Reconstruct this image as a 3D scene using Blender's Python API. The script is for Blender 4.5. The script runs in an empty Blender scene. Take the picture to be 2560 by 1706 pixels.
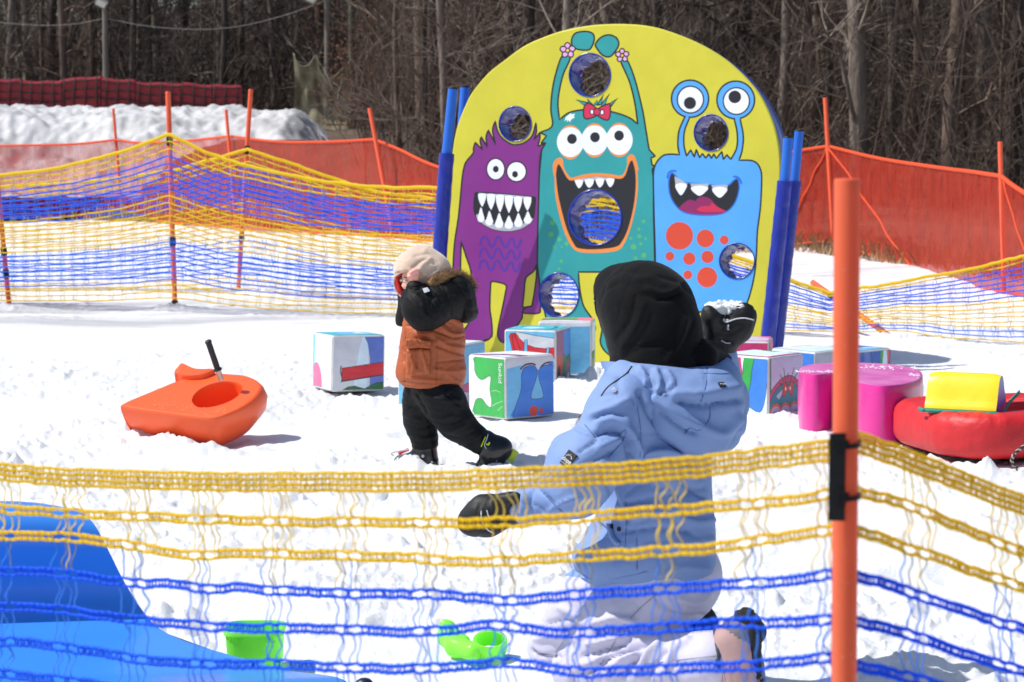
import bpy, math, random
import numpy as np
from mathutils import Vector, Matrix
from mathutils.geometry import delaunay_2d_cdt
R = math.radians
scene = bpy.context.scene
COL = scene.collection
rng = np.random.default_rng(7)
random.seed(7)

# ------------------------------------------------------------------ camera
W0, H0 = 2560.0, 1706.0
LENS = 80.0
FPX = LENS / 36.0 * W0
CAMH = 1.38
HORIZON = 352.0
PITCH = math.atan((H0 / 2 - HORIZON) / FPX)
_cs, _sn = math.cos(PITCH), math.sin(PITCH)

def ray(px, py):
    a = (px - W0 / 2) / FPX
    b = (H0 / 2 - py) / FPX
    return np.array([a, _cs + b * _sn, -_sn + b * _cs])

def P(px, py, Y):
    d = ray(px, py)
    return np.array([0, 0, CAMH]) + d * (Y / d[1])

def G(px, py, z=0.0):
    d = ray(px, py)
    return np.array([0, 0, CAMH]) + d * ((z - CAMH) / d[2])

def pix(pts):
    """world points (N,3) -> photo pixels"""
    pts = np.asarray(pts, float)
    q = pts - np.array([0, 0, CAMH])
    dep = q[:, 1] * _cs - q[:, 2] * _sn
    up = q[:, 1] * _sn + q[:, 2] * _cs
    return np.stack([W0 / 2 + FPX * q[:, 0] / dep, H0 / 2 - FPX * up / dep], 1)

def on_plane(px, py, p0, n):
    d = ray(px, py)
    o = np.array([0, 0, CAMH])
    return o + d * (np.dot(p0 - o, n) / np.dot(d, n))

cam_d = bpy.data.cameras.new('Camera')
cam = bpy.data.objects.new('Camera', cam_d)
COL.objects.link(cam)
cam.location = (0, 0, CAMH)
cam.rotation_euler = (R(90) - PITCH, 0, 0)
cam_d.lens = LENS
cam_d.sensor_width = 36
cam_d.clip_start = 0.05
cam_d.clip_end = 2000
cam_d.dof.use_dof = True
cam_d.dof.focus_distance = 7.4
cam_d.dof.aperture_fstop = 9.5
scene.camera = cam
scene.render.resolution_x = 1024
scene.render.resolution_y = 682

# ------------------------------------------------------------------ light
SUN_AZ = math.atan2(-0.07, -0.99)       # direction to the sun in plan (x, y)
SUN_EL = R(54)
sv = Vector((math.cos(SUN_AZ) * math.cos(SUN_EL), math.sin(SUN_AZ) * math.cos(SUN_EL), math.sin(SUN_EL)))
sd = bpy.data.lights.new('Sun', 'SUN')
sd.energy = 4.6
sd.angle = R(0.53)
sd.color = (1.0, 0.965, 0.91)
sun = bpy.data.objects.new('Sun', sd)
COL.objects.link(sun)
sun.rotation_euler = sv.to_track_quat('Z', 'Y').to_euler()
sun.location = (-10, 5, 12)
world = bpy.data.worlds.new('World')
scene.world = world
world.use_nodes = True
wn = world.node_tree
sky = wn.nodes.new('ShaderNodeTexSky')
sky.sky_type = 'NISHITA'
sky.sun_disc = False
sky.sun_elevation = SUN_EL
sky.sun_rotation = math.atan2(sv.x, sv.y)
sky.air_density = 1.0
sky.dust_density = 1.2
wn.links.new(sky.outputs[0], wn.nodes['Background'].inputs[0])
wn.nodes['Background'].inputs[1].default_value = 0.115
scene.view_settings.view_transform = 'Standard'
scene.view_settings.look = 'None'
scene.view_settings.exposure = 0.10
scene.view_settings.gamma = 1.0
scene.cycles.max_bounces = 8
scene.cycles.transparent_max_bounces = 16
scene.cycles.use_denoising = True

# ------------------------------------------------------------------ helpers
def s2l(c):
    c = np.asarray(c, float) / 255.0
    return np.where(c <= 0.04045, c / 12.92, ((c + 0.055) / 1.055) ** 2.4)

MATS = {}
def mat(name, rgb, rough=0.5, var=0.12, scale=30.0, bump=0.0, bscale=60.0, spec=0.5, metal=0.0,
        alpha=1.0, sss=0.0, transl=0.0, rgb2=None, coat=0.0, sheen=0.0, stretch=None, bdist=0.01, weave=0.0):
    """procedural Principled material: noise-varied colour (sRGB 0..255 albedo) and bump"""
    if name in MATS:
        return MATS[name]
    m = bpy.data.materials.new(name)
    m.use_nodes = True
    nt = m.node_tree
    b = nt.nodes['Principled BSDF']
    tc = nt.nodes.new('ShaderNodeTexCoord')
    src = tc.outputs['Object']
    if stretch:
        mp = nt.nodes.new('ShaderNodeMapping')
        mp.inputs['Scale'].default_value = stretch
        nt.links.new(src, mp.inputs[0])
        src = mp.outputs[0]
    c = s2l(rgb)
    if rgb2 is None:
        lo, hi = c * (1 - var), np.minimum(c * (1 + var * 0.6), 0.98)
    else:
        lo, hi = c, s2l(rgb2)
    n = nt.nodes.new('ShaderNodeTexNoise')
    n.inputs['Scale'].default_value = scale
    n.inputs['Detail'].default_value = 5
    n.inputs['Roughness'].default_value = 0.6
    nt.links.new(src, n.inputs['Vector'])
    r = nt.nodes.new('ShaderNodeValToRGB')
    r.color_ramp.elements[0].position = 0.3
    r.color_ramp.elements[1].position = 0.7
    r.color_ramp.elements[0].color = (*lo, 1)
    r.color_ramp.elements[1].color = (*hi, 1)
    nt.links.new(n.outputs[0], r.inputs[0])
    nt.links.new(r.outputs[0], b.inputs['Base Color'])
    b.inputs['Roughness'].default_value = rough
    b.inputs['Specular IOR Level'].default_value = spec
    b.inputs['Metallic'].default_value = metal
    if coat:
        b.inputs['Coat Weight'].default_value = coat
        b.inputs['Coat Roughness'].default_value = 0.15
    if sheen:
        b.inputs['Sheen Weight'].default_value = sheen
    if sss:
        b.inputs['Subsurface Weight'].default_value = sss
        b.inputs['Subsurface Radius'].default_value = (0.02, 0.012, 0.008)
        b.inputs['Subsurface Scale'].default_value = 1.0
    if bump:
        n2 = nt.nodes.new('ShaderNodeTexNoise')
        n2.inputs['Scale'].default_value = bscale
        n2.inputs['Detail'].default_value = 6
        nt.links.new(src, n2.inputs['Vector'])
        bp = nt.nodes.new('ShaderNodeBump')
        bp.inputs['Strength'].default_value = bump
        bp.inputs['Distance'].default_value = bdist
        nt.links.new(n2.outputs[0], bp.inputs['Height'])
        nt.links.new(bp.outputs[0], b.inputs['Normal'])
    out = nt.nodes['Material Output']
    last = b.outputs[0]
    if transl:
        t = nt.nodes.new('ShaderNodeBsdfTranslucent')
        nt.links.new(r.outputs[0], t.inputs[0])
        mx = nt.nodes.new('ShaderNodeMixShader')
        mx.inputs[0].default_value = transl
        nt.links.new(last, mx.inputs[1])
        nt.links.new(t.outputs[0], mx.inputs[2])
        last = mx.outputs[0]
    if alpha < 1:
        t = nt.nodes.new('ShaderNodeBsdfTransparent')
        mx = nt.nodes.new('ShaderNodeMixShader')
        mx.inputs[0].default_value = alpha
        if weave:                       # uneven stretch of the mesh: alpha varies in drawn-out streaks
            mpw = nt.nodes.new('ShaderNodeMapping'); mpw.inputs['Scale'].default_value = (9, 9, 1.2)
            nw = nt.nodes.new('ShaderNodeTexNoise'); nw.inputs['Scale'].default_value = 1.0; nw.inputs['Detail'].default_value = 9; nw.inputs['Roughness'].default_value = .7
            mr = nt.nodes.new('ShaderNodeMapRange')
            mr.inputs['From Min'].default_value = .3; mr.inputs['From Max'].default_value = .7
            mr.inputs['To Min'].default_value = alpha - weave; mr.inputs['To Max'].default_value = min(1, alpha + weave)
            nt.links.new(tc.outputs['Object'], mpw.inputs[0]); nt.links.new(mpw.outputs[0], nw.inputs['Vector'])
            nt.links.new(nw.outputs[0], mr.inputs['Value']); nt.links.new(mr.outputs[0], mx.inputs[0])
        nt.links.new(t.outputs[0], mx.inputs[1])
        nt.links.new(last, mx.inputs[2])
        last = mx.outputs[0]
    nt.links.new(last, out.inputs['Surface'])
    MATS[name] = m
    return m

def tag(o, label=None, cat=None, group=None, kind=None):
    if label: o['label'] = label
    if cat: o['category'] = cat
    if group: o['group'] = group
    if kind: o['kind'] = kind
    return o

def empty(name, loc, label, cat, group=None):
    o = bpy.data.objects.new(name, None)
    COL.objects.link(o)
    o.empty_display_size = 0.1
    o.location = tuple(loc)
    o.matrix_world = Matrix.Translation(Vector(tuple(loc)))
    return tag(o, label, cat, group)

def link_mesh(name, me, mats, parent=None, smooth=None):
    o = bpy.data.objects.new(name, me)
    for m in (mats if isinstance(mats, (list, tuple)) else [mats]):
        me.materials.append(m)
    COL.objects.link(o)
    if parent is not None:
        set_parent(o, parent)
    if smooth is not None and len(me.polygons):
        me.polygons.foreach_set('use_smooth', [True] * len(me.polygons))
        if smooth < 180:
            me.set_sharp_from_angle(angle=R(smooth))
    return o

def world_loc(o):
    v = Vector((0, 0, 0))
    while o is not None:
        v = v + o.location
        o = o.parent
    return v

def set_parent(o, parent):
    """mesh data is in world coordinates: keep it there by an opposite offset"""
    o.parent = parent
    o.location = -world_loc(parent)

class MB:
    """collects vertices and faces, links them as one mesh"""
    def __init__(self):
        self.v, self.f, self.m = [], [], []
        self.n = 0
    def add(self, v, f, mi=0):
        v = np.asarray(v, float).reshape(-1, 3)
        self.v.append(v)
        k = self.n
        self.f.extend([tuple(int(i) + k for i in q) for q in f])
        self.m.extend([mi] * len(f))
        self.n += len(v)
    def tube(self, path, rad, sides=6, mi=0, cap=True, flat=None, up=None, twist=0.0):
        """swept tube; rad scalar or array; flat=(ru, rv) multiplies the two axes, 'up' orients u"""
        p = np.asarray(path, float)
        n = len(p)
        rad = np.broadcast_to(np.asarray(rad, float), (n,)).copy()
        t = np.gradient(p, axis=0)
        t /= np.linalg.norm(t, axis=1, keepdims=True) + 1e-12
        u0 = np.asarray(up if up is not None else (0, 0, 1), float)
        if up is None and abs(t[:, 2]).mean() > 0.85:
            u0 = np.array([0, 1.0, 0])
        a = np.cross(np.broadcast_to(u0, t.shape), t)
        a /= np.linalg.norm(a, axis=1, keepdims=True) + 1e-12
        b = np.cross(t, a)
        fu, fv = flat if flat else (1, 1)
        th = np.arange(sides) * 2 * math.pi / sides + twist + (math.pi / 4 if sides == 4 else 0)
        ring = (np.cos(th)[None, :, None] * a[:, None, :] * fu + np.sin(th)[None, :, None] * b[:, None, :] * fv)
        v = p[:, None, :] + ring * rad[:, None, None]
        i = np.arange(n - 1)[:, None] * sides
        j = np.arange(sides)[None, :]
        j2 = (j + 1) % sides
        q = np.stack([i + j, i + j2, i + sides + j2, i + sides + j], -1).reshape(-1, 4).tolist()
        if cap:
            q.append(list(range(sides))[::-1])
            q.append(list(range((n - 1) * sides, n * sides)))
        self.add(v.reshape(-1, 3), q, mi)
    def grid(self, pts, mi=0, closed_u=False, closed_v=False):
        pts = np.asarray(pts, float)
        nu, nv = pts.shape[:2]
        q = []
        for i in range(nu if closed_u else nu - 1):
            for j in range(nv if closed_v else nv - 1):
                i2, j2 = (i + 1) % nu, (j + 1) % nv
                q.append((i * nv + j, i2 * nv + j, i2 * nv + j2, i * nv + j2))
        self.add(pts.reshape(-1, 3), q, mi)
    def box(self, c, half, rot=None, mi=0):
        s = np.array([[x, y, z] for x in (-1, 1) for y in (-1, 1) for z in (-1, 1)], float) * np.asarray(half)
        if rot is not None:
            s = s @ np.asarray(rot).T
        self.add(s + np.asarray(c), [(0, 1, 3, 2), (4, 6, 7, 5), (0, 4, 5, 1), (2, 3, 7, 6), (0, 2, 6, 4), (1, 5, 7, 3)], mi)
    def mesh(self, name):
        me = bpy.data.meshes.new(name)
        v = np.concatenate(self.v) if self.v else np.zeros((0, 3))
        me.from_pydata(v.tolist(), [], self.f)
        me.polygons.foreach_set('material_index', self.m)
        me.update()
        return me
    def build(self, name, mats, parent=None, smooth=None):
        return link_mesh(name, self.mesh(name), mats, parent, smooth)

def catmull(pts, n=6, closed=False):
    """smooth curve through pts; a point with a third entry 'c' stays a corner"""
    P2 = [(p[0], p[1]) for p in pts]
    cor = [len(p) > 2 for p in pts]
    N = len(P2)
    out = []
    segs = N if closed else N - 1
    for i in range(segs):
        p1, p2 = np.array(P2[i]), np.array(P2[(i + 1) % N])
        p0 = np.array(P2[(i - 1) % N]) if (closed or i > 0) and not cor[i] else p1 * 2 - p2
        p3 = np.array(P2[(i + 2) % N]) if (closed or i < N - 2) and not cor[(i + 1) % N] else p2 * 2 - p1
        for k in range(n):
            t = k / n
            out.append(tuple(0.5 * ((2 * p1) + (-p0 + p2) * t + (2 * p0 - 5 * p1 + 4 * p2 - p3) * t * t + (-p0 + 3 * p1 - 3 * p2 + p3) * t ** 3)))
    if not closed:
        out.append(tuple(P2[-1]))
    return out

def spline3(pts, n):
    """resample a 3-D polyline to n points along a Catmull-Rom curve"""
    p = np.asarray(pts, float)
    N = len(p)
    q = np.vstack([2 * p[0] - p[1], p, 2 * p[-1] - p[-2]])
    s = np.linspace(0, N - 1 - 1e-9, n)
    i = s.astype(int)
    t = (s - i)[:, None]
    a, b, c, d = q[i], q[i + 1], q[i + 2], q[i + 3]
    return 0.5 * (2 * b + (-a + c) * t + (2 * a - 5 * b + 4 * c - d) * t * t + (-a + 3 * b - 3 * c + d) * t ** 3)

def ell(cx, cy, rx, ry=None, n=28, a=0.0):
    ry = rx if ry is None else ry
    t = np.arange(n) * 2 * math.pi / n
    x, y = rx * np.cos(t), ry * np.sin(t)
    return [(cx + u * math.cos(a) - v * math.sin(a), cy + u * math.sin(a) + v * math.cos(a)) for u, v in zip(x, y)]

def pip(pts, poly):
    poly = np.asarray([(p[0], p[1]) for p in poly], float)
    x, y = pts[:, 0], pts[:, 1]
    ins = np.zeros(len(pts), bool)
    x1, y1 = poly[-1]
    for x2, y2 in poly:
        if y1 != y2:
            c = ((y1 > y) != (y2 > y)) & (x < (x2 - x1) * (y - y1) / (y2 - y1) + x1)
            ins ^= c
        x1, y1 = x2, y2
    return ins

def seg_dist(pts, line, closed=False):
    """distance of (N,D) points to a polyline"""
    L = np.asarray([tuple(p[:pts.shape[1]]) for p in line], float)
    if closed:
        L = np.vstack([L, L[:1]])
    best = np.full(len(pts), 1e18)
    for a, b in zip(L[:-1], L[1:]):
        ab = b - a
        t = np.clip(((pts - a) @ ab) / (ab @ ab + 1e-18), 0, 1)
        best = np.minimum(best, ((pts - a - t[:, None] * ab) ** 2).sum(1))
    return np.sqrt(best)

class Art:
    """flat printed picture: painted shapes are merged into one planar map (no layers)"""
    def __init__(self):
        self.s = []
    def poly(self, pts, m, fig=0, smooth=0, line=0, lm='ink'):
        pts = catmull(pts, smooth, True) if smooth else [(p[0], p[1]) for p in pts]
        self.s.append(('p', pts, m, fig, 0))
        if line:
            self.line(pts, line, lm, fig, closed=True)
    def line(self, pts, w, m='ink', fig=0, smooth=0, closed=False):
        pts = catmull(pts, smooth, closed) if smooth else [(p[0], p[1]) for p in pts]
        q = [pts[0]]
        for p in pts[1:]:
            if math.hypot(p[0] - q[-1][0], p[1] - q[-1][1]) > w * 0.25:
                q.append(p)
        if len(q) > 1:
            self.s.append(('c' if closed else 'l', q, m, fig, w))
    def solve(self, outline, holes=(), eps=1e-3):
        V, E = [], []
        def loop(l, closed=True):
            k = len(V)
            V.extend([Vector((float(p[0]), float(p[1]))) for p in l])
            n = len(l)
            for i in range(n if closed else n - 1):
                E.append((k + i, k + (i + 1) % n))
        loop(outline)
        for h in holes:
            loop(h)
        for kind, pts, m, fig, w in self.s:
            if kind == 'p':
                loop(pts)
            else:
                a = np.asarray(pts)
                n = len(a)
                if kind == 'c':
                    t = np.roll(a, -1, 0) - np.roll(a, 1, 0)
                else:
                    t = np.gradient(a, axis=0)
                t /= np.linalg.norm(t, axis=1, keepdims=True) + 1e-12
                nn = np.stack([-t[:, 1], t[:, 0]], 1) * w / 2
                if kind == 'c':
                    loop((a + nn).tolist())
                    loop((a - nn).tolist())
                else:
                    e0 = [a[0] - t[0] * w / 2 * 0.9]
                    e1 = [a[-1] + t[-1] * w / 2 * 0.9]
                    loop((a + nn).tolist() + [p.tolist() for p in e1] + (a - nn)[::-1].tolist() + [p.tolist() for p in e0])
        vs, _, fs, _, _, _ = delaunay_2d_cdt(V, E, [], 0, eps)
        v = np.array([(p.x, p.y) for p in vs])
        f = np.array([list(x) for x in fs])
        c = v[f].mean(1)
        keep = pip(c, outline)
        for h in holes:
            keep &= ~pip(c, h)
        f, c = f[keep], c[keep]
        mats = np.zeros(len(f), object)
        figs = np.zeros(len(f), object)
        mats[:] = 'base'
        figs[:] = 0
        for kind, pts, m, fig, w in self.s:
            if kind == 'p':
                ins = pip(c, pts)
            else:
                ins = seg_dist(c, pts, kind == 'c') <= w / 2
            mats[ins] = m
            figs[ins] = fig
        return v, f, mats, figs

# ------------------------------------------------------------------ noise
def _h(ix, iy, iz, seed):
    n = (ix.astype(np.int64) * 374761393 + iy.astype(np.int64) * 668265263 + iz.astype(np.int64) * 2147483647 + seed * 974711)
    n = (n ^ (n >> 13)) * 1274126177
    n = n ^ (n >> 16)
    return (n & 0xffff).astype(float) / 65535.0

def noise3(x, y, z, seed=0):
    x, y, z = np.broadcast_arrays(np.asarray(x, float), np.asarray(y, float), np.asarray(z, float))
    ix, iy, iz = np.floor(x), np.floor(y), np.floor(z)
    fx, fy, fz = x - ix, y - iy, z - iz
    fx, fy, fz = [t * t * (3 - 2 * t) for t in (fx, fy, fz)]
    ix, iy, iz = ix.astype(np.int64), iy.astype(np.int64), iz.astype(np.int64)
    r = 0
    for dx in (0, 1):
        for dy in (0, 1):
            for dz in (0, 1):
                w = (fx if dx else 1 - fx) * (fy if dy else 1 - fy) * (fz if dz else 1 - fz)
                r = r + w * _h(ix + dx, iy + dy, iz + dz, seed)
    return r * 2 - 1

def noise2(x, y, seed=0):
    x, y = np.asarray(x, float), np.asarray(y, float)
    ix, iy = np.floor(x), np.floor(y)
    fx, fy = x - ix, y - iy
    fx, fy = fx * fx * (3 - 2 * fx), fy * fy * (3 - 2 * fy)
    ix, iy = ix.astype(np.int64), iy.astype(np.int64)
    z = np.zeros_like(ix)
    return ((1 - fx) * (1 - fy) * _h(ix, iy, z, seed) + fx * (1 - fy) * _h(ix + 1, iy, z, seed)
            + (1 - fx) * fy * _h(ix, iy + 1, z, seed) + fx * fy * _h(ix + 1, iy + 1, z, seed)) * 2 - 1

def fbm2(x, y, oct=4, seed=0, gain=0.5):
    r, a = 0, 1.0
    for o in range(oct):
        c, s = math.cos(o * 1.1 + .4), math.sin(o * 1.1 + .4)
        r = r + a * noise2((x * c - y * s) * 2 ** o, (x * s + y * c) * 2 ** o, seed + o)
        a *= gain
    return r

# ------------------------------------------------------------------ implicit surfaces
def sdf(p, prim):
    k = prim[0]
    if k == 'c':          # tapered capsule A B ra rb [flat direction, factor]
        A, B = np.asarray(prim[1], float), np.asarray(prim[2], float)
        ra, rb = prim[3], prim[4]
        q = p
        sc = 1.0
        if len(prim) > 5 and prim[5] is not None:
            d = np.asarray(prim[5], float); d = d / np.linalg.norm(d)
            f = prim[6]
            q = p + ((p - A) @ d)[:, None] * d * (f - 1)
            B = B + ((B - A) @ d) * d * (f - 1)
        ab = B - A
        t = np.clip(((q - A) @ ab) / (ab @ ab + 1e-12), 0, 1)
        return (np.linalg.norm(q - A - t[:, None] * ab, axis=1) - (ra + (rb - ra) * t)) * sc
    if k == 'e':          # ellipsoid centre radii [rot]
        q = p - np.asarray(prim[1], float)
        if len(prim) > 3 and prim[3] is not None:
            q = q @ np.asarray(prim[3])
        r = np.asarray(prim[2], float)
        k0 = np.linalg.norm(q / r, axis=1)
        k1 = np.linalg.norm(q / (r * r), axis=1)
        return k0 * (k0 - 1) / (k1 + 1e-9)
    if k == 'b':          # rounded box centre half rot round
        q = p - np.asarray(prim[1], float)
        if prim[3] is not None:
            q = q @ np.asarray(prim[3])
        d = np.abs(q) - (np.asarray(prim[2], float) - prim[4])
        return np.linalg.norm(np.maximum(d, 0), axis=1) + np.minimum(d.max(1), 0) - prim[4]

def implicit(prims, h, k=0.02, pad=0.03):
    """prims: (op, prim, [k]) list blended in order -> vertices, quads (surface nets)"""
    lo, hi = np.full(3, 1e9), np.full(3, -1e9)
    for it in prims:
        if it[0] != '+':
            continue
        pr = it[1]
        if pr[0] == 'c':
            r = max(pr[3], pr[4])
            for q in (pr[1], pr[2]):
                lo = np.minimum(lo, np.asarray(q) - r); hi = np.maximum(hi, np.asarray(q) + r)
        else:
            r = np.linalg.norm(pr[2]) if pr[0] == 'b' else max(pr[2])
            lo = np.minimum(lo, np.asarray(pr[1]) - r); hi = np.maximum(hi, np.asarray(pr[1]) + r)
    lo -= pad; hi += pad
    n = np.ceil((hi - lo) / h).astype(int) + 1
    ax = [lo[i] + h * np.arange(n[i]) for i in range(3)]
    X = np.stack(np.meshgrid(*ax, indexing='ij'), -1).reshape(-1, 3)
    F = np.full(len(X), 1e3)
    for it in prims:
        d = sdf(X, it[1])
        kk = it[2] if len(it) > 2 else k
        if it[0] == '+':
            hh = np.maximum(kk - np.abs(F - d), 0) / kk
            F = np.minimum(F, d) - hh * hh * kk * 0.25
        else:
            d = -d
            hh = np.maximum(kk - np.abs(F - d), 0) / kk
            F = np.maximum(F, d) + hh * hh * kk * 0.25
    F = F.reshape(n)
    cnt = np.zeros(n - 1)
    acc = np.zeros((*(n - 1), 3))
    def sl(o):
        return F[o[0]:n[0] - 1 + o[0], o[1]:n[1] - 1 + o[1], o[2]:n[2] - 1 + o[2]]
    for d in range(3):
        e1, e2 = [i for i in range(3) if i != d]
        for a in (0, 1):
            for b in (0, 1):
                o = [0, 0, 0]; o[e1] = a; o[e2] = b
                o2 = list(o); o2[d] = 1
                fa, fb = sl(o), sl(o2)
                cr = (fa < 0) != (fb < 0)
                t = np.where(cr, fa / np.where(cr, fa - fb, 1), 0)
                cnt += cr
                acc[..., d] += np.where(cr, t, 0)
                acc[..., e1] += np.where(cr, a, 0)
                acc[..., e2] += np.where(cr, b, 0)
    m = cnt > 0
    vid = np.full(n - 1, -1)
    vid[m] = np.arange(m.sum())
    idx = np.argwhere(m)
    V = lo + h * (idx + acc[m] / cnt[m][:, None])
    Q = []
    for d in range(3):
        e1, e2 = [(1, 2), (2, 0), (0, 1)][d]
        s = [slice(1, n[i] - 1) for i in range(3)]
        s0 = list(s); s0[d] = slice(0, n[d] - 1)
        s1 = list(s); s1[d] = slice(1, n[d])
        fa, fb = F[tuple(s0)], F[tuple(s1)]
        cr = (fa < 0) != (fb < 0)
        ii = np.argwhere(cr)
        if not len(ii):
            continue
        off = np.array([1, 1, 1]); off[d] = 0
        ii = ii + off
        def vv(da, db):
            j = ii.copy(); j[:, e1] += da; j[:, e2] += db
            return vid[j[:, 0], j[:, 1], j[:, 2]]
        q = np.stack([vv(-1, -1), vv(0, -1), vv(0, 0), vv(-1, 0)], 1)
        neg = fa[cr] >= 0
        q[neg] = q[neg][:, ::-1]
        Q.append(q)
    return V, np.concatenate(Q)

def vnormals(V, Q):
    a, b, c, d = V[Q[:, 0]], V[Q[:, 1]], V[Q[:, 2]], V[Q[:, 3]]
    n = np.cross(c - a, d - b)
    N = np.zeros_like(V)
    for i in range(4):
        np.add.at(N, Q[:, i], n)
    return N / (np.linalg.norm(N, axis=1, keepdims=True) + 1e-12)

def folds(V, Q, lines, facing=True):
    """sculpt creases: each (pixel polyline, width px, height m) raises or presses the cloth seen there"""
    N = vnormals(V, Q)
    p = pix(V)
    view = np.array([0, 0, CAMH]) - V
    view /= np.linalg.norm(view, axis=1, keepdims=True)
    fac = np.clip((N * view).sum(1) * 4, 0, 1)
    D = np.zeros(len(V))
    for ln, w, hgt in lines:
        d = seg_dist(p, catmull(ln, 5) if len(ln) > 2 else ln)
        D += hgt * (np.exp(-(d / w) ** 2) if hgt > 0 else 1.25 * np.exp(-d / (w * .75)) - .25 * np.exp(-(d / (w * 2.2)) ** 2))
    return V + N * (D * fac)[:, None]

def rumple(V, Q, amp, scale, stretch=(1, 1, 1), seed=3):
    N = vnormals(V, Q)
    s = np.asarray(stretch) * scale
    a = noise3(V[:, 0] * s[0], V[:, 1] * s[1], V[:, 2] * s[2], seed)
    b = noise3(V[:, 0] * s[0] * 2.3, V[:, 1] * s[1] * 2.3, V[:, 2] * s[2] * 2.3, seed + 5)
    w = noise3(V[:, 0] * s[0] * .6 + 9, V[:, 1] * s[1] * .6, V[:, 2] * s[2] * .6, seed + 9)
    c = noise3(V[:, 0] * s[0] * 1.3 + w, V[:, 1] * s[1] * 1.3 + w, V[:, 2] * s[2] * 1.9 - w, seed + 13)
    crease = -np.exp(-np.abs(c) * 7) * np.clip(w + .45, 0, 1)
    return V + N * (amp * ((1 - np.abs(a) * 2) * 0.5 + 0.35 * b + 2.4 * crease))[:, None]

def smooth_mesh(V, Q, it=2):
    for _ in range(it):
        S = np.zeros_like(V); C = np.zeros(len(V))
        for i in range(4):
            for j in ((i + 1) % 4, (i + 3) % 4):
                np.add.at(S, Q[:, i], V[Q[:, j]]); np.add.at(C, Q[:, i], 1)
        V = 0.5 * V + 0.5 * S / np.maximum(C, 1)[:, None]
    return V

def blob(name, prims, h, mats, parent=None, k=0.02, fold=None, rump=None, it=1, matfn=None):
    V, Q = implicit(prims, h, k)
    V = smooth_mesh(V, Q, it)
    if rump:
        V = rumple(V, Q, *rump)
    if fold:
        V = folds(V, Q, fold)
    me = bpy.data.meshes.new(name)
    me.from_pydata(V.tolist(), [], Q.tolist())
    if matfn:
        me.polygons.foreach_set('material_index', matfn(V[Q].mean(1)).astype(int).tolist())
    me.update()
    return link_mesh(name, me, mats, parent, 180)

def on_surf(objs, px, py, off=0.002, r=9):
    best, n_ = None, 0
    for o in objs:
        me_ = o.data
        v = np.empty(len(me_.vertices) * 3); me_.vertices.foreach_get('co', v); v = v.reshape(-1, 3)
        nn = np.empty(len(me_.vertices) * 3); me_.vertices.foreach_get('normal', nn); nn = nn.reshape(-1, 3)
        d = np.hypot(*(pix(v) - np.array([px, py])).T)
        view = np.array([0, 0, CAMH]) - v
        ok = (d < r) & ((nn * view).sum(1) > 0)
        if ok.any():
            y0 = v[ok, 1].min()
            near = ok & (v[:, 1] < y0 + .03)
            w = np.exp(-(d[near] / (r * .4)) ** 2)
            Y = (v[near, 1] * w).sum() / w.sum()
            nm_ = (nn[near] * w[:, None]).sum(0)
            if best is None or Y < best[0]:
                best = (Y, nm_ / np.linalg.norm(nm_))
    if best is None:
        return None
    return P(px, py, best[0]) + best[1] * off

def seam(name, objs, pts, m, parent, r=.0011, n=40, off=.0006):
    xy = np.array(catmull(pts, 10))
    q = [on_surf(objs, x, y, off) for x, y in xy]
    q = np.array([a for a in q if a is not None])
    if len(q) < 4: return
    for _ in range(2):
        q[1:-1] = (q[:-2] + q[1:-1] * 2 + q[2:]) / 4
    mb = MB(); mb.tube(q, r, 4)
    return mb.build(name, m, parent, 180)

def text_mesh(body, size):
    c = bpy.data.curves.new('txt', 'FONT')
    c.body = body
    c.size = size
    c.align_x = 'CENTER'
    c.align_y = 'CENTER'
    c.resolution_u = 3
    o = bpy.data.objects.new('txt', c)
    COL.objects.link(o)
    dg = bpy.context.evaluated_depsgraph_get()
    me = bpy.data.meshes.new_from_object(o.evaluated_get(dg))
    v = np.array([tuple(p.co) for p in me.vertices])
    f = [tuple(p.vertices) for p in me.polygons]
    bpy.data.objects.remove(o)
    bpy.data.curves.remove(c)
    bpy.data.meshes.remove(me)
    return v, f
# ================================================================== ground
def sm(a, b, x):
    t = np.clip((x - a) / (b - a), 0, 1)
    return t * t * (3 - 2 * t)

PILES = []                 # (x, y, radius, height) heaps of snow pushed up beside things
def pile(px, py, r, h, squash=1.0):
    g = G(px, py)
    PILES.append((g[0], g[1], r, h, squash))

for a in [(310, 1066, .08, .06), (350, 1078, .08, .07), (400, 1092, .08, .065), (450, 1098, .08, .06), (510, 1106, .09, .06), (570, 1112, .07, .04), (420, 1085, .12, .03),
          (250, 1060, .10, .03), (200, 1040, .15, .03), (640, 1105, .06, .03), (1010, 1168, .05, .025), (1040, 1172, .05, .03), (980, 1165, .05, .02),
          (850, 985, .10, .035), (900, 990, .10, .04), (950, 985, .09, .03), (1000, 1010, .09, .03), (1290, 1060, .12, .02), (1450, 985, .12, .03),
          (1500, 930, .15, .06), (1560, 920, .18, .07), (1430, 940, .12, .03), (1960, 1035, .08, .035), (2000, 1045, .08, .03), (1900, 1040, .1, .03),
          (2050, 1085, .1, .02), (2320, 1140, .1, .035), (2400, 1175, .12, .035), (2480, 1180, .12, .035), (2240, 1120, .1, .02),
          (430, 760, .2, .05), (640, 735, .2, .04), (20, 760, .2, .04), (2250, 850, .25, .05), (700, 1240, .12, .03), (480, 1210, .1, .03),
          (440, 1520, .1, .05), (420, 1540, .08, .04), (800, 1500, .1, .02), (1930, 1330, .1, .02)]:
    pile(*a)

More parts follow.
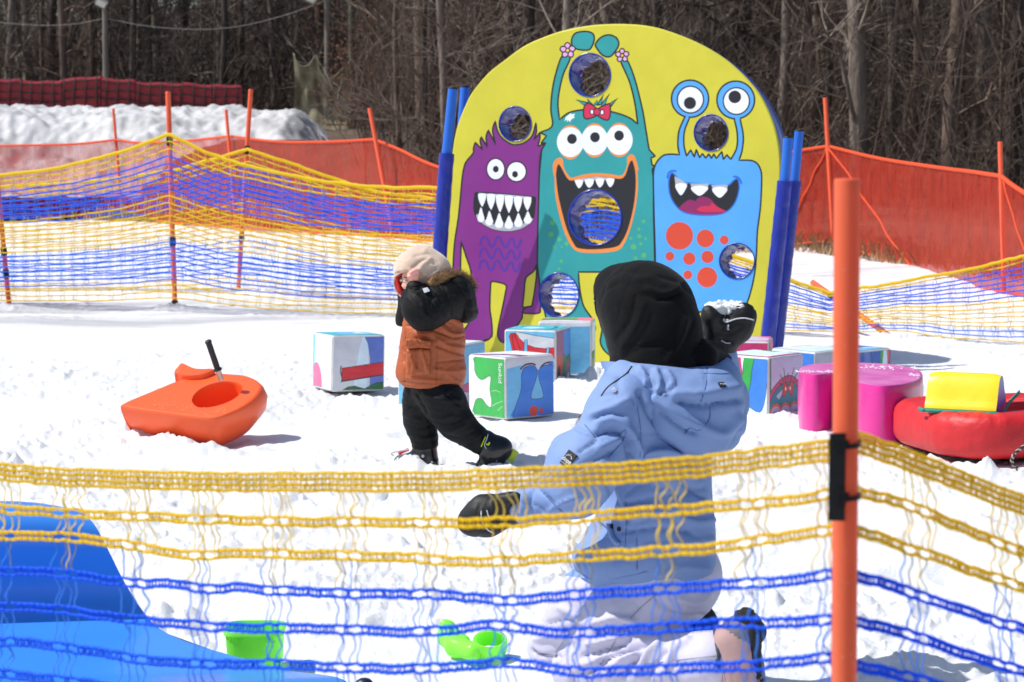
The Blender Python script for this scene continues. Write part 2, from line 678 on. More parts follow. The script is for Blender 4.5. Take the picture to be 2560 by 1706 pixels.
def snow_z(x, y):
    d = np.clip(y / 6.0, 0.6, 4)
    big = 0.035 * fbm2(x * 0.55, y * 0.55, 3, 11)
    mid = fbm2(x * 3.2, y * 3.2, 3, 21)
    mask = sm(-0.15, 0.55, fbm2(x * 0.9 + 3, y * 0.9, 2, 31) + 0.25)
    crumb = np.abs(fbm2(x * 9, y * 9, 4, 41, 0.55))
    crumb = np.clip(0.55 - crumb, 0, 1) ** 1.5
    lump = np.clip(noise2(x * 15, y * 15, 51) - 0.15, 0, 1) * np.clip(noise2(x * 4.3, y * 4.3, 57) + 0.25, 0, 1)
    fine = fbm2(x * 38, y * 38, 2, 61)
    calm = 1 - 0.55 * sm(12.5, 17, y)          # trodden flat further up
    z = big + calm * (0.012 * mid + mask * (0.046 * crumb + 0.050 * lump)) + 0.0022 * fine * calm
    for (a, b, r, h, sq) in PILES:
        q = ((x - a) ** 2 + (y - b) ** 2) / (r * r)
        near = q < 6
        if near.any():
            z = np.where(near, z + h * np.exp(-q) * (0.9 + 0.35 * noise2(x * 24, y * 24, 71) + 0.16 * noise2(x * 55, y * 55, 72)), z)
    # footprints and dents
    for (a, b, r, dd) in DENTS:
        q = ((x - a) ** 2 + ((y - b) * 0.8) ** 2) / (r * r)
        near = q < 5
        if near.any():
            z = np.where(near, z - dd * np.exp(-q * q) + dd * 0.5 * np.exp(-(q - 1.6) ** 2 * 3), z)
    return z - 0.028

DENTS = []
for i in range(150):
    yy = 4.0 + 10 * random.random()
    xx = (random.random() - .5) * yy * 0.62
    DENTS.append((xx, yy, 0.07 + 0.09 * random.random(), 0.008 + 0.014 * random.random()))

uu = np.concatenate([np.linspace(-1.1, -0.27, 70)[:-1], np.linspace(-0.27, 0.27, 620), np.linspace(0.27, 1.1, 70)[1:]])
yy = 1.3 * 1.0039 ** np.arange(0, 800)
yy = np.concatenate([yy, np.linspace(yy[-1] * 1.02, 75, 60)])
GX, GY = uu[None, :] * yy[:, None], np.broadcast_to(yy[:, None], (len(yy), len(uu)))
GZ = snow_z(GX.ravel(), GY.ravel()).reshape(GX.shape)
nr, nc = GX.shape
ii = (np.arange(nr - 1)[:, None] * nc + np.arange(nc - 1)[None, :]).ravel()
quads = np.stack([ii, ii + 1, ii + nc + 1, ii + nc], 1)
me = bpy.data.meshes.new('snow_ground')
vv = np.stack([GX, GY, GZ], -1).reshape(-1, 3)
me.vertices.add(len(vv)); me.vertices.foreach_set('co', vv.ravel())
me.loops.add(len(quads) * 4); me.loops.foreach_set('vertex_index', quads.ravel().astype(np.int32))
me.polygons.add(len(quads)); me.polygons.foreach_set('loop_start', (np.arange(len(quads)) * 4).astype(np.int32))
me.update(calc_edges=True)

def snow_material(name, hi=(0.88, 0.89, 0.905), lo=(0.74, 0.75, 0.78), grey_mix=0.0):
    m = bpy.data.materials.new(name)
    m.use_nodes = True
    nt = m.node_tree
    b = nt.nodes['Principled BSDF']
    tc = nt.nodes.new('ShaderNodeTexCoord')
    n = nt.nodes.new('ShaderNodeTexNoise'); n.inputs['Scale'].default_value = 1.6; n.inputs['Detail'].default_value = 8
    r = nt.nodes.new('ShaderNodeValToRGB')
    r.color_ramp.elements[0].position = 0.28; r.color_ramp.elements[0].color = (*lo, 1)
    r.color_ramp.elements[1].position = 0.5; r.color_ramp.elements[1].color = (*hi, 1)
    nt.links.new(tc.outputs['Object'], n.inputs['Vector'])
    nt.links.new(n.outputs[0], r.inputs[0])
    at = nt.nodes.new('ShaderNodeAttribute'); at.attribute_name = 'grey_mix'
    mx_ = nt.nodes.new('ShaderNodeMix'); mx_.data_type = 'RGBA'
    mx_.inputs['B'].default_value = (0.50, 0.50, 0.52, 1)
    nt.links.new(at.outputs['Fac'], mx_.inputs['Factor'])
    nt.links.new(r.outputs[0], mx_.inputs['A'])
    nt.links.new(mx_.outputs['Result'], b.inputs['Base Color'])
    b.inputs['Roughness'].default_value = 0.55
    b.inputs['Specular IOR Level'].default_value = 0.3
    g = nt.nodes.new('ShaderNodeTexNoise'); g.inputs['Scale'].default_value = 90; g.inputs['Detail'].default_value = 8; g.inputs['Roughness'].default_value = 0.7
    nt.links.new(tc.outputs['Object'], g.inputs['Vector'])
    bp = nt.nodes.new('ShaderNodeBump'); bp.inputs['Strength'].default_value = 0.6; bp.inputs['Distance'].default_value = 0.02
    nt.links.new(g.outputs[0], bp.inputs['Height'])
    nt.links.new(bp.outputs[0], b.inputs['Normal'])
    MATS[name] = m
    return m

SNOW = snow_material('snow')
SNOWD = snow_material('old_snow', (0.60, 0.60, 0.61), (0.36, 0.35, 0.35))
# streaked strips of greyer snow colour: along the left net and far right
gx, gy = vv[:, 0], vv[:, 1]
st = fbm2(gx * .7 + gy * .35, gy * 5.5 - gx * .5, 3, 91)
grey_mix = sm(17.3, 18.3, gy - .12 * gx) * (1 - sm(19.6, 20.6, gy)) * (1 - sm(-1.4, -.4, gx)) * np.clip(.62 + .6 * st, 0, 1)
grey_mix = np.maximum(grey_mix, sm(22.5, 24, gy) * (1 - sm(26.5, 28.5, gy)) * sm(1.5, 3, gx) * np.clip(.25 + .8 * st, 0, 1) * .8)
grey_mix = np.maximum(grey_mix, np.clip(fbm2(gx * 1.1, gy * .8, 3, 95) - .75, 0, 1) * .9)
da = me.attributes.new('grey_mix', 'FLOAT', 'POINT'); da.data.foreach_set('value', grey_mix)
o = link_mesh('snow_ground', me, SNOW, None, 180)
tag(o, kind='structure')

# ---- wooded hillside behind
def hill_z(x, y):
    x, y = np.asarray(x, float), np.asarray(y, float)
    edge = np.interp(x, [-40, -9.2, -4.5, -1.8, 1.2, 3.6, 5.5, 40], [60, 41.0, 36.6, 33.4, 30.8, 29.2, 21.4, 16]) + 0.3 * noise2(x * 0.8, 0 * x, 5)
    d = y - edge
    z = np.where(d < 0, -0.25 + 0.1 * d, 0.0)
    up = np.clip(d, 0, 400)
    z = np.where(d >= 0, -0.25 + 0.31 * sm(0, 1.6, up) + 0.018 * up + 0.0016 * np.clip(up - 6, 0, 400) ** 1.75, z)
    z = z + np.where(d > 0, 1.15 * sm(0.4, 7.0, d) * sm(0.5, -2.5, x), 0)
    return z + np.where(d > 0, 0.10 * fbm2(x * 0.5, y * 0.5, 3, 8) * sm(0, 5, up), 0)

hx = np.linspace(-75, 75, 240)
hy = np.concatenate([np.linspace(20, 60, 170), np.linspace(61, 190, 60)])
HX, HY = np.meshgrid(hx, hy)
HZ = hill_z(HX.ravel(), HY.ravel()).reshape(HX.shape)
mb = MB()
mb.grid(np.stack([HX, HY, HZ], -1))
LITTER = mat('leaf_litter', (70, 58, 51), 0.95, rgb2=(98, 80, 67), scale=1.2, bump=0.8, bscale=9, bdist=0.1)
o = mb.build('hillside', LITTER, None, 180)
tag(o, kind='structure')

# ---- ploughed snow bank on the left
mx = np.linspace(-16, -2.7, 300)
my = np.linspace(40.5, 54, 230)
MX, MY = np.meshgrid(mx, my)
d = np.minimum((MX + 16) * 3 + 3, (-3.15 - MX) * 0.9 + .12 * noise2(MY * .8, MY * 0, 70))
top = 2.10 + 0.07 * noise2(MX * 0.4, MY * 0.2, 77)
front = sm(41.2, 45.6, MY + 0.5 * noise2(MX * 0.7, MX * 0 + 2, 78))
back = sm(54, 50, MY)
MZ = (0.5 + (top - .5) * front ** 0.8) * back * np.clip(d / 1.1, 0, 1) ** 0.55
rough = 0.07 * fbm2(MX * 1.3, MY * 1.3, 3, 79) + 0.055 * np.abs(fbm2(MX * 3.0, MY * 3.0, 3, 80)) + 0.05 * fbm2(MX * 6, MY * 6, 3, 81)
for (a_, b_, r_, h_) in ((-9.3, 43.4, .5, .22), (-8.6, 43.6, .4, .2), (-7.4, 43.8, .3, .15), (-10.2, 43.2, .4, .2), (-5.0, 44, .35, .12)):
    MZ = MZ - h_ * np.exp(-((MX - a_) ** 2 + (MY - b_) ** 2) / r_ ** 2)
MZ = MZ + rough * np.clip(MZ, 0, 1) * (0.35 + 0.65 * (1 - sm(45, 47.5, MY))) - 0.12
mb = MB(); mb.grid(np.stack([MX, MY, MZ], -1))
o = mb.build('snow_bank', SNOWD, None, 180)
tag(o, kind='structure')
def bank_z(x, y):
    i = np.argmin(np.abs(mx - x)); j = np.argmin(np.abs(my - y))
    return MZ[j, i]

# ---- strip of dead grass along the foot of the wood
mb = MB()
for i in range(3600):
    px = 1900 + 800 * random.random()
    x = 1.3 + 9.0 * random.random()
    y = 28.6 - min(max((x - 3.6) * 4.2, 0), 8) + 2.8 * random.random() ** 1.3 + 0.4 * math.sin(x * 2)
    z = float(max(hill_z(x, y), -0.02))
    hgt = 0.08 + 0.22 * random.random()
    a = random.random() * 6.28
    lean = (random.random() - .5) * 0.3
    w = 0.006 + 0.006 * random.random()
    dx, dy = math.cos(a) * w, math.sin(a) * w
    mb.add([(x - dx, y - dy, z), (x + dx, y + dy, z), (x + lean * .5, y, z + hgt * .7), (x + lean, y + lean * .3, z + hgt)], [(0, 1, 2), (0, 2, 3)])
o = mb.build('dead_grass', mat('dead_grass', (150, 124, 88), 0.9, rgb2=(186, 160, 118), scale=3), None)
tag(o, 'matted dead grass at the foot of the wood behind the orange net', 'grass', kind='stuff')

# ================================================================== wood
BARKS = [mat('grey_bark', (94, 83, 75), 0.9, rgb2=(146, 134, 122), scale=5, bump=0.7, bscale=16, stretch=(1, 1, 0.25), bdist=0.04),
         mat('dark_bark', (54, 46, 41), 0.9, rgb2=(88, 76, 68), scale=5, bump=0.8, bscale=14, stretch=(1, 1, 0.25), bdist=0.05),
         mat('brown_bark', (84, 70, 61), 0.9, rgb2=(122, 104, 91), scale=5, bump=0.7, bscale=14, stretch=(1, 1, 0.25), bdist=0.04)]

def bent(a, b, n, wob, r):
    t = np.linspace(0, 1, n)[:, None]
    p = np.asarray(a) * (1 - t) + np.asarray(b) * t
    q = np.cumsum(r.normal(0, 1, (n, 3)), 0)
    q -= q[:1] + (q[-1:] - q[:1]) * t * 0.4
    return p + q * wob * np.sin(np.clip(t, 0, 1) * math.pi * 0.6)

def tree_meshes(seed, hgt, rad, low, dens, fork=False):
    r = np.random.default_rng(seed)
    tr, cr = MB(), MB()
    n = 13
    path = bent((0, 0, -0.4), (r.normal(0, .45), r.normal(0, .3), hgt), n, 0.05, r)
    rr = rad * (1 - 0.75 * np.linspace(0, 1, n)) ** 0.9
    rr[0] *= 1.5
    tr.tube(path, rr, 8)
    def limb(p0, dirv, L, r0, depth):
        k = 6 if depth == 0 else 4
        end = p0 + dirv * L
        end[2] += L * (0.18 if depth == 0 else 0.1)
        pth = bent(p0, end, k, 0.05 * L, r)
        cr.tube(pth, np.linspace(r0, r0 * 0.3, k), 4 if depth == 0 else 3, cap=False)
        if depth < 2:
            m = int(3 + dens * (5 if depth == 0 else 3) * min(1, L / 1.4))
            for _ in range(m):
                t = 0.2 + 0.8 * r.random()
                i = min(int(t * (k - 1)), k - 2)
                q = pth[i] + (pth[i + 1] - pth[i]) * (t * (k - 1) - i)
                d = dirv + r.normal(0, 0.75, 3)
                d /= np.linalg.norm(d)
                limb(q, d, L * (0.3 + 0.35 * r.random()), r0 * 0.42, depth + 1)
    nl = int(10 + 18 * dens)
    for i in range(nl):
        f = low + (0.95 - low) * (i + r.random()) / nl
        j = min(int(f * (n - 1)), n - 2)
        q = path[j] + (path[j + 1] - path[j]) * (f * (n - 1) - j)
        a = r.random() * 6.28
        el = 0.1 + 0.8 * r.random()
        d = np.array([math.cos(a) * math.cos(el), math.sin(a) * math.cos(el), math.sin(el)])
        limb(q, d, (0.9 + 2.0 * r.random()) * (0.5 + 0.5 * hgt / 12), max(rr[j] * 0.3, 0.012), 0)
    return tr.mesh('trunk'), cr.mesh('crown')

KINDS = []
for i, (hg, rd, lo_, de) in enumerate([(13, .17, .10, .8), (12, .13, .07, .8), (14, .22, .16, .7), (9, .075, .06, 1.0), (11, .10, .05, 1.0), (7, .05, .05, 1.1), (5.5, .035, .06, 1.1)]):
    KINDS.append((tree_meshes(100 + i, hg, rd, lo_, de), rd))
TREE_LAB = [('tall bare grey tree among many in the dense leafless wood behind the snow area', 'tree', 'bare grey trees in the wood'),
            ('tall bare dark tree among many in the dense leafless wood behind the snow area', 'tree', 'bare dark trees in the wood'),
            ('tall bare brown tree among many in the dense leafless wood behind the snow area', 'tree', 'bare brown trees in the wood')]
SAP_LAB = [('thin bare grey sapling among many in the leafless wood behind the snow area', 'sapling', 'bare grey saplings in the wood'),
           ('thin bare dark sapling among many in the leafless wood behind the snow area', 'sapling', 'bare dark saplings in the wood'),
           ('thin bare brown sapling among many in the leafless wood behind the snow area', 'sapling', 'bare brown saplings in the wood')]
for (mt, mc), _ in KINDS:
    for m_ in (mt, mc):
        m_.materials.append(BARKS[0])
        m_.polygons.foreach_set('use_smooth', [True] * len(m_.polygons))

def plant_tree(x, y, k, bark, sc=1.0, rz=None, lean=0.0, label=None):
    (mt, mc), rd = KINDS[k]
    lab = (SAP_LAB if k >= 5 else TREE_LAB)[bark]
    root = bpy.data.objects.new('sapling' if k >= 5 else 'tree', None)
    COL.objects.link(root)
    root.location = (x, y, float(hill_z(x, y)))
    root.rotation_euler = (0, lean, random.random() * 6.28 if rz is None else rz)
    root.scale = (sc, sc, sc)
    tag(root, label or lab[0], lab[1], None if label else lab[2])
    for nm, m_ in (('trunk', mt), ('crown', mc)):
        c = bpy.data.objects.new(nm, m_)
        COL.objects.link(c)
        c.parent = root
        c.material_slots[0].link = 'OBJECT'
        c.material_slots[0].material = BARKS[bark]

def tx(px, Y):
    return (px - 1280) / FPX * Y
# trees one can make out in the photograph (pixel column, distance, kind, bark, scale)
for px, Y, k, bk, sc in [(2150, 36, 0, 0, .95), (2365, 35, 1, 2, 1.0), (2420, 38, 1, 0, 1.0), (2520, 36, 0, 1, 1.0), (2545, 40, 2, 0, .8), (2035, 38, 1, 2, .9),
                         (2015, 44, 1, 0, .9), (2470, 43, 2, 0, .8), (2290, 44, 4, 1, 1.0), (2230, 40, 4, 0, 1.0), (1950, 46, 2, 1, .9), (1085, 56, 2, 1, 1.0),
                         (1230, 60, 2, 1, .9), (1070, 58, 2, 1, .8), (1370, 62, 2, 1, .8), (125, 60, 1, 1, 1.0), (25, 58, 1, 0, 1.0), (75, 62, 0, 0, .8),
                         (400, 60, 0, 0, .8), (480, 66, 0, 1, .7), (610, 62, 1, 1, .9), (690, 64, 0, 1, .8), (960, 60, 0, 1, .9), (1020, 64, 2, 1, .9),
                         (1650, 56, 2, 1, .8), (1780, 52, 0, 0, .9), (1860, 48, 1, 1, .9), (1500, 60, 0, 0, .9), (560, 58, 4, 0, 1), (330, 58, 4, 1, 1)]:
    plant_tree(tx(px, Y), Y, k, bk, sc, lean=(random.random() - .5) * .06)
cnt_t = 0
while cnt_t < 262:
    Y = 33 + 58 * random.random() ** 0.9
    x = (random.random() - .5) * Y * 0.62
    if float(hill_z(x, Y)) < 0.02 or (x / Y * FPX + 1280 < 905 and Y < 55.5) or Y < 31:
        continue
    k = random.choices(range(7), [2, 3, 0, 8, 7, 6, 3])[0]
    plant_tree(x, Y, k, random.choices([0, 1, 2], [3, 4, 3])[0], 0.75 + 0.5 * random.random(), lean=(random.random() - .5) * .12)
    cnt_t += 1

# the undergrowth: twigs and switches nobody could count
def thicket(name, n, y0, y1, seed, hmin, hmax, rad, m, lab, wide=0.34, bias=1.0):
    r = np.random.default_rng(seed)
    mb = MB()
    k = 0
    while k < n:
        Y = y0 + (y1 - y0) * r.random() ** bias
        x = (r.random() - .5) * 2 * Y * wide
        z = float(hill_z(x, Y))
        if z < 0.02 or (x / Y * FPX + 1280 < 905 and Y < 55) or Y < 30.5:
            continue
        k += 1
        h = hmin + (hmax - hmin) * r.random() ** 2
        ln = r.normal(0, .22, 2) * h
        p = bent((x, Y, z - .1), (x + ln[0], Y + ln[1], z + h), 5, 0.06 * h, r)
        r0 = rad * (0.6 + 0.8 * r.random())
        mb.tube(p, np.linspace(r0, r0 * .3, 5), 3, cap=False)
        for _ in range(4):
            i = r.integers(1, 4)
            q = p[i]
            e = q + np.array([r.normal(0, .35), r.normal(0, .35), .15 + .5 * r.random()]) * h * .45
            mb.tube(bent(q, e, 3, .05 * h, r), [r0 * .5, r0 * .35, r0 * .15], 3, cap=False)
    o = mb.build(name, m, None, 180)
    tag(o, lab, 'undergrowth', kind='stuff')
thicket('undergrowth', 3300, 31, 62, 5, 0.8, 4.5, 0.011, BARKS[2], 'tangle of bare brown brush and switches along the edge of the wood')
thicket('far_undergrowth', 4600, 55, 120, 6, 1.5, 8.0, 0.030, BARKS[1], 'mass of thin dark stems and twigs deep in the wood', bias=0.8)

# shrubs still holding rust-brown leaves by the olive net
LEAF = mat('dry_leaf', (104, 70, 54), 0.9, rgb2=(140, 98, 74), scale=2, transl=0.3)
def leafy_shrub(px, Y, h, n, lab, seed):
    r = np.random.default_rng(seed)
    x = tx(px, Y); z = float(hill_z(x, Y))
    e = empty('leafy_shrub', (x, Y, z), lab, 'shrub', None)
    st, lf = MB(), MB()
    for i in range(10):
        end = (x + r.normal(0, .35) * h * .5, Y + r.normal(0, .3) * h * .5, z + h * (.5 + .5 * r.random()))
        p = bent((x + r.normal(0, .1), Y + r.normal(0, .1), z - .1), end, 6, .05 * h, r)
        st.tube(p, np.linspace(.018, .005, 6), 4, cap=False)
        for _ in range(n // 10):
            q = p[r.integers(1, 6)] + r.normal(0, .16 * h, 3)
            q[2] = max(q[2], z + .1)
            a, b = r.normal(0, 1, 3), r.normal(0, 1, 3)
            a *= .04 / np.linalg.norm(a); b *= .024 / np.linalg.norm(b)
            lf.add([q - a, q + b, q + a, q - b], [(0, 1, 2, 3)])
    st.build('stem', BARKS[2], e, 180)
    lf.build('foliage', LEAF, e)
leafy_shrub(905, 52, 3.0, 900, 'rust-brown leafy shrub just right of the olive net', 1)
leafy_shrub(965, 54, 3.4, 900, 'rust-brown leafy shrub between the olive net and the monster panel', 2)
leafy_shrub(1040, 53, 2.8, 800, 'rust-brown leafy shrub beside the blue posts of the monster panel', 3)
leafy_shrub(872, 51, 1.7, 500, 'low rust-brown leafy shrub at the end of the snow bank', 4)
# ================================================================== monster panel
INK = mat('ink', (26, 26, 32), 0.45, bump=0.1, bscale=25)
BOARD_YAW, BOARD_LEAN = R(23), R(9)
BN = np.array([-math.sin(BOARD_YAW) * math.cos(BOARD_LEAN), -math.cos(BOARD_YAW) * math.cos(BOARD_LEAN), math.sin(BOARD_LEAN)])
B0 = G(1540, 895)
BU = np.array([math.cos(BOARD_YAW), -math.sin(BOARD_YAW), 0.0])
BV = np.cross(BN, BU); BV = BV if BV[2] > 0 else -BV
def bd(px, py, off=0.0):
    return on_plane(px, py, B0, BN) + BN * off
def tr(ox, oy, s):
    return lambda *pts: [(ox + p[0] / s, oy + p[1] / s) + tuple(p[2:]) for p in pts]
cM = tr(1080, 40, 1.8234)
cA = tr(1100, 40, 3.4087)
cB = tr(1540, 150, 3.2667)
cC = tr(1080, 300, 3.2667)
cD = tr(1320, 260, 3.7333)
cE = tr(1080, 600, 4.9)

BOARD_OUT = catmull([(1084, 905, 'c')] + cC((95, 1200), (130, 780), (175, 270)) + cA((160, 930), (240, 730), (300, 630), (420, 490), (560, 380), (720, 265), (860, 200), (1050, 135), (1300, 90), (1560, 80))
    + cM((1000, 55), (1130, 95), (1250, 150), (1350, 215), (1440, 300), (1500, 380), (1550, 490), (1575, 590), (1583, 690)) + [(1946, 470), (1938, 548), (1929, 630), (1915, 735), (1902, 835), (1897, 905, 'c')], 5, True)
HOLES = [ell(1474.5, 188, 51, 53.5, 36), ell(1288, 310.5, 40, 43.5, 32), ell(1777.5, 332.5, 42, 45, 32), ell(1487.7, 544.3, 65.5, 68.5, 40), ell(1397, 738, 49.5, 55, 36), ell(1842.5, 653, 43.5, 44, 32)]

art = Art()
LW = 4.2
# --- teal figure
tl = (cA((955, 940), (945, 800), (955, 650), (985, 500), (1040, 345)) + cA((1110, 355), (1050, 500), (1015, 650), (1005, 760), (1018, 885, 'c'), (1100, 825), (1220, 800), (1330, 795))
      + cM((830, 440), (900, 465), (938, 495, 'c'), (925, 400), (900, 300), (858, 200), (888, 200), (925, 290), (960, 430), (975, 520), (990, 610, 'c'), (1018, 640, 'c'), (998, 648, 'c'), (1003, 680, 'c'), (1016, 684, 'c'), (1004, 700, 'c'), (1010, 760), (1010, 900), (1015, 1110), (1010, 1200, 'c'))
      + cM((900, 1200, 'c'), (900, 1560, 'c'), (830, 1555), (790, 1530), (768, 1490), (775, 1435), (800, 1300), (860, 1168, 'c'), (668, 1168, 'c'), (672, 1230), (690, 1320), (735, 1390), (742, 1440), (700, 1500), (560, 1480), (500, 1300, 'c'), (488, 1200), (479, 1100), (484, 900), (488, 750), (497, 640))
      + cA((870, 1135), (900, 1085, 'c'), (862, 1082, 'c'), (908, 1022, 'c'), (853, 995, 'c')))
art.poly(tl, 'teal', 'teal_monster', 5, LW)
art.poly(cA((1125, 190), (1160, 145), (1240, 133), (1300, 150), (1315, 200), (1290, 270), (1255, 292), (1170, 285), (1125, 250)), 'teal', 'teal_monster', 4, LW)
art.poly(cA((1325, 240), (1370, 185), (1440, 162), (1505, 190), (1523, 250), (1480, 320), (1440, 350), (1385, 335), (1335, 275)), 'teal', 'teal_monster', 4, LW)
for (fx, fy), fr in ((cA((1088, 295))[0], 18), (cM((867, 181))[0], 16)):
    for k in range(5):
        a = k * 2 * math.pi / 5 - 1.6
        art.poly(ell(fx + fr * .62 * math.cos(a), fy + fr * .62 * math.sin(a), fr * .47, fr * .4, 14, a), 'lilac', 'teal_monster', 0, 3.4)
    art.poly(ell(fx, fy, fr * .3, None, 12), 'gold', 'teal_monster', 0, 3.2)
art.poly(cD((340, 160, 'c'), (352, 125, 'c'), (400, 85, 'c'), (405, 100, 'c'), (440, 92, 'c'), (425, 115, 'c'), (438, 125, 'c'), (400, 150, 'c'), (392, 175, 'c'), (380, 150, 'c'), (365, 172, 'c'), (366, 148, 'c')), 'white', 'teal_monster')
for cx, cy in ((395, 358), (622, 341), (852, 337)):
    art.poly(ell(*cD((cx, cy))[0], 31, 43, 32), 'orange', 'teal_monster')
for cx, cy in ((395, 358), (622, 341), (852, 337)):
    art.poly(ell(*cD((cx, cy - 1))[0], 33.5, 37.5, 32), 'white', 'teal_monster')
for cx, cy in ((410, 328), (625, 312), (850, 297)):
    art.poly(ell(*cD((cx, cy))[0], 12.2, 12.8, 20), 'ink', 'teal_monster')
# hair tufts and bow
for t in (((700, 412), (655, 382), (712, 396)), ((715, 405), (708, 378), (730, 402)), ((735, 408), (752, 385), (760, 408)), ((752, 405), (782, 360), (772, 405)), ((768, 408), (810, 355), (786, 410)), ((790, 415), (848, 375), (805, 425))):
    art.poly(cM(*t), 'teal', 'teal_monster', 0, 3)
art.poly(cM((697, 408), (718, 400), (752, 425), (752, 452), (722, 467), (697, 468), (690, 440)), 'crimson', 'teal_monster', 4, 3.6)
art.poly(cM((756, 425), (800, 402), (812, 408), (812, 455), (797, 476), (756, 455)), 'crimson', 'teal_monster', 4, 3.6)
art.poly(ell(*cM((730, 438))[0], 5, 6.2, 14), 'white', 'teal_monster', 0, 2.6)
art.poly(ell(*cM((775, 440))[0], 5, 6.2, 14), 'white', 'teal_monster', 0, 2.6)
art.poly(ell(*cM((752, 438))[0], 8.6, 9, 16), 'crimson', 'teal_monster', 0, 3)
for cx, cy, r_ in ((230, 1110, 25), (215, 1220, 26), (290, 1265, 19), (243, 1335, 16), (360, 1305, 20), (310, 1470, 17), (315, 1335, 10), (280, 1160, 8), (1078, 1098, 17), (1035, 1170, 16), (1040, 1237, 19), (1097, 1258, 14), (1053, 1308, 17), (985, 1335, 27), (960, 1255, 14), (1080, 1412, 25), (1005, 1440, 18), (290, 1540, 14)):
    art.poly(ell(*cD((cx, cy))[0], r_ / 3.73, None, 12), 'leafgreen', 'teal_monster')
mo = cD((235, 560), (270, 512), (310, 505), (326, 530), (330, 580), (350, 630), (392, 684), (430, 685), (520, 660), (640, 648), (760, 655), (860, 670), (900, 640), (925, 570), (925, 505), (962, 471), (1000, 500), (1035, 620, 'c'), (1022, 625), (1025, 780), (1005, 960), (960, 1150), (900, 1300), (830, 1370), (640, 1392), (470, 1380), (400, 1320), (340, 1200), (290, 1030), (255, 850), (248, 690, 'c'), (235, 640))
art.poly(mo, 'orange', 'teal_monster', 4)
mi = cD((263, 640), (272, 585), (288, 564), (308, 590), (345, 660), (380, 708), (420, 714), (540, 690), (640, 679), (760, 686), (860, 700), (908, 665), (940, 570), (968, 528), (988, 570), (1003, 650), (1005, 780), (985, 960), (935, 1160), (880, 1280), (820, 1335), (640, 1358), (480, 1350), (430, 1310), (370, 1190), (320, 1020), (280, 840), (263, 690))
art.poly(mi, 'ink', 'teal_monster', 4)
art.poly(cD((430, 712), (520, 694), (640, 679), (760, 688), (808, 698), (800, 715), (640, 705), (440, 725)), 'grey', 'teal_monster')
for x0, x1, yt, yb in ((435, 517, 708, 788), (525, 618, 700, 783), (627, 713, 694, 780), (725, 808, 694, 778)):
    xm = (x0 + x1) / 2
    art.poly(cD((x0, yt + 10, 'c'), (x0 + 18, yb - 28), (xm, yb), (x1 - 14, yb - 28), (x1, yt + 8, 'c'), (xm, yt)), 'white', 'teal_monster', 4)
# --- purple figure
pu = (cC((168, 1300, 'c'), (172, 1200), (185, 1000), (215, 800), (235, 600), (250, 450), (275, 350), (335, 275))
      + cA((285, 1130), (300, 1078, 'c'), (362, 1142, 'c'), (343, 1075), (350, 1030, 'c'), (405, 1122, 'c'), (392, 1040), (410, 972, 'c'), (475, 1098, 'c'), (448, 980), (470, 895, 'c'), (492, 985), (540, 1050), (600, 1090), (650, 1098), (720, 1080), (785, 1020), (818, 910, 'c'), (822, 990), (800, 1060, 'c'), (853, 992, 'c'), (850, 1050), (832, 1112, 'c'), (900, 1085, 'c'), (865, 1150), (850, 1250))
      + cC((872, 600), (864, 900), (860, 1170)) + cE((1290, 300), (1312, 520), (1328, 830), (1300, 900), (1110, 900, 'c'), (1080, 1000), (860, 1275, 'c'), (850, 1260), (835, 1400, 'c'), (720, 1400, 'c'), (690, 1225), (600, 1252), (470, 1250), (390, 1225), (362, 1180), (385, 1110), (440, 1040), (478, 900), (480, 560), (345, 545, 'c'), (262, 560, 'c')))
art.poly(pu, 'purple', 'purple_monster', 4, LW)
art.poly(cE((358, 20, 'c'), (420, 210), (475, 380), (482, 560, 'c'), (345, 560, 'c'), (350, 300)), 'yellow', 'panel', 4, LW)
art.poly(cE((1278, 315, 'c'), (1240, 390), (1150, 470), (1128, 650), (1108, 825, 'c'), (1150, 825), (1222, 812, 'c'), (1250, 670), (1280, 440)), 'yellow', 'panel', 4, LW)
art.poly(cE((722, 530), (745, 510), (870, 535), (910, 570), (900, 650), (860, 850), (815, 1060), (805, 1160), (830, 1230), (880, 1290, 'c'), (700, 1290, 'c'), (730, 1200), (738, 1120), (728, 980), (710, 860), (710, 740), (716, 600)), 'yellow', 'panel', 4, LW)
art.poly(cE((480, 1252, 'c'), (600, 1252), (690, 1225), (726, 1190, 'c'), (880, 1275, 'c'), (900, 1400, 'c'), (480, 1400, 'c')), 'yellow', 'panel', 3)
art.line(cE((480, 1250), (600, 1252), (690, 1222), (730, 1180)), LW, 'ink', 'purple_monster', 4)
art.line(cE((1110, 900), (1112, 870), (1150, 828), (1220, 815)), LW, 'ink', 'purple_monster', 4)
for cx, cy, rx, ry, px_, py_ in ((520, 403, 74, 88, 521, 403), (690, 423, 80, 82, 678, 445)):
    art.poly(ell(*cC((cx, cy))[0], rx / 3.2667, ry / 3.2667, 32), 'white', 'purple_monster', 0, 3.4)
    art.poly(ell(*cC((px_, py_))[0], 7.3, 8.3, 18), 'ink', 'purple_monster')
pm = cC((375, 592), (600, 605), (820, 627), (845, 645), (843, 700), (832, 790), (815, 830), (750, 880), (680, 904), (600, 911), (500, 895), (420, 855), (365, 800), (345, 750), (341, 690), (350, 620))
art.poly(pm, 'ink', 'purple_monster', 4, 2.5)
art.poly(cC((364, 797), (420, 853), (500, 893), (600, 909), (680, 902), (750, 878), (813, 830), (822, 805), (740, 850), (660, 868), (590, 868), (500, 850), (430, 815), (372, 770)), 'grey', 'purple_monster', 3)
art.poly(cC((378, 597), (600, 609), (812, 629), (810, 650), (600, 628), (385, 615)), 'grey', 'purple_monster')
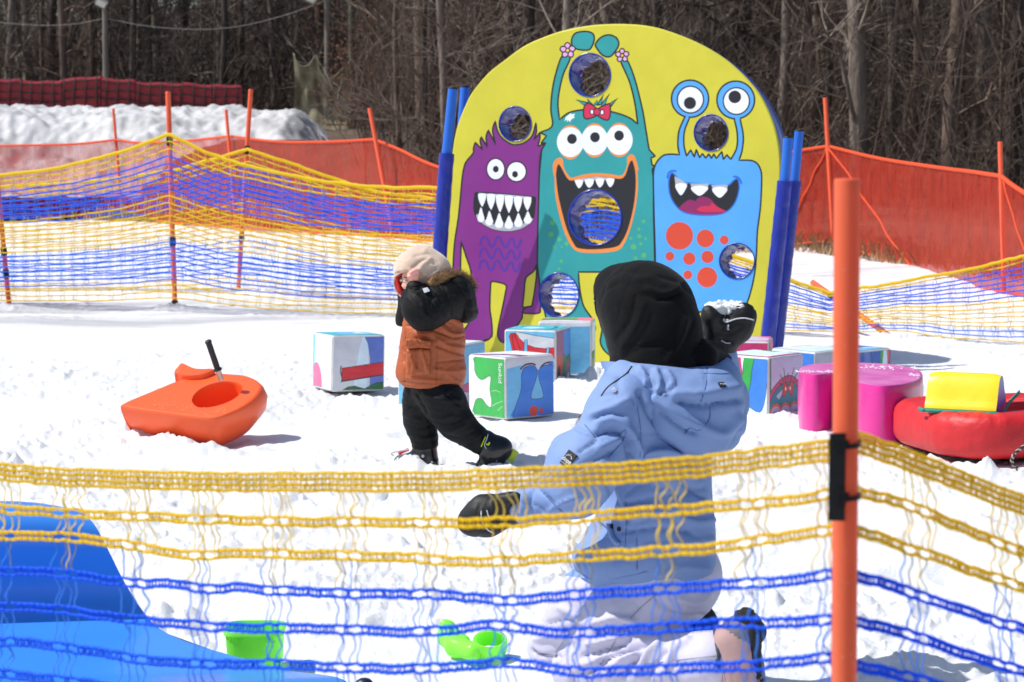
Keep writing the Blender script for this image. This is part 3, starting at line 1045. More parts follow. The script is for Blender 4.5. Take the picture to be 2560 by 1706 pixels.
for cx, w_, yt, yb in ((409, 66, 600, 703), (482, 70, 604, 728), (555, 70, 610, 746), (628, 70, 617, 752), (702, 68, 625, 747), (779, 66, 630, 735)):
    art.poly(cC((cx - w_ / 2, yt + 8, 'c'), (cx - w_ * .42, (yt + yb) / 2), (cx - 5, yb), (cx + 6, yb), (cx + w_ * .42, (yt + yb) / 2), (cx + w_ / 2, yt + 8, 'c'), (cx, yt)), 'white', 'purple_monster', 4)
for cx, w_, yt, yb in ((399, 56, 722, 832), (468, 62, 750, 860), (548, 70, 768, 880), (627, 72, 788, 886), (705, 70, 768, 872), (782, 66, 752, 846)):
    art.poly(cC((cx - w_ / 2, yb - 25), (cx - w_ * .3, (yt + yb) / 2 - 10), (cx - 5, yt), (cx + 6, yt), (cx + w_ * .32, (yt + yb) / 2 - 10), (cx + w_ / 2, yb - 30), (cx + w_ * .25, yb), (cx - w_ * .25, yb)), 'white', 'purple_monster', 4)
wl = [(395, 1025), (405, 975), (432, 955), (455, 980), (475, 1025), (495, 1038), (513, 1010), (528, 968), (555, 962), (572, 1000), (590, 1036), (612, 1036), (628, 1000), (645, 972), (665, 980), (680, 1035), (700, 1045), (718, 1015), (726, 978)]
for k in range(3):
    art.line(cC(*[(x - 4 * k, y + 96 * k) for x, y in wl]), 6.6, 'violet', 'purple_monster', 4)
# --- blue figure
bl = (cB((305, 1000), (308, 905), (330, 840), (380, 785), (440, 771), (518, 775, 'c'), (505, 690), (515, 580), (560, 470, 'c'), (600, 475, 'c'), (560, 580), (555, 690), (576, 787, 'c'), (610, 735, 'c'), (640, 795, 'c'), (655, 730, 'c'), (683, 800, 'c'), (705, 765, 'c'), (733, 803, 'c'), (758, 768, 'c'), (780, 805, 'c'), (798, 768, 'c'), (820, 806, 'c'), (865, 748, 'c'), (877, 815, 'c'), (905, 775, 'c'), (938, 814, 'c'), (985, 720), (990, 600), (966, 485, 'c'), (1015, 488, 'c'), (1040, 620), (1030, 740), (1005, 820, 'c'), (1100, 822), (1150, 845), (1182, 900), (1190, 980), (1180, 1200), (1155, 1400), (1148, 1568))
      + cM((1470, 1180), (1445, 1285), (1420, 1338, 'c'), (1225, 1350), (1100, 1350), (1030, 1320), (1018, 1200), (1018, 1110), (1012, 900)))
art.poly(bl, 'sky', 'blue_monster', 5, LW)
for (cx, cy, r_), (wx, wy, wr), (qx, qy, qr) in (((605, 318, 152), (608, 325), (604, 353)) , ((978, 328, 154), (983, 337), (970, 303))) if False else ((((605, 318, 152)), (608, 325, 107), (604, 353, 50)), ((978, 328, 154), (983, 337, 107), (970, 303, 52))):
    art.poly(ell(*cB((cx, cy))[0], r_ / 3.2667, r_ / 3.2667, 40), 'sky', 'blue_monster', 0, LW)
    art.poly(ell(*cB((wx, wy))[0], wr / 3.2667, 1.02 * wr / 3.2667, 36), 'white', 'blue_monster', 0, 3.6)
    art.poly(ell(*cB((qx, qy))[0], qr / 3.2667, None, 22), 'ink', 'blue_monster')
for q0, q1, q2, q3 in (((562, 474), (598, 480), (588, 460), (572, 460)), ((968, 490), (1013, 492), (1008, 472), (978, 472))):
    art.poly(cB((q0[0] + 4, q0[1] + 4), (q1[0] - 5, q1[1] + 4), (q2[0] + 5, q2[1]), (q3[0] - 3, q3[1])), 'sky', 'blue_monster')
art.line(cB((420, 965), (430, 925), (455, 908), (490, 908)), 5, 'royal', 'blue_monster', 4)
art.line(cB((960, 955), (985, 955), (1010, 975), (1025, 1010)), 5, 'royal', 'blue_monster', 4)
bm = cB((445, 935), (462, 925), (485, 945), (520, 985), (590, 1005), (720, 1015), (850, 1027), (920, 1022), (960, 985), (988, 970), (1003, 1000), (1005, 1060), (980, 1150), (930, 1220), (860, 1258), (750, 1270), (620, 1262), (540, 1237), (480, 1180), (440, 1100), (430, 1000))
art.poly(bm, 'ink', 'blue_monster', 4, 3.4, 'royal')
art.poly(cB((512, 1214), (560, 1165), (605, 1142), (645, 1155, 'c'), (680, 1125), (720, 1118), (775, 1140), (825, 1195), (905, 1237, 'c'), (850, 1258), (750, 1266), (620, 1258), (545, 1234)), 'plum', 'blue_monster', 4)
art.poly(cB((660, 1222), (700, 1197), (770, 1190), (778, 1165), (830, 1203), (892, 1238), (800, 1243), (700, 1240)), 'rose', 'blue_monster', 3)
for x0, x1, yt, ym, yb in ((478, 585, 950, 1010, 1106), (608, 757, 1010, 1030, 1110), (780, 914, 1022, 1040, 1126)):
    xm = (x0 + x1) / 2
    tooth = ((x0, yt, 'c'), (x0 + 8, ym + 15), (x0 + 25, yb - 30), (xm, yb), (x1 - 28, yb - 30), (x1 - 8, ym + 15), (x1, max(yt, 1012), 'c'))
    art.poly(cB(*tooth), 'grey', 'blue_monster', 4)
    art.poly(cB((x0 + 6, ym + 14), (xm, ym - 4), (x1 - 6, ym + 14), (x1 - 28, yb - 30), (xm, yb), (x0 + 25, yb - 30)), 'white', 'blue_monster', 4)
for cx, cy, r_ in ((1128, 1003, 62), (1246, 1015, 40), (1332, 1022, 20), (1084, 1096, 20), (1173, 1107, 28), (1256, 1099, 28), (1166, 1181, 20), (1254, 1192, 46)):
    art.poly(ell(*cM((cx, cy))[0], r_ / 1.8234, 1.02 * r_ / 1.8234, 28), 'brick', 'blue_monster')

def vinyl(name, rgb, **k):
    kw = dict(rough=0.42, var=0.07, scale=4, bump=0.16, bscale=4, bdist=0.03, spec=0.4)
    kw.update(k)
    return mat('vinyl_' + name, rgb, **kw)
PRINT = dict(base=vinyl('yellow', (204, 196, 58)), yellow=vinyl('yellow', (204, 196, 58)), teal=vinyl('teal', (46, 150, 152)), purple=vinyl('purple', (128, 44, 130)),
             sky=vinyl('sky', (84, 164, 236)), white=vinyl('white', (232, 236, 246)), ink=INK, orange=vinyl('orange', (232, 136, 62)), lilac=vinyl('lilac', (224, 168, 218)),
             gold=vinyl('gold', (238, 196, 70)), crimson=vinyl('crimson', (206, 44, 84)), leafgreen=vinyl('leafgreen', (82, 172, 108)), grey=vinyl('grey', (172, 174, 186)),
             violet=vinyl('violet', (88, 46, 150)), royal=vinyl('royal', (44, 104, 202)), plum=vinyl('plum', (138, 36, 94)), rose=vinyl('rose', (200, 44, 80)), brick=vinyl('brick', (212, 74, 50)))
BLUEV = mat('blue_vinyl', (24, 50, 156), 0.2, var=0.08, scale=5, bump=0.3, bscale=7, bdist=0.03, spec=0.6)

panel = empty('monster_panel', B0, 'big arched yellow foam panel printed with three cartoon monsters and six throwing holes', 'play panel')
v2, f2, m2, g2 = art.solve(BOARD_OUT, HOLES)
V3 = np.array([bd(x, y) for x, y in v2])
keys = list(PRINT)
T = 0.20
def sub_mesh(name, sel, parent):
    fs = f2[sel]
    used = np.unique(fs)
    remap = np.full(len(V3), -1); remap[used] = np.arange(len(used))
    ms = [PRINT[k] for k in m2[sel]]
    uniq = []
    for q in ms:
        if q not in uniq: uniq.append(q)
    me = bpy.data.meshes.new(name)
    tri = remap[fs]
    # keep faces turned to the front
    a, b, c = V3[fs[:, 0]], V3[fs[:, 1]], V3[fs[:, 2]]
    flip = (np.cross(b - a, c - a) @ BN) < 0
    tri[flip] = tri[flip][:, ::-1]
    me.from_pydata(V3[used].tolist(), [], tri.tolist())
    me.polygons.foreach_set('material_index', [uniq.index(q) for q in ms])
    me.update()
    return link_mesh(name, me, uniq, parent)
figs = np.array([str(x) for x in g2])
isb = (figs == '0') | (figs == 'panel')
sub_mesh('printed_cover', isb, panel)
for nm in ('purple_monster', 'teal_monster', 'blue_monster'):
    sub_mesh(nm, figs == nm, panel)
# foam body: rounded yellow edge, blue sides and back, blue-lined holes
body = MB()
out3 = np.array([bd(x, y) for x, y in BOARD_OUT])
cen = out3.mean(0)
def ringoff(grow, back):
    o_ = out3.copy()
    d = o_ - cen
    d -= (d @ BN)[:, None] * BN
    d /= np.linalg.norm(d, axis=1, keepdims=True)
    return o_ + d * grow - BN * back
rings = [ringoff(0.0, 0.0), ringoff(0.006, 0.003), ringoff(0.010, 0.010)]
body.grid(np.stack(rings), 0, closed_v=True)
body.grid(np.stack([rings[-1], ringoff(0.013, 0.03), ringoff(0.013, T - 0.02), ringoff(0.004, T)]), 1, closed_v=True)
hv, hf, _, _ = Art().solve(BOARD_OUT, HOLES)
hb = np.array([bd(x, y, -T) for x, y in hv])
body.add(hb, hf.tolist(), 1)
body.build('foam_core', [PRINT['yellow'], BLUEV], panel, 40)
for h in HOLES:
    hm = MB()
    f_ = np.array([bd(x, y) for x, y in h])
    c_ = f_.mean(0)
    n_ = len(f_)
    wob = 0.006 * np.sin(np.arange(n_) * 2.4) + 0.004 * np.sin(np.arange(n_) * 5.1 + 1)
    def rg(sc, back, w=0.0):
        d = f_ - c_
        r_ = np.linalg.norm(d, axis=1, keepdims=True)
        return c_ + d * (sc + w * wob[:, None] / r_) - BN * back
    hm.grid(np.stack([rg(1.04, -0.001), rg(1.03, -0.005), rg(0.985, -0.004), rg(0.965, 0.01, .5), rg(0.93, 0.06, 1.5), rg(0.95, 0.13, -1.5), rg(0.92, 0.19, 1.5), rg(0.97, T - 0.012, .5), rg(1.03, T + 0.004)]), 0, closed_v=True)
    hm.build('hole_lining', BLUEV, panel, 180)

# ---- blue padded posts that hold the panel
BLUEP = mat('blue_post', (34, 104, 206), 0.3, var=0.08, scale=6)
SLEEVE = mat('blue_sleeve', (22, 42, 150), 0.3, var=0.2, scale=10, bump=0.6, bscale=14, bdist=0.03, stretch=(1, 1, .5))
def post(top, split, bot, Yt, label, rp=0.033, rs=0.048):
    a, b, c = P(top[0], top[1], Yt), P(split[0], split[1], Yt), P(bot[0], bot[1], Yt)
    c[2] = min(c[2], 0.02)
    e = empty('padded_post', c, label, 'post', None)
    mb = MB(); mb.tube([a, b, b + (c - b) * .9], [rp] * 3, 14)
    mb.build('post', BLUEP, e, 40)
    mb = MB(); mb.tube([a + (a - b) * .012, a, a + (b - a) * .012], [rp * .97, rp * 1.04, rp * 1.04], 14)
    mb.build('end_cap', mat('black_plastic', (24, 24, 27), 0.4, spec=0.4), e, 40)
    n = 40
    t = np.linspace(0, 1, n)[:, None]
    mb = MB(); mb.tube(b * (1 - t) + c * t, rs * (1 + .04 * np.sin(np.arange(n) * 1.7) * np.random.default_rng(int(top[0])).random(n)), 14)
    mb.build('sleeve', SLEEVE, e, 60)
post((1133, 221), (1117, 384), (1080, 905), 14.72, 'blue padded post at the left edge of the monster panel, nearer of the two')
post((1163, 217), (1150, 392), (1108, 890), 15.5, 'blue padded post at the left edge of the monster panel, farther of the two')
post((1971, 344), (1962, 453), (1915, 868), 14.0, 'blue padded post at the right edge of the monster panel, shorter of the two', .031, .046)
post((1998, 327), (1987, 453), (1938, 870), 14.15, 'blue padded post at the right edge of the monster panel, taller of the two', .029, .042)

# ================================================================== nets and poles
ORANGEP = mat('orange_pole', (250, 104, 66), 0.38, var=0.06, scale=12, transl=0.12)
YEL = mat('net_yellow', (255, 226, 40), 0.6, var=0.04, scale=140, transl=0.6, bump=.2, bscale=400, bdist=.002)
YELP = mat('net_yellow_thread', (255, 232, 130), 0.6, var=0.05, scale=60, transl=0.6)
BLU = mat('net_blue', (38, 128, 255), 0.6, var=0.04, scale=140, transl=0.6, bump=.2, bscale=400, bdist=.002)
BLUP = mat('net_blue_thread', (110, 180, 255), 0.6, var=0.05, scale=60, transl=0.6)
ONET = mat('orange_netting', (198, 42, 18), 0.75, rgb2=(224, 66, 34), scale=3.5, alpha=0.60, weave=.13, transl=0.4)
ONETE = mat('orange_net_edge', (244, 92, 46), 0.7, transl=0.3)
BLACKP = mat('black_plastic', (24, 24, 27), 0.4)
STRAP = mat('black_strap', (20, 20, 22), 0.7)

def pole(top, bot, Y, rad, label, name='fence_pole', extra=None, Yt=None, grp=None):
    a, b = P(top[0], top[1], Yt or Y), P(bot[0], bot[1], Y)
    e = empty(name, b, label, 'pole', grp)
    b = b + (b - a) / np.linalg.norm(b - a) * 0.12
    mb = MB()
    mb.tube([a + (a - b) * 0.001, a, a + (b - a) * .004, b], [rad * .86, rad * .95, rad, rad], 14)
    mb.build('shaft', ORANGEP, e, 40)
    for k, ft in enumerate(extra or []):
        c = a + (b - a) * ft
        d = (b - a) / np.linalg.norm(b - a)
        mb = MB()
        mb.tube([c - d * .035, c + d * .035], rad * 1.28, 12)
        for s in (-1, 1):
            mb.box(c + d * .03 * s + np.array([0, -rad * 1.3, 0]), (rad * .7, rad * .4, .008))
        mb.build('clamp', BLACKP, e, 40)
    return e
Yn1, Yn2 = 19.5, 21.2
pole((420, 230), (437, 752), Yn1, .022, 'orange fence pole leaning slightly, nearer of the pair left of the panel, at higher net', extra=(.22, .40 + .27, .955))
pole((627, 224), (596, 720), Yn2, .021, 'orange fence pole leaning right, farther of the pair, at the lower net', extra=(.285, .7))
pole((-12, 400), (21, 745), 19.8, .022, 'orange fence pole leaning at the far left edge of the snow', extra=(.6, .75))
pole((2031, 706), (2226, 842), 16.1, .021, 'orange fence pole fallen over onto the sagging net right of the panel', Yt=16.9, extra=(.24,))
pole((283, 272), (306, 545), 40.4, .026, 'thin orange pole holding the orange net in front of the snow bank, leftmost')
pole((565, 275), (590, 570), 36.0, .026, 'thin orange pole tilted left, holding the orange net beside the snow bank end')
pole((924, 271), (984, 592), 32.7, .030, 'orange pole leaning left, holding the orange net beside the rust-brown shrubs')
pole((2063, 245), (2084, 622), 29.0, .028, 'orange pole holding the orange net between the panel and the near pole')
pole((2500, 355), (2510, 722), 21.2, .022, 'orange pole holding the orange net at the right edge of the snow')

def interp(curve, x):
    c = np.asarray(catmull(curve, 6))
    return np.interp(x, c[:, 0], c[:, 1])

def netting(name, label, cat, top, bot, Yfun, x0, x1, rows, step_m, nodes=140, rw=0.0088, seed=0, sagk=0.0, tw=0.0019, ncol=4):
    """striped safety net: knotted rows (colour from 'rows') between a top and a bottom edge, with thin drop threads"""
    r = np.random.default_rng(seed)
    xs = np.linspace(x0, x1, nodes)
    yt, yb = interp(top, xs), interp(bot, xs)
    Ys = np.array([Yfun(x) for x in xs])
    A = np.array([P(x, y, Y) for x, y, Y in zip(xs, yt, Ys)])
    B = np.array([P(x, y, Y) for x, y, Y in zip(xs, yb, Ys)])
    nR = len(rows)
    mb = MB()
    lines = []
    for k, ch in enumerate(rows):
        t = (k / (nR - 1)) ** 0.95
        p = A * (1 - t) + B * t
        w = 0.006 * noise2(xs * .02 + k * 7.1, np.full_like(xs, k * 1.7), seed) + 0.0035 * noise2(xs * .09 + k * 3.3, np.full_like(xs, k * .9), seed + 1)
        p = p + np.stack([w * 0, w * 1.5, w], 1)
        lines.append(p)
        wd = rw * (2.4 if k == 0 else 1.0 if k < 10 else .8)
        mb.tube(p, wd, 4, 'yb'.index(ch), flat=(0.35, 1.0), up=(0, 0, 1))
    L = np.concatenate([[0], np.cumsum(np.linalg.norm(np.diff(A, axis=0), axis=1))])
    s = 0.02
    while s < L[-1]:
        i = min(np.searchsorted(L, s), len(L) - 1)
        f = (s - L[i - 1]) / (L[i] - L[i - 1])
        for k in range(nR - 1):
            a = lines[k][i - 1] * (1 - f) + lines[k][i] * f
            b = lines[k + 1][i - 1] * (1 - f) + lines[k + 1][i] * f
            for q in range(ncol):
                o1, o2 = r.normal(0, .010, 2)
                dx = np.array([(q - (ncol - 1) / 2) * 0.014, 0, 0])
                mid = (a + b) / 2 + dx + np.array([r.normal(0, .006), 0, 0])
                mb.tube([a + dx + [o1 * .4, 0, 0], mid, b + dx + [o2 * .4, 0, 0]], tw, 3, 2 + 'yb'.index(rows[k + 1]), cap=False)
        s += step_m
    o = mb.build(name, [YEL, BLU, YELP, BLUP], None, 180)
    return tag(o, label, cat, 'yellow and blue safety nets')
PAT = 'yyy' + 'b' * 6 + 'y' * 7 + 'b' * 7 + 'yyy'
n1t = [(-140, 455), (0, 439), (145, 419), (291, 383), (380, 352), (422, 334, 'c'), (533, 388), (630, 417), (727, 439), (824, 456), (970, 469), (1096, 470), (1300, 470), (1500, 482), (1640, 530), (1800, 625), (1920, 672)]
n1b = [(-140, 752), (0, 752), (280, 752), (432, 745), (600, 765), (800, 780), (1010, 785), (1300, 790), (1700, 815), (1920, 826)]
netting('safety_net', 'yellow and blue net peaking highest on a leaning pole, nearer of two left nets', 'net', n1t, n1b, lambda x: 19.6 - (x - 0) * 0.0016, -120, 1905, PAT, 0.125, nodes=190, seed=1)
n2t = [(-140, 478), (0, 468), (97, 463), (242, 452), (422, 427), (509, 405), (620, 373, 'c'), (727, 408), (785, 430), (921, 474), (1096, 500), (1300, 530), (1500, 500), (1600, 520)]
n2b = [(-140, 730), (0, 732), (300, 730), (596, 722), (800, 745), (1096, 765), (1300, 770), (1600, 790)]
netting('safety_net', 'yellow and blue net with the lower peak, behind the nearer left net', 'net', n2t, n2b, lambda x: 21.4 - x * 0.0013, -120, 1600, PAT, 0.125, nodes=150, seed=2)
n3t = [(1860, 652), (1965, 693), (2075, 735, 'c'), (2150, 722), (2267, 703), (2417, 674), (2560, 640), (2760, 596)]
n3b = [(1860, 824), (2060, 829), (2160, 829), (2244, 827), (2417, 848), (2560, 856), (2760, 866)]
netting('safety_net', 'yellow and blue net sagging low from the fallen pole to the right edge', 'net', n3t, n3b, lambda x: 16.3 - (x - 2060) * .0016, 1885, 2740, 'yy' + 'b' * 6 + 'y' * 6 + 'bby', 0.11, nodes=60, seed=3, rw=.0065)

def mesh_sheet(name, label, top, bot, Yfun, x0, x1, m, edge=None, cat='net', nx=90, ny=9, bulge=0.12, er=0.022, seed=0, grp=None, diag=()):
    xs = np.linspace(x0, x1, nx)
    yt, yb = interp(top, xs), interp(bot, xs)
    pts = np.zeros((nx, ny, 3))
    for i in range(nx):
        Y = Yfun(xs[i])
        a, b = P(xs[i], yt[i], Y), P(xs[i], yb[i], Y)
        for j in range(ny):
            t = j / (ny - 1)
            pts[i, j] = a * (1 - t) + b * t + np.array([0, bulge * math.sin(t * math.pi) * (1 + noise2(np.array([i * .23]), np.array([j * .5 + seed]))[0]), 0])
    mb = MB()
    mb.grid(pts, 0)
    if edge:
        mb.tube(pts[:, 0], er, 6, 1)
        mb.tube(pts[:, -1], er * .6, 5, 1)
        for (xa, xb, w_) in diag:
            i0, i1 = int(np.interp(xa, xs, np.arange(nx))), int(np.interp(xb, xs, np.arange(nx)))
            ln = np.array([pts[int(round(i0 + (i1 - i0) * t)), int(round(t * (ny - 1)))] for t in np.linspace(0, 1, 9)]) + np.array([0, -.03, 0])
            mb.tube(spline3(ln, 30), w_, 5, 1, flat=(.4, 1))
    o = mb.build(name, [m, edge] if edge else [m], None, 180)
    return tag(o, label, cat, grp)
mesh_sheet('orange_net', 'orange mesh net stretched in front of the snow bank on the left',
           [(-160, 372), (0, 365), (180, 361), (289, 350, 'c'), (360, 358), (470, 352), (574, 341, 'c'), (700, 355), (820, 355), (936, 349, 'c'), (1000, 375), (1096, 418), (1300, 470)],
           [(-160, 538), (0, 540), (300, 545), (588, 570), (984, 595), (1300, 625)], lambda x: float(np.interp(x, [-160, 305, 590, 984, 1300], [41.5, 40.3, 35.9, 32.6, 30])), -150, 1290, ONET, ONETE, seed=1)
mesh_sheet('orange_net', 'orange mesh net stretched before the wood right of the panel',
           [(1860, 400), (1985, 379), (2070, 366, 'c'), (2200, 397), (2350, 420), (2430, 430), (2502, 441, 'c'), (2560, 482), (2760, 600)],
           [(1860, 614), (1980, 611), (2080, 607), (2221, 654), (2359, 697), (2505, 730), (2760, 770)], lambda x: float(np.interp(x, [1860, 2080, 2505, 2760], [30.5, 28.95, 21.15, 18.5])), 1870, 2740, ONET, ONETE, seed=2, diag=((2075, 2290, .016), (2066, 1965, .013), (2510, 2620, .013)))

# ---- foreground net on the big orange pole
YP = 2.89
PX = 2112
px0 = (PX - 1280) / FPX * YP
def plan_left(px):
    # vertical plane through the pole and (px 0, Y 3.58)
    a = np.array([px0, YP]); b = np.array([-1280 / FPX * 3.58, 3.58])
    d = b - a
    k = (px - 1280) / FPX
    t = (k * a[1] - a[0]) / (d[0] - k * d[1])
    return a[1] + t * d[1]
def plan_right(px):
    a = np.array([px0, YP]); b = np.array([(2560 - 1280) / FPX * 3.13, 3.13])
    d = b - a
    k = (px - 1280) / FPX
    t = (k * a[1] - a[0]) / (d[0] - k * d[1])
    return a[1] + t * d[1]
LR = [[(-500, 1150), (-250, 1165), (0, 1182), (250, 1196), (510, 1203), (750, 1205), (1000, 1205), (1250, 1198), (1510, 1186), (1760, 1164), (2000, 1136), (2086, 1122)],
      [(-500, 1235), (-250, 1255), (0, 1272), (200, 1285), (510, 1298), (750, 1305), (1000, 1307), (1255, 1307), (1510, 1289), (1773, 1270), (2000, 1247), (2086, 1234)],
      [(-500, 1320), (-250, 1335), (0, 1339), (212, 1347), (400, 1378), (510, 1386), (680, 1385), (840, 1390), (1000, 1395), (1255, 1404), (1510, 1389), (1765, 1370), (2000, 1338), (2086, 1325)],
      [(-500, 1395), (-250, 1412), (0, 1427), (170, 1436), (340, 1460), (420, 1458), (531, 1474), (600, 1470), (740, 1480), (1000, 1485), (1130, 1490), (1255, 1502), (1510, 1482), (1765, 1467), (2000, 1448), (2086, 1434)],
      [(-500, 1485), (-250, 1500), (0, 1517), (170, 1527), (382, 1555), (531, 1568), (760, 1572), (1000, 1581), (1120, 1576), (1255, 1562), (1382, 1582), (1552, 1578), (1765, 1562), (2000, 1555), (2086, 1546)],
      [(-500, 1565), (-250, 1585), (0, 1602), (170, 1621), (340, 1646), (510, 1660), (722, 1663), (1000, 1673), (1276, 1660), (1425, 1678), (1552, 1678), (1765, 1668), (2000, 1653), (2086, 1645)],
      [(-500, 1650), (-250, 1670), (0, 1687), (170, 1700), (340, 1728), (600, 1750), (1000, 1768), (1500, 1770), (2000, 1755), (2086, 1746)],
      [(-500, 1735), (-250, 1755), (0, 1772), (500, 1830), (1000, 1860), (1500, 1860), (2000, 1850), (2086, 1845)]]
RR = [[(2138, 1106), (2230, 1134), (2340, 1178), (2450, 1222), (2560, 1265), (2700, 1320), (2900, 1385)],
      [(2138, 1228), (2200, 1244), (2286, 1270), (2385, 1311), (2470, 1348), (2560, 1382), (2700, 1434), (2900, 1500)],
      [(2138, 1327), (2200, 1345), (2286, 1377), (2360, 1400), (2430, 1428), (2560, 1470), (2700, 1525), (2900, 1590)],
      [(2138, 1440), (2210, 1458), (2295, 1488), (2385, 1518), (2470, 1548), (2560, 1573), (2700, 1615), (2900, 1680)],
      [(2138, 1552), (2210, 1570), (2295, 1596), (2430, 1640), (2560, 1680), (2700, 1720), (2900, 1780)],
      [(2138, 1662), (2250, 1690), (2340, 1712), (2560, 1778), (2900, 1880)],
      [(2138, 1768), (2340, 1815), (2560, 1880), (2900, 1980)]]
GL = [-330, -165, 8, 165, 335, 505, 690, 870, 1068, 1262, 1455, 1665, 1882, 2074]
GR = [2291, 2511, 2740]
fnet = empty('safety_net', (px0 - .3, YP + .2, 0), 'near yellow and blue net stretched across the front, tied to the big orange pole', 'net', 'yellow and blue safety nets')

def fore_panel(rows, plan, x0, x1, groups, seed, name):
    r = np.random.default_rng(seed)
    cords = MB()
    bunch = {g: MB() for g in groups}
    xs = np.arange(x0, x1, 3.6)
    Y = np.array([plan(x) for x in xs])
    paths = []
    for k, row in enumerate(rows):
        y = interp(row, xs) + 1.6 * noise2(xs * .03, np.full_like(xs, k * 9.), seed) + .8 * noise2(xs * .11, np.full_like(xs, k * 5.), seed)
        p = np.array([P(a, b, c) for a, b, c in zip(xs, y, Y)])
        p[:, 1] += 0.004 * noise2(xs * .012 + k * 3, np.full_like(xs, 2.), seed + 2)
        paths.append(p)
        ci = 0 if k < 3 else 1
        s = np.concatenate([[0], np.cumsum(np.linalg.norm(np.diff(p, axis=0), axis=1))])
        bead = 1 + 0.34 * np.sin(s / 0.0062 * 2 * math.pi + k)
        offs = np.array([-1.5, -.5, .5, 1.5]) * 0.0084 if k == 0 else np.array([-.5, .5]) * 0.0098
        rad = 0.0027 if k == 0 else 0.0030
        open_ = np.zeros(len(xs))
        if k:
            for g in groups:
                for e in (-19, 19):
                    open_ += np.exp(-((xs - g - e) / 12) ** 4)
        wavy = 0.0010 * noise2(s * 60, np.full_like(s, k * 1.0), seed + 9)
        for q, of in enumerate(offs):
            pp = p.copy()
            pp[:, 2] += of * (1 + 0.28 * open_) + wavy
            pp[:, 1] += 0.0015 * np.sin(s / 0.0062 * math.pi + q)
            cords.tube(pp, rad * np.roll(bead, q * 2) * (1 - .25 * np.clip(open_, 0, 1)), 6, ci)
        n_r = int(s[-1] / 0.0062)
        for i in range(n_r):
            st = (i + .5) * 0.0062
            j = min(np.searchsorted(s, st), len(s) - 1)
            if open_[j] > .45:
                continue
            for a_, b_ in zip(offs[:-1], offs[1:]):
                if r.random() < .06: continue
                z0, z1 = p[j] + [0, 0, a_], p[j] + [0.001 * r.normal(), 0, b_]
                cords.tube([z0, z1], 0.0014 + .0004 * r.random(), 3, ci, cap=False)
    # drop threads in loose bunches of four or five
    for k in range(len(rows) - 1):
        for g in groups:
            ph = r.normal(0, 1)
            for q in range(5 if k < 2 else 4):
                ox = ((q - 1.7) * 17 + r.normal(0, 4))
                j = int(np.clip((g + ox - x0) / 3.6, 0, len(xs) - 1))
                a, b = paths[k][j].copy(), paths[k + 1][int(np.clip(j + (8 * (1 if k < 2 else .3) + r.normal(0, 3)) / 3.6, 0, len(xs) - 1))].copy()
                a[2] -= (0.014 if k == 0 else .005); b[2] += .005
                t = np.linspace(0, 1, 20)[:, None]
                sw = (0.0045 * np.sin(t * math.pi * (1.1 + .5 * r.random()) + ph + .4 * r.normal()) * (1 + .5 * r.normal()) + .0010 * np.sin(t * 11 + r.random() * 6)) * np.sin(t * math.pi) ** .6
                p = a * (1 - t) + b * t + np.hstack([sw, sw * .4 * r.normal(), sw * 0])
                mi = 0 if k < 2 else (r.integers(0, 2) if k == 2 else 1)
                if k == 2: mi = 2 if q % 2 else (1 if r.random() < .5 else 0)
                for fz in range(1):
                    bunch[g].tube(p + np.array([fz * .0022 + .0008 * np.sin(t[:, 0] * 7 + fz * 2), 0 * t[:, 0], 0 * t[:, 0]]).T, 0.0011 + .0004 * r.random(), 4, mi, cap=False)
    cords.build('cords', [YEL, BLU], fnet, 180)
    for g in groups:
        bunch[g].build('thread_bunch', [YELP, BLUP, mat('grey_thread', (150, 150, 140), .6, alpha=.8)], fnet, 180)
fore_panel(LR, plan_left, -480, 2094, GL, 11, 'left')
fore_panel(RR, plan_right, 2132, 2900, GR, 12, 'right')

a, b = P(2118, 447, YP), P(2110, 1706, YP)
b = a + (b - a) / (b[2] - a[2]) * (-0.12 - a[2])
root = a + (b - a) * (a[2] / (a[2] + .12))
pe = empty('fence_pole', root, 'big orange plastic pole in the foreground holding the near net', 'pole')
PBIG = mat('orange_tube', (255, 128, 88), 0.33, var=0.05, scale=18, transl=0.35, spec=0.5)
mb = MB()
d = (b - a) / np.linalg.norm(b - a)
rp = 0.0165
mb.tube([a + d * .010, a + d * .0006, a, a + d * .0012, a + d * .004, a + (b - a) * .5, b], [rp * .80, rp * .80, rp * .90, rp * .98, rp, rp, rp * .98], 40, 0)
mb.build('shaft', PBIG, pe, 40)
drop = MB()
rr_ = np.random.default_rng(4)
for i in range(110):
    t = rr_.random() * .95 + .01
    th = -math.pi / 2 + rr_.normal(0, .75)
    c = a + (b - a) * t + np.array([math.cos(th), math.sin(th), 0]) * rp
    s_ = .0004 + .0010 * rr_.random() ** 2
    n = 6
    u = np.array([-math.sin(th), math.cos(th), 0]); w_ = np.array([0, 0, 1.0]); nn = np.array([math.cos(th), math.sin(th), 0])
    vv_ = [c + nn * s_ * .5] + [c + (u * math.cos(q) + w_ * math.sin(q)) * s_ for q in np.arange(n) * 2 * math.pi / n]
    drop.add(vv_, [(0, 1 + q, 1 + (q + 1) % n) for q in range(n)])
drop.build('water_drops', mat('water_drop', (250, 160, 130), 0.08, var=.02, spec=.8), pe, 180)['kind'] = 'stuff'
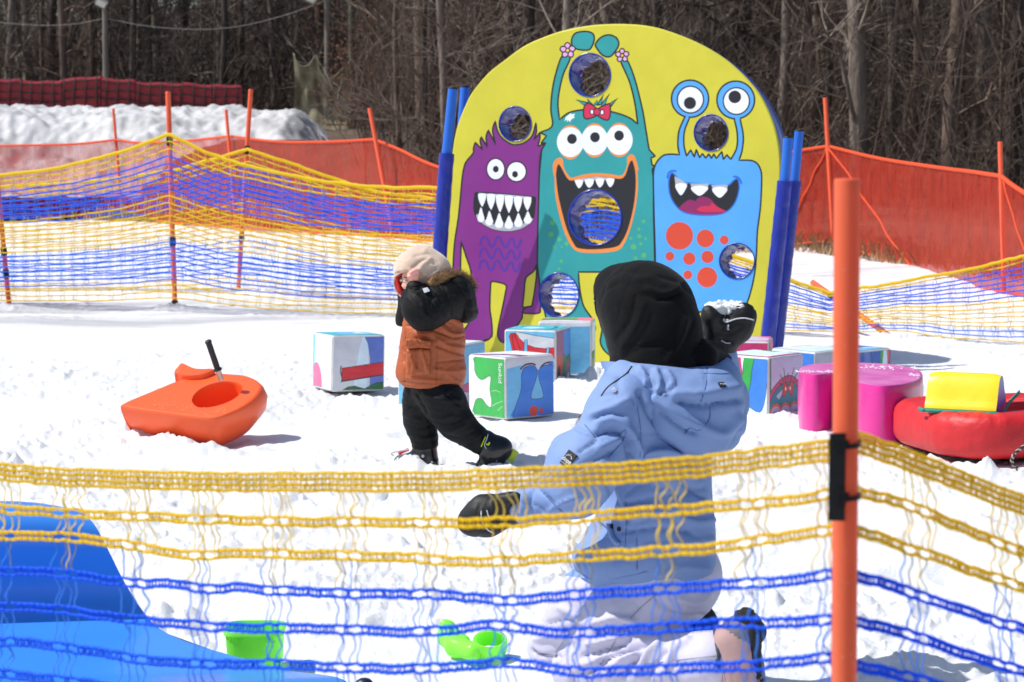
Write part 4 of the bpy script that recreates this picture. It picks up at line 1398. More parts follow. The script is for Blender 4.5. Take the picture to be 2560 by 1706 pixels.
# black hook strip and cable ties
mb = MB()
c0, c1 = P(2094, 1083, YP - .0188), P(2091, 1302, YP - .0188)
t = np.linspace(0, 1, 24)[:, None]
mb.tube(c0 * (1 - t) + c1 * t + np.hstack([0 * t, -.0008 * np.sin(t * 9), 0 * t]), .0148, 4, 0, flat=(0.13, 1.0), up=(1, 0, 0))
mb.build('strap', STRAP, pe, 40)
for yy_ in (1108, 1238):
    mb = MB()
    c = P(2112, yy_, YP)
    th = np.linspace(0, 2 * math.pi, 33)
    mb.tube(np.stack([c[0] + .0195 * np.cos(th), c[1] + .0195 * np.sin(th) - .001, c[2] + .0015 * np.sin(th)], 1), .0045, 4, 0, flat=(.35, 1.0), cap=False)
    mb.box(c + np.array([-.008, -.022, .0]), (.0055, .005, .0085))
    mb.box(c + np.array([-.001, -.0225, .001]), (.003, .003, .0055))
    mb.build('cable_tie', BLACKP, pe, 40)

# ================================================================== far things on the left
# crash pads on the snow bank
REDP = mat('red_pad', (112, 6, 20), 0.5, rgb2=(140, 12, 28), scale=2, bump=.4, bscale=4, bdist=.05)
pad = empty('crash_barrier', tuple(P(300, 250, 47.0)), 'row of dark red crash pads under black netting along the top of the snow bank', 'barrier')
pt = [(-120, 205), (0, 198), (50, 197), (54, 202), (150, 203), (155, 197), (250, 190), (254, 196), (335, 199), (340, 205), (450, 208), (455, 206), (520, 212), (592, 212), (597, 214)]
Yb = 47.2
prev = None
edges_px = [-120, -40, 54, 155, 252, 338, 452, 530, 602]
for xa, xb in zip(edges_px[:-1], edges_px[1:]):
    mb = MB()
    n = 9
    xs_ = np.linspace(xa + 1.0, xb - 1.0, n)
    yt_ = np.interp(xs_, [p[0] for p in pt], [p[1] for p in pt]) + 1.2 * np.sin(xs_ * .09)
    sect = []
    for x, y in zip(xs_, yt_):
        f, bk = P(x, y, Yb - .18), P(x, y, Yb + .18)
        zb = 1.62
        top = f[2]
        ring = [(f[0], Yb - .2, zb), (f[0], Yb - .22, (zb + top) / 2), (f[0], Yb - .19, top - .05), (f[0], Yb - .1, top), (f[0], Yb + .1, top), (f[0], Yb + .2, top - .06), (f[0], Yb + .2, zb)]
        sect.append(ring)
    mb.grid(np.array(sect), 0)
    mb.add(np.array(sect)[0], [tuple(range(7))[::-1]]); mb.add(np.array(sect)[-1], [tuple(range(7))])
    mb.build('pad', REDP, pad, 50)
mb = MB()
for x in range(-110, 600, 27):
    y = np.interp(x, [p[0] for p in pt], [p[1] for p in pt])
    a_, b_ = P(x, y - 2, Yb - .235), P(x + 3 * math.sin(x), 268, Yb - .235)
    mb.tube([a_, (a_ + b_) / 2 + [0, -.02, 0], b_], .014, 5)
for k, dy in enumerate((10, 31, 52)):
    xs_ = np.linspace(-118, 600, 50)
    ys_ = np.interp(xs_, [p[0] for p in pt], [p[1] for p in pt]) + dy + 1.5 * np.sin(xs_ * .05 + k)
    mb.tube([P(x, y, Yb - .24) for x, y in zip(xs_, ys_)], .014, 5)
mb.build('black_netting', STRAP, pad, 180)

def lamp_pole(name, px, ptop, Y, rad, label, lamp, m, cat):
    a_ = P(px, ptop, Y)
    z0 = float(max(hill_z(a_[0], Y), bank_z(a_[0], Y) if Y < 52 else -1, -.05))
    e = empty(name, (a_[0], Y, z0), label, cat)
    mb = MB()
    mb.tube([(a_[0] - .03, Y, z0 - .3), (a_[0], Y, (z0 + a_[2]) / 2), a_], [rad, rad * .9, rad * .75], 12)
    mb.build('pole', m, e, 40)
    if lamp:
        mb = MB()
        c = P(lamp[0], lamp[1], Y - .15)
        rot = np.array(Matrix.Rotation(R(25), 3, 'Y') @ Matrix.Rotation(R(-20), 3, 'X'))
        mb.box(c, (.14, .09, .085), rot)
        mb.box(c + np.array([0, -.08, -.02]), (.11, .025, .065), rot, 1)
        mb.build('lamp_head', [mat('lamp_case', (140, 134, 126), .5), mat('lamp_glass', (190, 188, 180), .2)], e, 40)
        mb = MB(); mb.tube([c, (c + P(px, ptop + 6, Y)) / 2 + [0, 0, -.03], P(px, ptop + 8, Y)], .03, 6)
        mb.build('bracket', mat('grey_steel', (120, 120, 122), .5, metal=.4), e, 40)
    return e
WOODP = mat('weathered_pole', (128, 120, 112), .85, rgb2=(96, 88, 80), scale=6, bump=.4, bscale=20, stretch=(1, 1, .15))
DKP = mat('green_pole', (62, 64, 54), .8, rgb2=(84, 84, 72), scale=5)
lamp_pole('lamp_post', 262, 16, 54, .085, 'grey lamp post with a boxy floodlight on top behind the snow bank', (254, 9), WOODP, 'lamp post')
lamp_pole('lamp_post', 818, -60, 54, .09, 'grey lamp post rising out of the olive net, its floodlight cut by the top edge', (778, -2), WOODP, 'lamp post')
lamp_pole('utility_pole', 879, -40, 53.5, .10, 'dark green pole at the right edge of the olive net', None, DKP, 'pole')
def wire(label, pts, Y):
    mb = MB(); mb.tube(spline3([P(x, y, Y) for x, y in pts], 40), .008, 5)
    tag(mb.build('overhead_wire', mat('wire', (150, 146, 142), .6), None, 180), label, 'wire')
wire('sagging overhead wire from the left edge to the grey lamp post', [(-60, 40), (0, 56), (110, 64), (190, 60), (262, 46)], 54)
wire('sagging overhead wire between the two grey lamp posts', [(262, 46), (370, 66), (490, 74), (600, 66), (720, 36), (818, 0)], 54)
OLIVE = mat('olive_netting', (128, 124, 100), .9, rgb2=(158, 152, 124), scale=4, alpha=.8)
mesh_sheet('olive_net', 'torn olive catch net hanging in scallops right of the snow bank', [(733, 130), (740, 150), (757, 166), (775, 160), (790, 135, 'c'), (800, 175), (822, 197), (845, 185), (868, 160), (882, 150)],
           [(733, 300), (790, 320), (882, 330)], lambda x: 52.5, 734, 881, OLIVE, OLIVE, nx=40, ny=10, er=.02, bulge=.25, cat='net')
# ================================================================== foam cubes
CUB = {}
def cm_(name, rgb, **k):
    kw = dict(rough=0.38, var=0.10, scale=9, bump=0.5, bscale=11, bdist=0.02, spec=0.45)
    kw.update(k)
    CUB[name] = mat('cube_' + name, rgb, **kw)
for nm, c in dict(edge=(206, 206, 206), white=(232, 234, 240), pale=(196, 222, 240), ice=(214, 232, 244), aqua=(70, 190, 206), sky=(112, 186, 226), blue=(58, 128, 214), deep=(52, 96, 176),
                  pink=(246, 104, 150), red=(206, 44, 56), green=(52, 164, 74), dgreen=(36, 112, 62), lav=(196, 184, 214), teal=(44, 122, 142), magenta=(200, 54, 110),
                  purple=(140, 74, 140), orange=(226, 100, 62), grey=(178, 182, 196), stone=(206, 208, 214), slate=(74, 74, 84), peri=(96, 120, 196), tan=(208, 150, 112), ink=(24, 26, 34), dots=(222, 74, 52)).items():
    cm_(nm, c)

def rrect(x0, y0, x1, y1, r=.02):
    return [(x0, y0), (x1, y0), (x1, y1), (x0, y1)]

def cube(px, py, Y, th, S, faces, label, sink=0.035, tilt=(0, 0), puff=0.006, text=None):
    """foam cube whose nearest vertical edge stands at the pixel; faces: 'L','R','T' -> Art on the unit square"""
    base = P(px, py, Y)
    base[2] = -sink
    e = empty('foam_cube', (base[0], base[1], 0), label, 'foam cube', 'printed foam cubes scattered on the snow')
    r_ = np.array([math.cos(th), math.sin(th), 0.0]); l_ = np.array([-math.sin(th), math.cos(th), 0.0]); up = np.array([0, 0, 1.0])
    M = np.stack([r_, l_, up], 1)
    Tm = np.array(Matrix.Rotation(tilt[0], 3, 'X') @ Matrix.Rotation(tilt[1], 3, 'Y'))
    def W(a, b, c):                      # local metres along r, l, up
        q = np.array([a, b, c]) - np.array([S / 2, S / 2, 0])
        q = Tm @ q + np.array([S / 2, S / 2, 0])
        return base + M @ q
    n = 13
    g = np.linspace(-1, 1, n)
    mb = MB()
    uniq = [CUB['edge'], CUB['pale']]
    bev = 0.014 / S
    def skin(u, v, w):                   # unit-cube point -> rounded, slightly sagging cube
        p = np.array([u, v, w], float)
        inner = np.clip(p, -1 + 2 * bev, 1 - 2 * bev)
        d = p - inner
        L = np.linalg.norm(d)
        if L > 1e-9: p = inner + d / L * min(L, 2 * bev)
        return p
    gg = np.concatenate([[-1, -1 + bev, -1 + 2 * bev], np.linspace(-1 + 2 * bev, 1 - 2 * bev, 7)[1:-1], [1 - 2 * bev, 1 - bev, 1]])
    def place(p):
        b = (1 - p[0] ** 2) * (1 - p[1] ** 2) * (1 - p[2] ** 2)
        a = (p + 1) / 2 * S
        cc = p.copy()
        k = np.argmax(np.abs(p))
        oth = [i for i in range(3) if i != k]
        bul = puff * (1 - p[oth[0]] ** 2) * (1 - p[oth[1]] ** 2)
        a[k] += math.copysign(bul, p[k])
        return W(*a)
    for ax in range(3):
        for s in (-1, 1):
            pts = np.zeros((len(gg), len(gg), 3))
            for i, u in enumerate(gg):
                for j, v in enumerate(gg):
                    q = [0, 0, 0]; q[ax] = s; q[(ax + 1) % 3] = u if s > 0 else v; q[(ax + 2) % 3] = v if s > 0 else u
                    pts[i, j] = place(skin(*q))
            mb.grid(pts, 0)
    # prints on the visible faces follow the bulge
    for key, art_ in faces.items():
        out = rrect(.035, .035, .965, .965)
        v, f, m, _ = art_[1].solve(rrect(.03, .03, .97, .97), (), 1e-5)
        # refine: add inner grid so that the print bends with the cover
        w3 = []
        for x, y in v:
            bx, by = 2 * x - 1, 2 * y - 1
            bul = puff * (1 - bx ** 2) * (1 - by ** 2) + 0.0012
            if key == 'R': q = W(x * S, -bul, y * S)
            elif key == 'L': q = W(-bul, (1 - x) * S, y * S)
            else: q = W(x * S, y * S, S + bul)
            w3.append(q)
        w3 = np.array(w3)
        a, b, c = w3[f[:, 0]], w3[f[:, 1]], w3[f[:, 2]]
        nrm = {'R': -l_, 'L': -r_, 'T': up}[key]
        fl = (np.cross(b - a, c - a) @ nrm) < 0
        f = f.copy(); f[fl] = f[fl][:, ::-1]
        mi = []
        for q in m:
            mm = CUB[art_[0] if q == 'base' else q]
            if mm not in uniq: uniq.append(mm)
            mi.append(uniq.index(mm))
        k = mb.n
        mb.v.append(w3); mb.n += len(w3)
        mb.f.extend([tuple(int(i) + k for i in q) for q in f]); mb.m.extend(mi)
    o = mb.build('cover', uniq, e, 30)
    if text:
        body, key, cx, cy, size, rot, mname = text
        v, f = text_mesh(body, size)
        ca, sa = math.cos(rot), math.sin(rot)
        w3 = []
        for x, y, _ in v:
            x, y = x * ca - y * sa + cx, x * sa + y * ca + cy
            bul = puff * (1 - (2 * x - 1) ** 2) * (1 - (2 * y - 1) ** 2) + 0.0028
            w3.append(W(x * S, -bul, y * S) if key == 'R' else W(-bul, (1 - x) * S, y * S))
        tb = MB(); tb.add(w3, f)
        tb.build('lettering', CUB['white'], e)
    return e

def A_(base, fn):
    a = Art()
    # a hidden lattice keeps the print pliable
    for k in (.2, .4, .6, .8):
        a.s.append(('l', [(k, .03), (k, .97)], base, 0, 1e-4)); a.s.append(('l', [(.03, k), (.97, k)], base, 0, 1e-4))
    fn(a)
    return (base, a)
Ln = .010
# --- cube on the left
def f(a):
    a.poly(rrect(.02, .02, .12, .98), 'aqua')
    z = [(.12, .06)] + [(.12 + .0, .12)]
    pts = [(.06, .05), (.06, .36), (.16, .46), (.26, .47)]
    arc = [(.26 + .24 * math.sin(t), .17 + .30 * math.cos(t)) for t in np.linspace(0, 1.6, 18)]
    arc = [(x + (.012 if i % 2 else -.012), y) for i, (x, y) in enumerate(arc)]
    a.poly([(.05, .05), (.05, .38), (.14, .45)] + arc + [(.50, .05)], 'pink', line=.012, lm='slate')
La = A_('ice', f)
def f(a):
    a.poly([(.40, .03), (.44, .4), (.50, .75), (.56, .97), (.68, .97), (.66, .03)], 'ice')
    a.poly([(.60, .97), (.66, .85), (.70, .6), (.71, .03), (.97, .03), (.97, .97)], 'peri', smooth=0)
    a.poly([(.18, .20), (.97, .30), (.97, .28), (.19, .175)], 'slate')
    a.poly([(.17, .42), (.97, .52), (.97, .295), (.19, .20)], 'red', line=Ln)
    a.line([(.16, .46), (.15, .36), (.18, .24), (.17, .17)], .02, 'slate', smooth=3)
    a.poly([(.2, .03), (.3, .085), (.42, .10), (.55, .06), (.62, .045), (.72, .10), (.84, .15), (.97, .16), (.97, .02), (.2, .02)], 'dgreen', line=Ln)
    a.line([(.6, .49), (.63, .46), (.64, .44)], .008, 'ink')
Ra = A_('stone', f)
def f(a):
    a.poly([(.2, .2), (.5, .1), (.9, .3), (.8, .7), (.4, .8)], 'sky', smooth=4)
    a.poly([(.5, .3), (.8, .3), (.7, .6)], 'ice', smooth=4)
Ta = A_('aqua', f)
cube(830, 968, 12.72, R(25), .318, dict(L=La, R=Ra, T=Ta), 'foam cube with a pink half-round and a red bar, standing alone behind the orange sled', tilt=(R(-1), R(1.5)))

# --- green jigsaw cube
def f(a):
    a.poly([(.20, .97), (.18, .85), (.20, .72), (.30, .63), (.42, .61), (.52, .645), (.60, .68), (.635, .64), (.61, .5), (.62, .40), (.645, .28), (.62, .18), (.52, .21), (.40, .30), (.25, .29), (.17, .2), (.16, .03), (.98, .03), (.98, .97)], 'green', smooth=3)
    a.line([(.21, .97), (.18, .85), (.20, .72), (.30, .63), (.42, .61), (.52, .645), (.60, .68), (.635, .64), (.61, .5), (.62, .40), (.645, .28), (.62, .18), (.52, .21), (.40, .30), (.25, .29), (.17, .2), (.16, .03)], Ln, 'slate', smooth=3)
    a.line([(.66, .44), (.76, .46), (.88, .44)], .006, 'edge'); a.line([(.66, .2), (.8, .26), (.93, .3)], .006, 'edge'); a.line([(.8, .14), (.93, .22)], .006, 'edge')
Lc = A_('white', f)
def f(a):
    a.poly([(.03, .72), (.98, .80), (.98, .97), (.03, .97)], 'stone')
    a.poly([(.03, .30), (.14, .30), (.25, .5), (.29, .72), (.36, .85), (.3, .86), (.03, .82)], 'sky')
    for x0 in (.30, .70):
        a.line([(x0, .80), (x0 + .09, .86), (x0 + .22, .875), (x0 + .30, .85)], .03, 'slate', smooth=3)
    legs = [(.15, .03), (.19, .2), (.27, .38), (.31, .52), (.31, .68), (.35, .80), (.47, .845), (.58, .83), (.635, .76), (.62, .66), (.55, .5), (.50, .37), (.52, .31), (.60, .30), (.72, .305), (.755, .34), (.73, .45), (.67, .6), (.66, .74), (.72, .81), (.86, .84), (.97, .82), (.97, .03)]
    a.poly(legs, 'blue', smooth=3)
    a.line(legs[:-1], .009, 'ink', smooth=3)
    a.poly(ell(.56, .11, .088, .085, 20), 'dots'); a.poly(ell(.72, .105, .036, .045, 16), 'dots')
Rc = A_('sky', f)
def f(a):
    a.poly([(.03, .6), (.3, .03), (.5, .03), (.03, .97)], 'purple')
    a.poly([(.10, .62), (.18, .60), (.42, .03), (.36, .03)], 'slate')
Tc = A_('white', f)
cube(1264, 1037, 11.46, R(37), .318, dict(L=Lc, R=Rc, T=Tc), 'foam cube with a green jigsaw shape and blue legs, right behind the toddler', tilt=(R(-1), R(0)),
     text=('Sunkid', 'L', .885, .745, .125, R(-90), 'white'))

# --- red-masked cube
def f(a):
    a.poly([(.13, .93), (.14, .72), (.2, .5), (.3, .36), (.5, .28), (.8, .3), (.97, .5), (.97, .8), (.55, .9)], 'red', line=Ln, smooth=3)
    a.line([(.16, .9), (.2, .65), (.3, .5)], .012, 'ink', smooth=3); a.line([(.2, .93), (.27, .75), (.34, .58)], .012, 'ink', smooth=3)
    a.poly([(.20, .97), (.30, .84), (.42, .74), (.6, .68), (.8, .665), (.97, .69), (.97, .86), (.6, .9)], 'stone', smooth=0, line=Ln)
    a.poly([(.40, .82), (.45, .83), (.46, .6), (.39, .6)], 'sky', line=Ln)
    a.poly([(.83, .68), (.88, .69), (.85, .5), (.80, .5)], 'sky', line=Ln)
    for cx, cy, qx, qy in ((.42, .38, .45, .33), (.83, .36, .82, .36)):
        a.poly(ell(cx, cy, .185, .20, 26), 'sky', line=Ln)
        a.poly(ell(cx, cy - .01, .13, .15, 26), 'white', line=Ln)
        a.poly(ell(qx, qy, .06, .065, 18), 'ink')
Rd = None
Ld = A_('sky', f)
def f(a):
    a.poly([(.03, .97), (.03, .4), (.3, .45), (.35, .97)], 'purple'); a.poly([(.03, .5), (.03, .03), (.3, .03), (.4, .3), (.25, .55)], 'red')
    a.poly([(.45, .97), (.45, .55), (.6, .45), (.97, .5), (.97, .97)], 'blue', line=.02); a.poly([(.4, .5), (.97, .45), (.97, .03), (.35, .03)], 'dgreen')
    a.poly(ell(.78, .2, .16, .2, 18), 'magenta'); a.poly(ell(.78, .14, .1, .12, 18), 'slate'); a.poly(ell(.16, .18, .1, .16, 14), 'ink'); a.poly(ell(.8, .07, .07, .09, 14), 'white')
Rd = A_('purple', f)
def f(a):
    a.poly([(.1, .2), (.5, .1), (.9, .3), (.85, .75), (.4, .8)], 'teal', smooth=4); a.poly([(.15, .25), (.5, .18), (.85, .35), (.8, .7), (.4, .72)], 'aqua', smooth=4)
    a.poly([(.2, .5), (.35, .3), (.42, .6), (.3, .75)], 'ice', smooth=4)
Td = A_('aqua', f)
cube(1390, 944, 13.26, R(73), .318, dict(L=Ld, R=Rd, T=Td), 'foam cube with two round goggle eyes on a red mask, behind the jigsaw cube', sink=.045)
# --- plain blue cube
def f(a):
    a.poly([(.03, .9), (.97, .92), (.97, .97), (.03, .97)], 'white')
Le = A_('sky', f)
def f(a): a.poly([(.03, .03), (.5, .03), (.5, .45), (.03, .45)], 'dgreen')
Re = A_('white', f)
def f(a):
    a.poly([(.03, .03), (.2, .03), (.2, .97), (.03, .97)], 'white'); a.poly([(.3, .3), (.7, .3), (.7, .97), (.3, .97)], 'green'); a.poly([(.2, .03), (.3, .03), (.3, .97), (.2, .97)], 'purple')
Te = A_('pink', f)
cube(1479, 927, 13.68, R(84), .325, dict(L=Le, R=Re, T=Te), 'plain light blue foam cube against the foot of the monster panel')
# --- cube half hidden by the toddler
def f(a):
    a.poly([(.03, .97), (.03, .9), (.3, .97)], 'pink'); a.poly([(.10, .30), (.25, .12), (.5, .2), (.55, .6), (.35, .72), (.15, .5)], 'tan', smooth=3); a.poly(ell(.12, .42, .03, .015, 10), 'ink')
Lb = A_('sky', f)
def f(a):
    a.poly([(.03, .03), (.97, .03), (.97, .35), (.03, .3)], 'lav'); a.poly(ell(.55, .33, .35, .08, 18), 'magenta', line=Ln)
Rb = A_('sky', f)
cube(1135, 1012, 11.85, R(62), .345, dict(L=Lb, R=Rb, T=A_('ice', lambda a: None)), 'light blue foam cube standing half hidden behind the toddler in the orange coat')
# --- pink-topped cube by the glove
def f(a):
    a.poly([(.03, .60), (.2, .72), (.45, .74), (.62, .64), (.72, .4), (.75, .03), (.03, .03)], 'ice', line=.014, smooth=2)
Lf = A_('magenta', f)
def f(a):
    a.poly([(.1, .1), (.6, .05), (.9, .5), (.5, .9), (.1, .7)], 'lav', smooth=3, line=Ln); a.poly([(.2, .6), (.4, .7), (.3, .9)], 'white')
cube(1922, 983, 12.42, R(80), .318, dict(L=Lf, R=A_('magenta', lambda a: None), T=A_('pink', f)), 'pink-topped foam cube behind the raised black glove', sink=.035)
# --- bow monster cube
def f(a):
    a.poly([(.03, .97), (.45, .97), (.52, .6), (.4, .45), (.03, .55)], 'magenta'); a.poly([(.03, .62), (.2, .9), (.28, .84), (.26, .74), (.36, .66), (.42, .52), (.3, .42), (.03, .5)], 'slate')
    a.poly(ell(.2, .56, .09, .08, 14), 'white')
    a.poly([(.52, .97), (.50, .72), (.40, .58), (.25, .52), (.25, .42), (.45, .30), (.56, .32), (.64, .45), (.72, .97)], 'green', line=Ln, smooth=2)
    a.poly([(.72, .97), (.66, .55), (.58, .34), (.44, .28), (.45, .2), (.62, .18), (.78, .10), (.88, .14), (.95, .4), (.98, .97)], 'blue', line=Ln, smooth=2)
Lg = A_('ice', f)
def f(a):
    a.poly([(.02, .97), (.06, .97), (.06, .4), (.02, .4)], 'dgreen')
    a.poly([(.02, .38), (.2, .56), (.42, .66), (.62, .66), (.8, .58), (.97, .46), (.97, .20), (.02, .05)], 'magenta', line=.014, smooth=3)
    a.poly([(.02, .05), (.03, .25), (.14, .42), (.32, .53), (.52, .56), (.72, .52), (.9, .38), (.97, .3), (.97, .03)], 'teal', line=.012, smooth=3)
    a.poly([(.2, .36), (.3, .42), (.37, .46), (.35, .38), (.28, .30), (.24, .32)], 'lav')
    for k in range(4):
        a.poly(ell(.20 + .27 * k, .08, .16, .155, 22), 'orange')
    for k in range(4):
        a.poly(ell(.20 + .27 * k, .055, .145, .135, 22), 'lav'); a.poly(ell(.22 + .27 * k, .03, .06, .06, 14), 'ink')
    for (x0, y0), (x1, y1) in (((.45, .58), (.40, .80)), ((.40, .58), (.30, .70)), ((.52, .60), (.52, .72)), ((.60, .58), (.70, .79)), ((.66, .57), (.80, .69)), ((.36, .54), (.28, .56)), ((.68, .54), (.77, .57))):
        a.line([(x0, y0), (x1, y1)], .016, 'ink')
    a.poly([(.38, .56), (.42, .57), (.52, .50), (.52, .42), (.42, .33), (.36, .36), (.37, .46)], 'red', line=Ln)
    a.poly([(.66, .57), (.62, .57), (.52, .50), (.52, .42), (.64, .34), (.69, .37), (.67, .46)], 'red', line=Ln)
    a.poly(ell(.52, .46, .045, .05, 14), 'red', line=Ln); a.poly(ell(.455, .46, .022, .03, 10), 'white'); a.poly(ell(.585, .46, .022, .03, 10), 'white')
Rg = A_('lav', f)
def f(a):
    a.poly([(.03, .03), (.97, .03), (.97, .09), (.09, .09), (.09, .97), (.03, .97)], 'magenta'); a.poly([(.75, .4), (.97, .4), (.97, .8), (.8, .7)], 'green')
cube(1921, 1030, 11.6, R(49), .318, dict(L=Lg, R=Rg, T=A_('ice', f)), 'foam cube showing a teal monster with a red bow, beside the magenta foam block', sink=.045)
# --- orange-based cube behind
def f(a):
    a.poly([(.97, .97), (.4, .97), (.6, .6), (.97, .5)], 'blue'); a.poly([(.97, .55), (.5, .5), (.3, .03), (.97, .03)], 'magenta')
Lh = A_('ice', f)
def f(a):
    a.poly([(.03, .45), (.5, .52), (.75, .6), (.97, .8), (.97, .03), (.03, .03)], 'purple', line=Ln); a.poly([(.03, .42), (.97, .46), (.97, .03), (.03, .03)], 'orange', line=Ln)
cube(2036, 992, 11.95, R(40), .318, dict(L=Lh, R=A_('grey', f), T=A_('ice', lambda a: a.poly([(.4, .85), (.97, .9), (.97, .97), (.4, .97)], 'pink'))), 'foam cube with a grey and orange side, wedged behind the bow monster cube', sink=.05)
# --- striped cube
def f(a):
    a.poly([(.03, .03), (.22, .03), (.22, .97), (.03, .97)], 'deep'); a.poly([(.22, .03), (.4, .03), (.36, .97), (.22, .97)], 'peri')
    a.poly([(.40, .97), (.40, .03), (.44, .5)], 'green'); a.poly([(.42, .97), (.44, .03), (.62, .03), (.68, .97)], 'deep', line=.014); a.poly([(.68, .97), (.62, .03), (.68, .03), (.76, .97)], 'green')
    a.poly([(.76, .97), (.66, .3), (.70, .03), (.80, .03), (.88, .5), (.86, .97)], 'ice'); a.poly([(.88, .97), (.9, .5), (.84, .03), (.98, .03), (.98, .97)], 'purple', line=.012); a.poly([(.86, .97), (.87, .6), (.93, .97)], 'orange')
    a.poly([(.60, .25), (.82, .25), (.82, .1), (.60, .1)], 'sky')
Ri = A_('deep', f)
def f(a):
    a.poly([(.5, .3), (.97, .3), (.97, .97), (.6, .97)], 'red'); a.poly([(.55, .2), (.97, .25), (.97, .6), (.7, .55)], 'blue', line=.02)
    for k in range(4): a.poly(ell(.58 + .1 * k, .26, .045, .06, 10), 'white')
cube(2139, 978, 12.25, R(44), .318, dict(L=A_('grey', lambda a: None), R=Ri, T=A_('sky', f)), 'foam cube with blue, green and purple stripes, behind the magenta foam block', sink=.075)

# ================================================================== magenta foam block
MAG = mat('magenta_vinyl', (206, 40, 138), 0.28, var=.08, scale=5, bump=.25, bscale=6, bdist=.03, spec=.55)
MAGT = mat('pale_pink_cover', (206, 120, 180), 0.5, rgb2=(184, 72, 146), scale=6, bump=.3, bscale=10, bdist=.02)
def gp(px, Y):
    return ((px - 1280) / FPX * Y, Y)
pk = catmull([gp(2001, 11.15), gp(2010, 10.98), gp(2040, 10.88), gp(2074, 10.92), gp(2092, 11.04), gp(2110, 11.02), gp(2128, 10.74), gp(2152, 10.52), gp(2205, 10.38), gp(2262, 10.44), gp(2300, 10.62), gp(2313, 10.86), gp(2300, 11.12), gp(2240, 11.36), gp(2150, 11.46), gp(2060, 11.42), gp(2015, 11.32)], 6, True)
pk = np.array(pk)
c0 = pk.mean(0)
mb = MB()
def pring(grow, z):
    t_ = np.roll(pk, -1, 0) - np.roll(pk, 1, 0)
    nrm = np.stack([t_[:, 1], -t_[:, 0]], 1); nrm /= np.linalg.norm(nrm, axis=1, keepdims=True)
    q = pk + nrm * grow
    return np.hstack([q, np.full((len(q), 1), z)])
Hh = .262
mb.grid(np.stack([pring(-.004, -.03), pring(0, .005), pring(.003, .05), pring(.005, .13), pring(.002, .22), pring(0, Hh - .012), pring(-.004, Hh - .003)]), 0, closed_v=True)
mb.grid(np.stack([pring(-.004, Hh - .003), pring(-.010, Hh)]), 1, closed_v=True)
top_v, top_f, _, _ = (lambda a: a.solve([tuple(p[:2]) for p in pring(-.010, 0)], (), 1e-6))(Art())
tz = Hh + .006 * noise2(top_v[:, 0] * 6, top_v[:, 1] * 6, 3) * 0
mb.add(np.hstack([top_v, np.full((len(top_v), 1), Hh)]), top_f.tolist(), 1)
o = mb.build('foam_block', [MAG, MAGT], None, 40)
tag(o, 'magenta kidney-shaped foam block with a snow-dusted top, beside the near orange pole', 'foam block')
SB = mat('base_trim', (226, 226, 230), .5)
sd_ = MB()
rs = np.random.default_rng(9)
def dust(mbx, cx, cy, z, n, sx, sy, s0):
    for _ in range(n):
        a = np.array([cx + rs.normal(0, sx), cy + rs.normal(0, sy), z])
        s = s0 * (.4 + rs.random())
        v = [a + s * np.array(q) * (1, 1, .6) for q in ((1, 0, 0), (0, 1, 0), (-1, 0, 0), (0, -1, 0), (0, 0, 1))]
        mbx.add(v, [(0, 1, 4), (1, 2, 4), (2, 3, 4), (3, 0, 4)])
dust(sd_, *gp(2200, 11.2), Hh, 90, .1, .05, .005)
dust(sd_, *gp(2050, 11.0), Hh, 90, .06, .025, .0045)
dust(sd_, *gp(2290, 10.85), Hh, 40, .012, .07, .004)
tag(sd_.build('snow_dusting', SNOW, None), 'loose snow lying on top of the magenta foam block', 'snow', kind='stuff')

# ================================================================== red inflatable sled at the right
REDV = mat('red_vinyl', (200, 32, 38), 0.52, var=.12, scale=5, bump=.35, bscale=9, bdist=.04, spec=.5)
rt = empty('inflatable_sled', (*gp(2490, 10.2), 0), 'red inflatable sled with a yellow bolster and rope, cut by the right edge', 'sled')
rcx, rcy = gp(2546, 10.22)
def srect(hw, hd, r, n=96):
    out = []
    for (cx, cy, a0) in ((hw - r, -(hd - r), -90), (hw - r, hd - r, 0), (-(hw - r), hd - r, 90), (-(hw - r), -(hd - r), 180)):
        for t in np.linspace(0, 90, n // 4, endpoint=False):
            a = R(a0 + t); out.append((cx + r * math.cos(a), cy + r * math.sin(a)))
    return np.array(out)
yaw = R(16)
cl = srect(.375, .30, .15)
cl = cl @ np.array([[math.cos(yaw), math.sin(yaw)], [-math.sin(yaw), math.cos(yaw)]])
nC = len(cl)
tg = np.roll(cl, -1, 0) - np.roll(cl, 1, 0)
tg /= np.linalg.norm(tg, axis=1, keepdims=True)
nr_ = np.stack([tg[:, 1], -tg[:, 0]], 1)
rngs = []
RA, RZ = .125, .102
for j in range(28):
    a = 2 * math.pi * j / 28
    pr = np.sign(math.cos(a)) * abs(math.cos(a)) ** .62
    pz = np.sign(math.sin(a)) * abs(math.sin(a)) ** .62
    wr = 0.0045 * np.sin(np.arange(nC) * 2.1 + 3 * np.sin(np.arange(nC) * .37)) * max(0, math.cos(2 * (a - 1.0))) + .003 * noise2(np.arange(nC) * .5, np.full(nC, j * .6), 6)
    ridge = -.004 if j in (6, 21) else 0
    q = cl + nr_ * (RA * pr + (wr + ridge) * math.cos(a))[:, None]
    rngs.append(np.stack([rcx + q[:, 0], rcy + q[:, 1], .100 + RZ * pz + (wr + ridge) * math.sin(a)], 1))
mb = MB(); mb.grid(np.stack(rngs), 0, True, True)
mb.build('tube', REDV, rt, 180)
mb = MB(); fl = np.vstack([cl * .86]); 
mb.add(np.vstack([np.stack([rcx + fl[:, 0], rcy + fl[:, 1], np.full(nC, .05)], 1), [[rcx, rcy, .045]]]), [(i, (i + 1) % nC, nC) for i in range(nC)])
mb.build('floor', mat('dark_red_vinyl', (120, 14, 22), .4), rt)
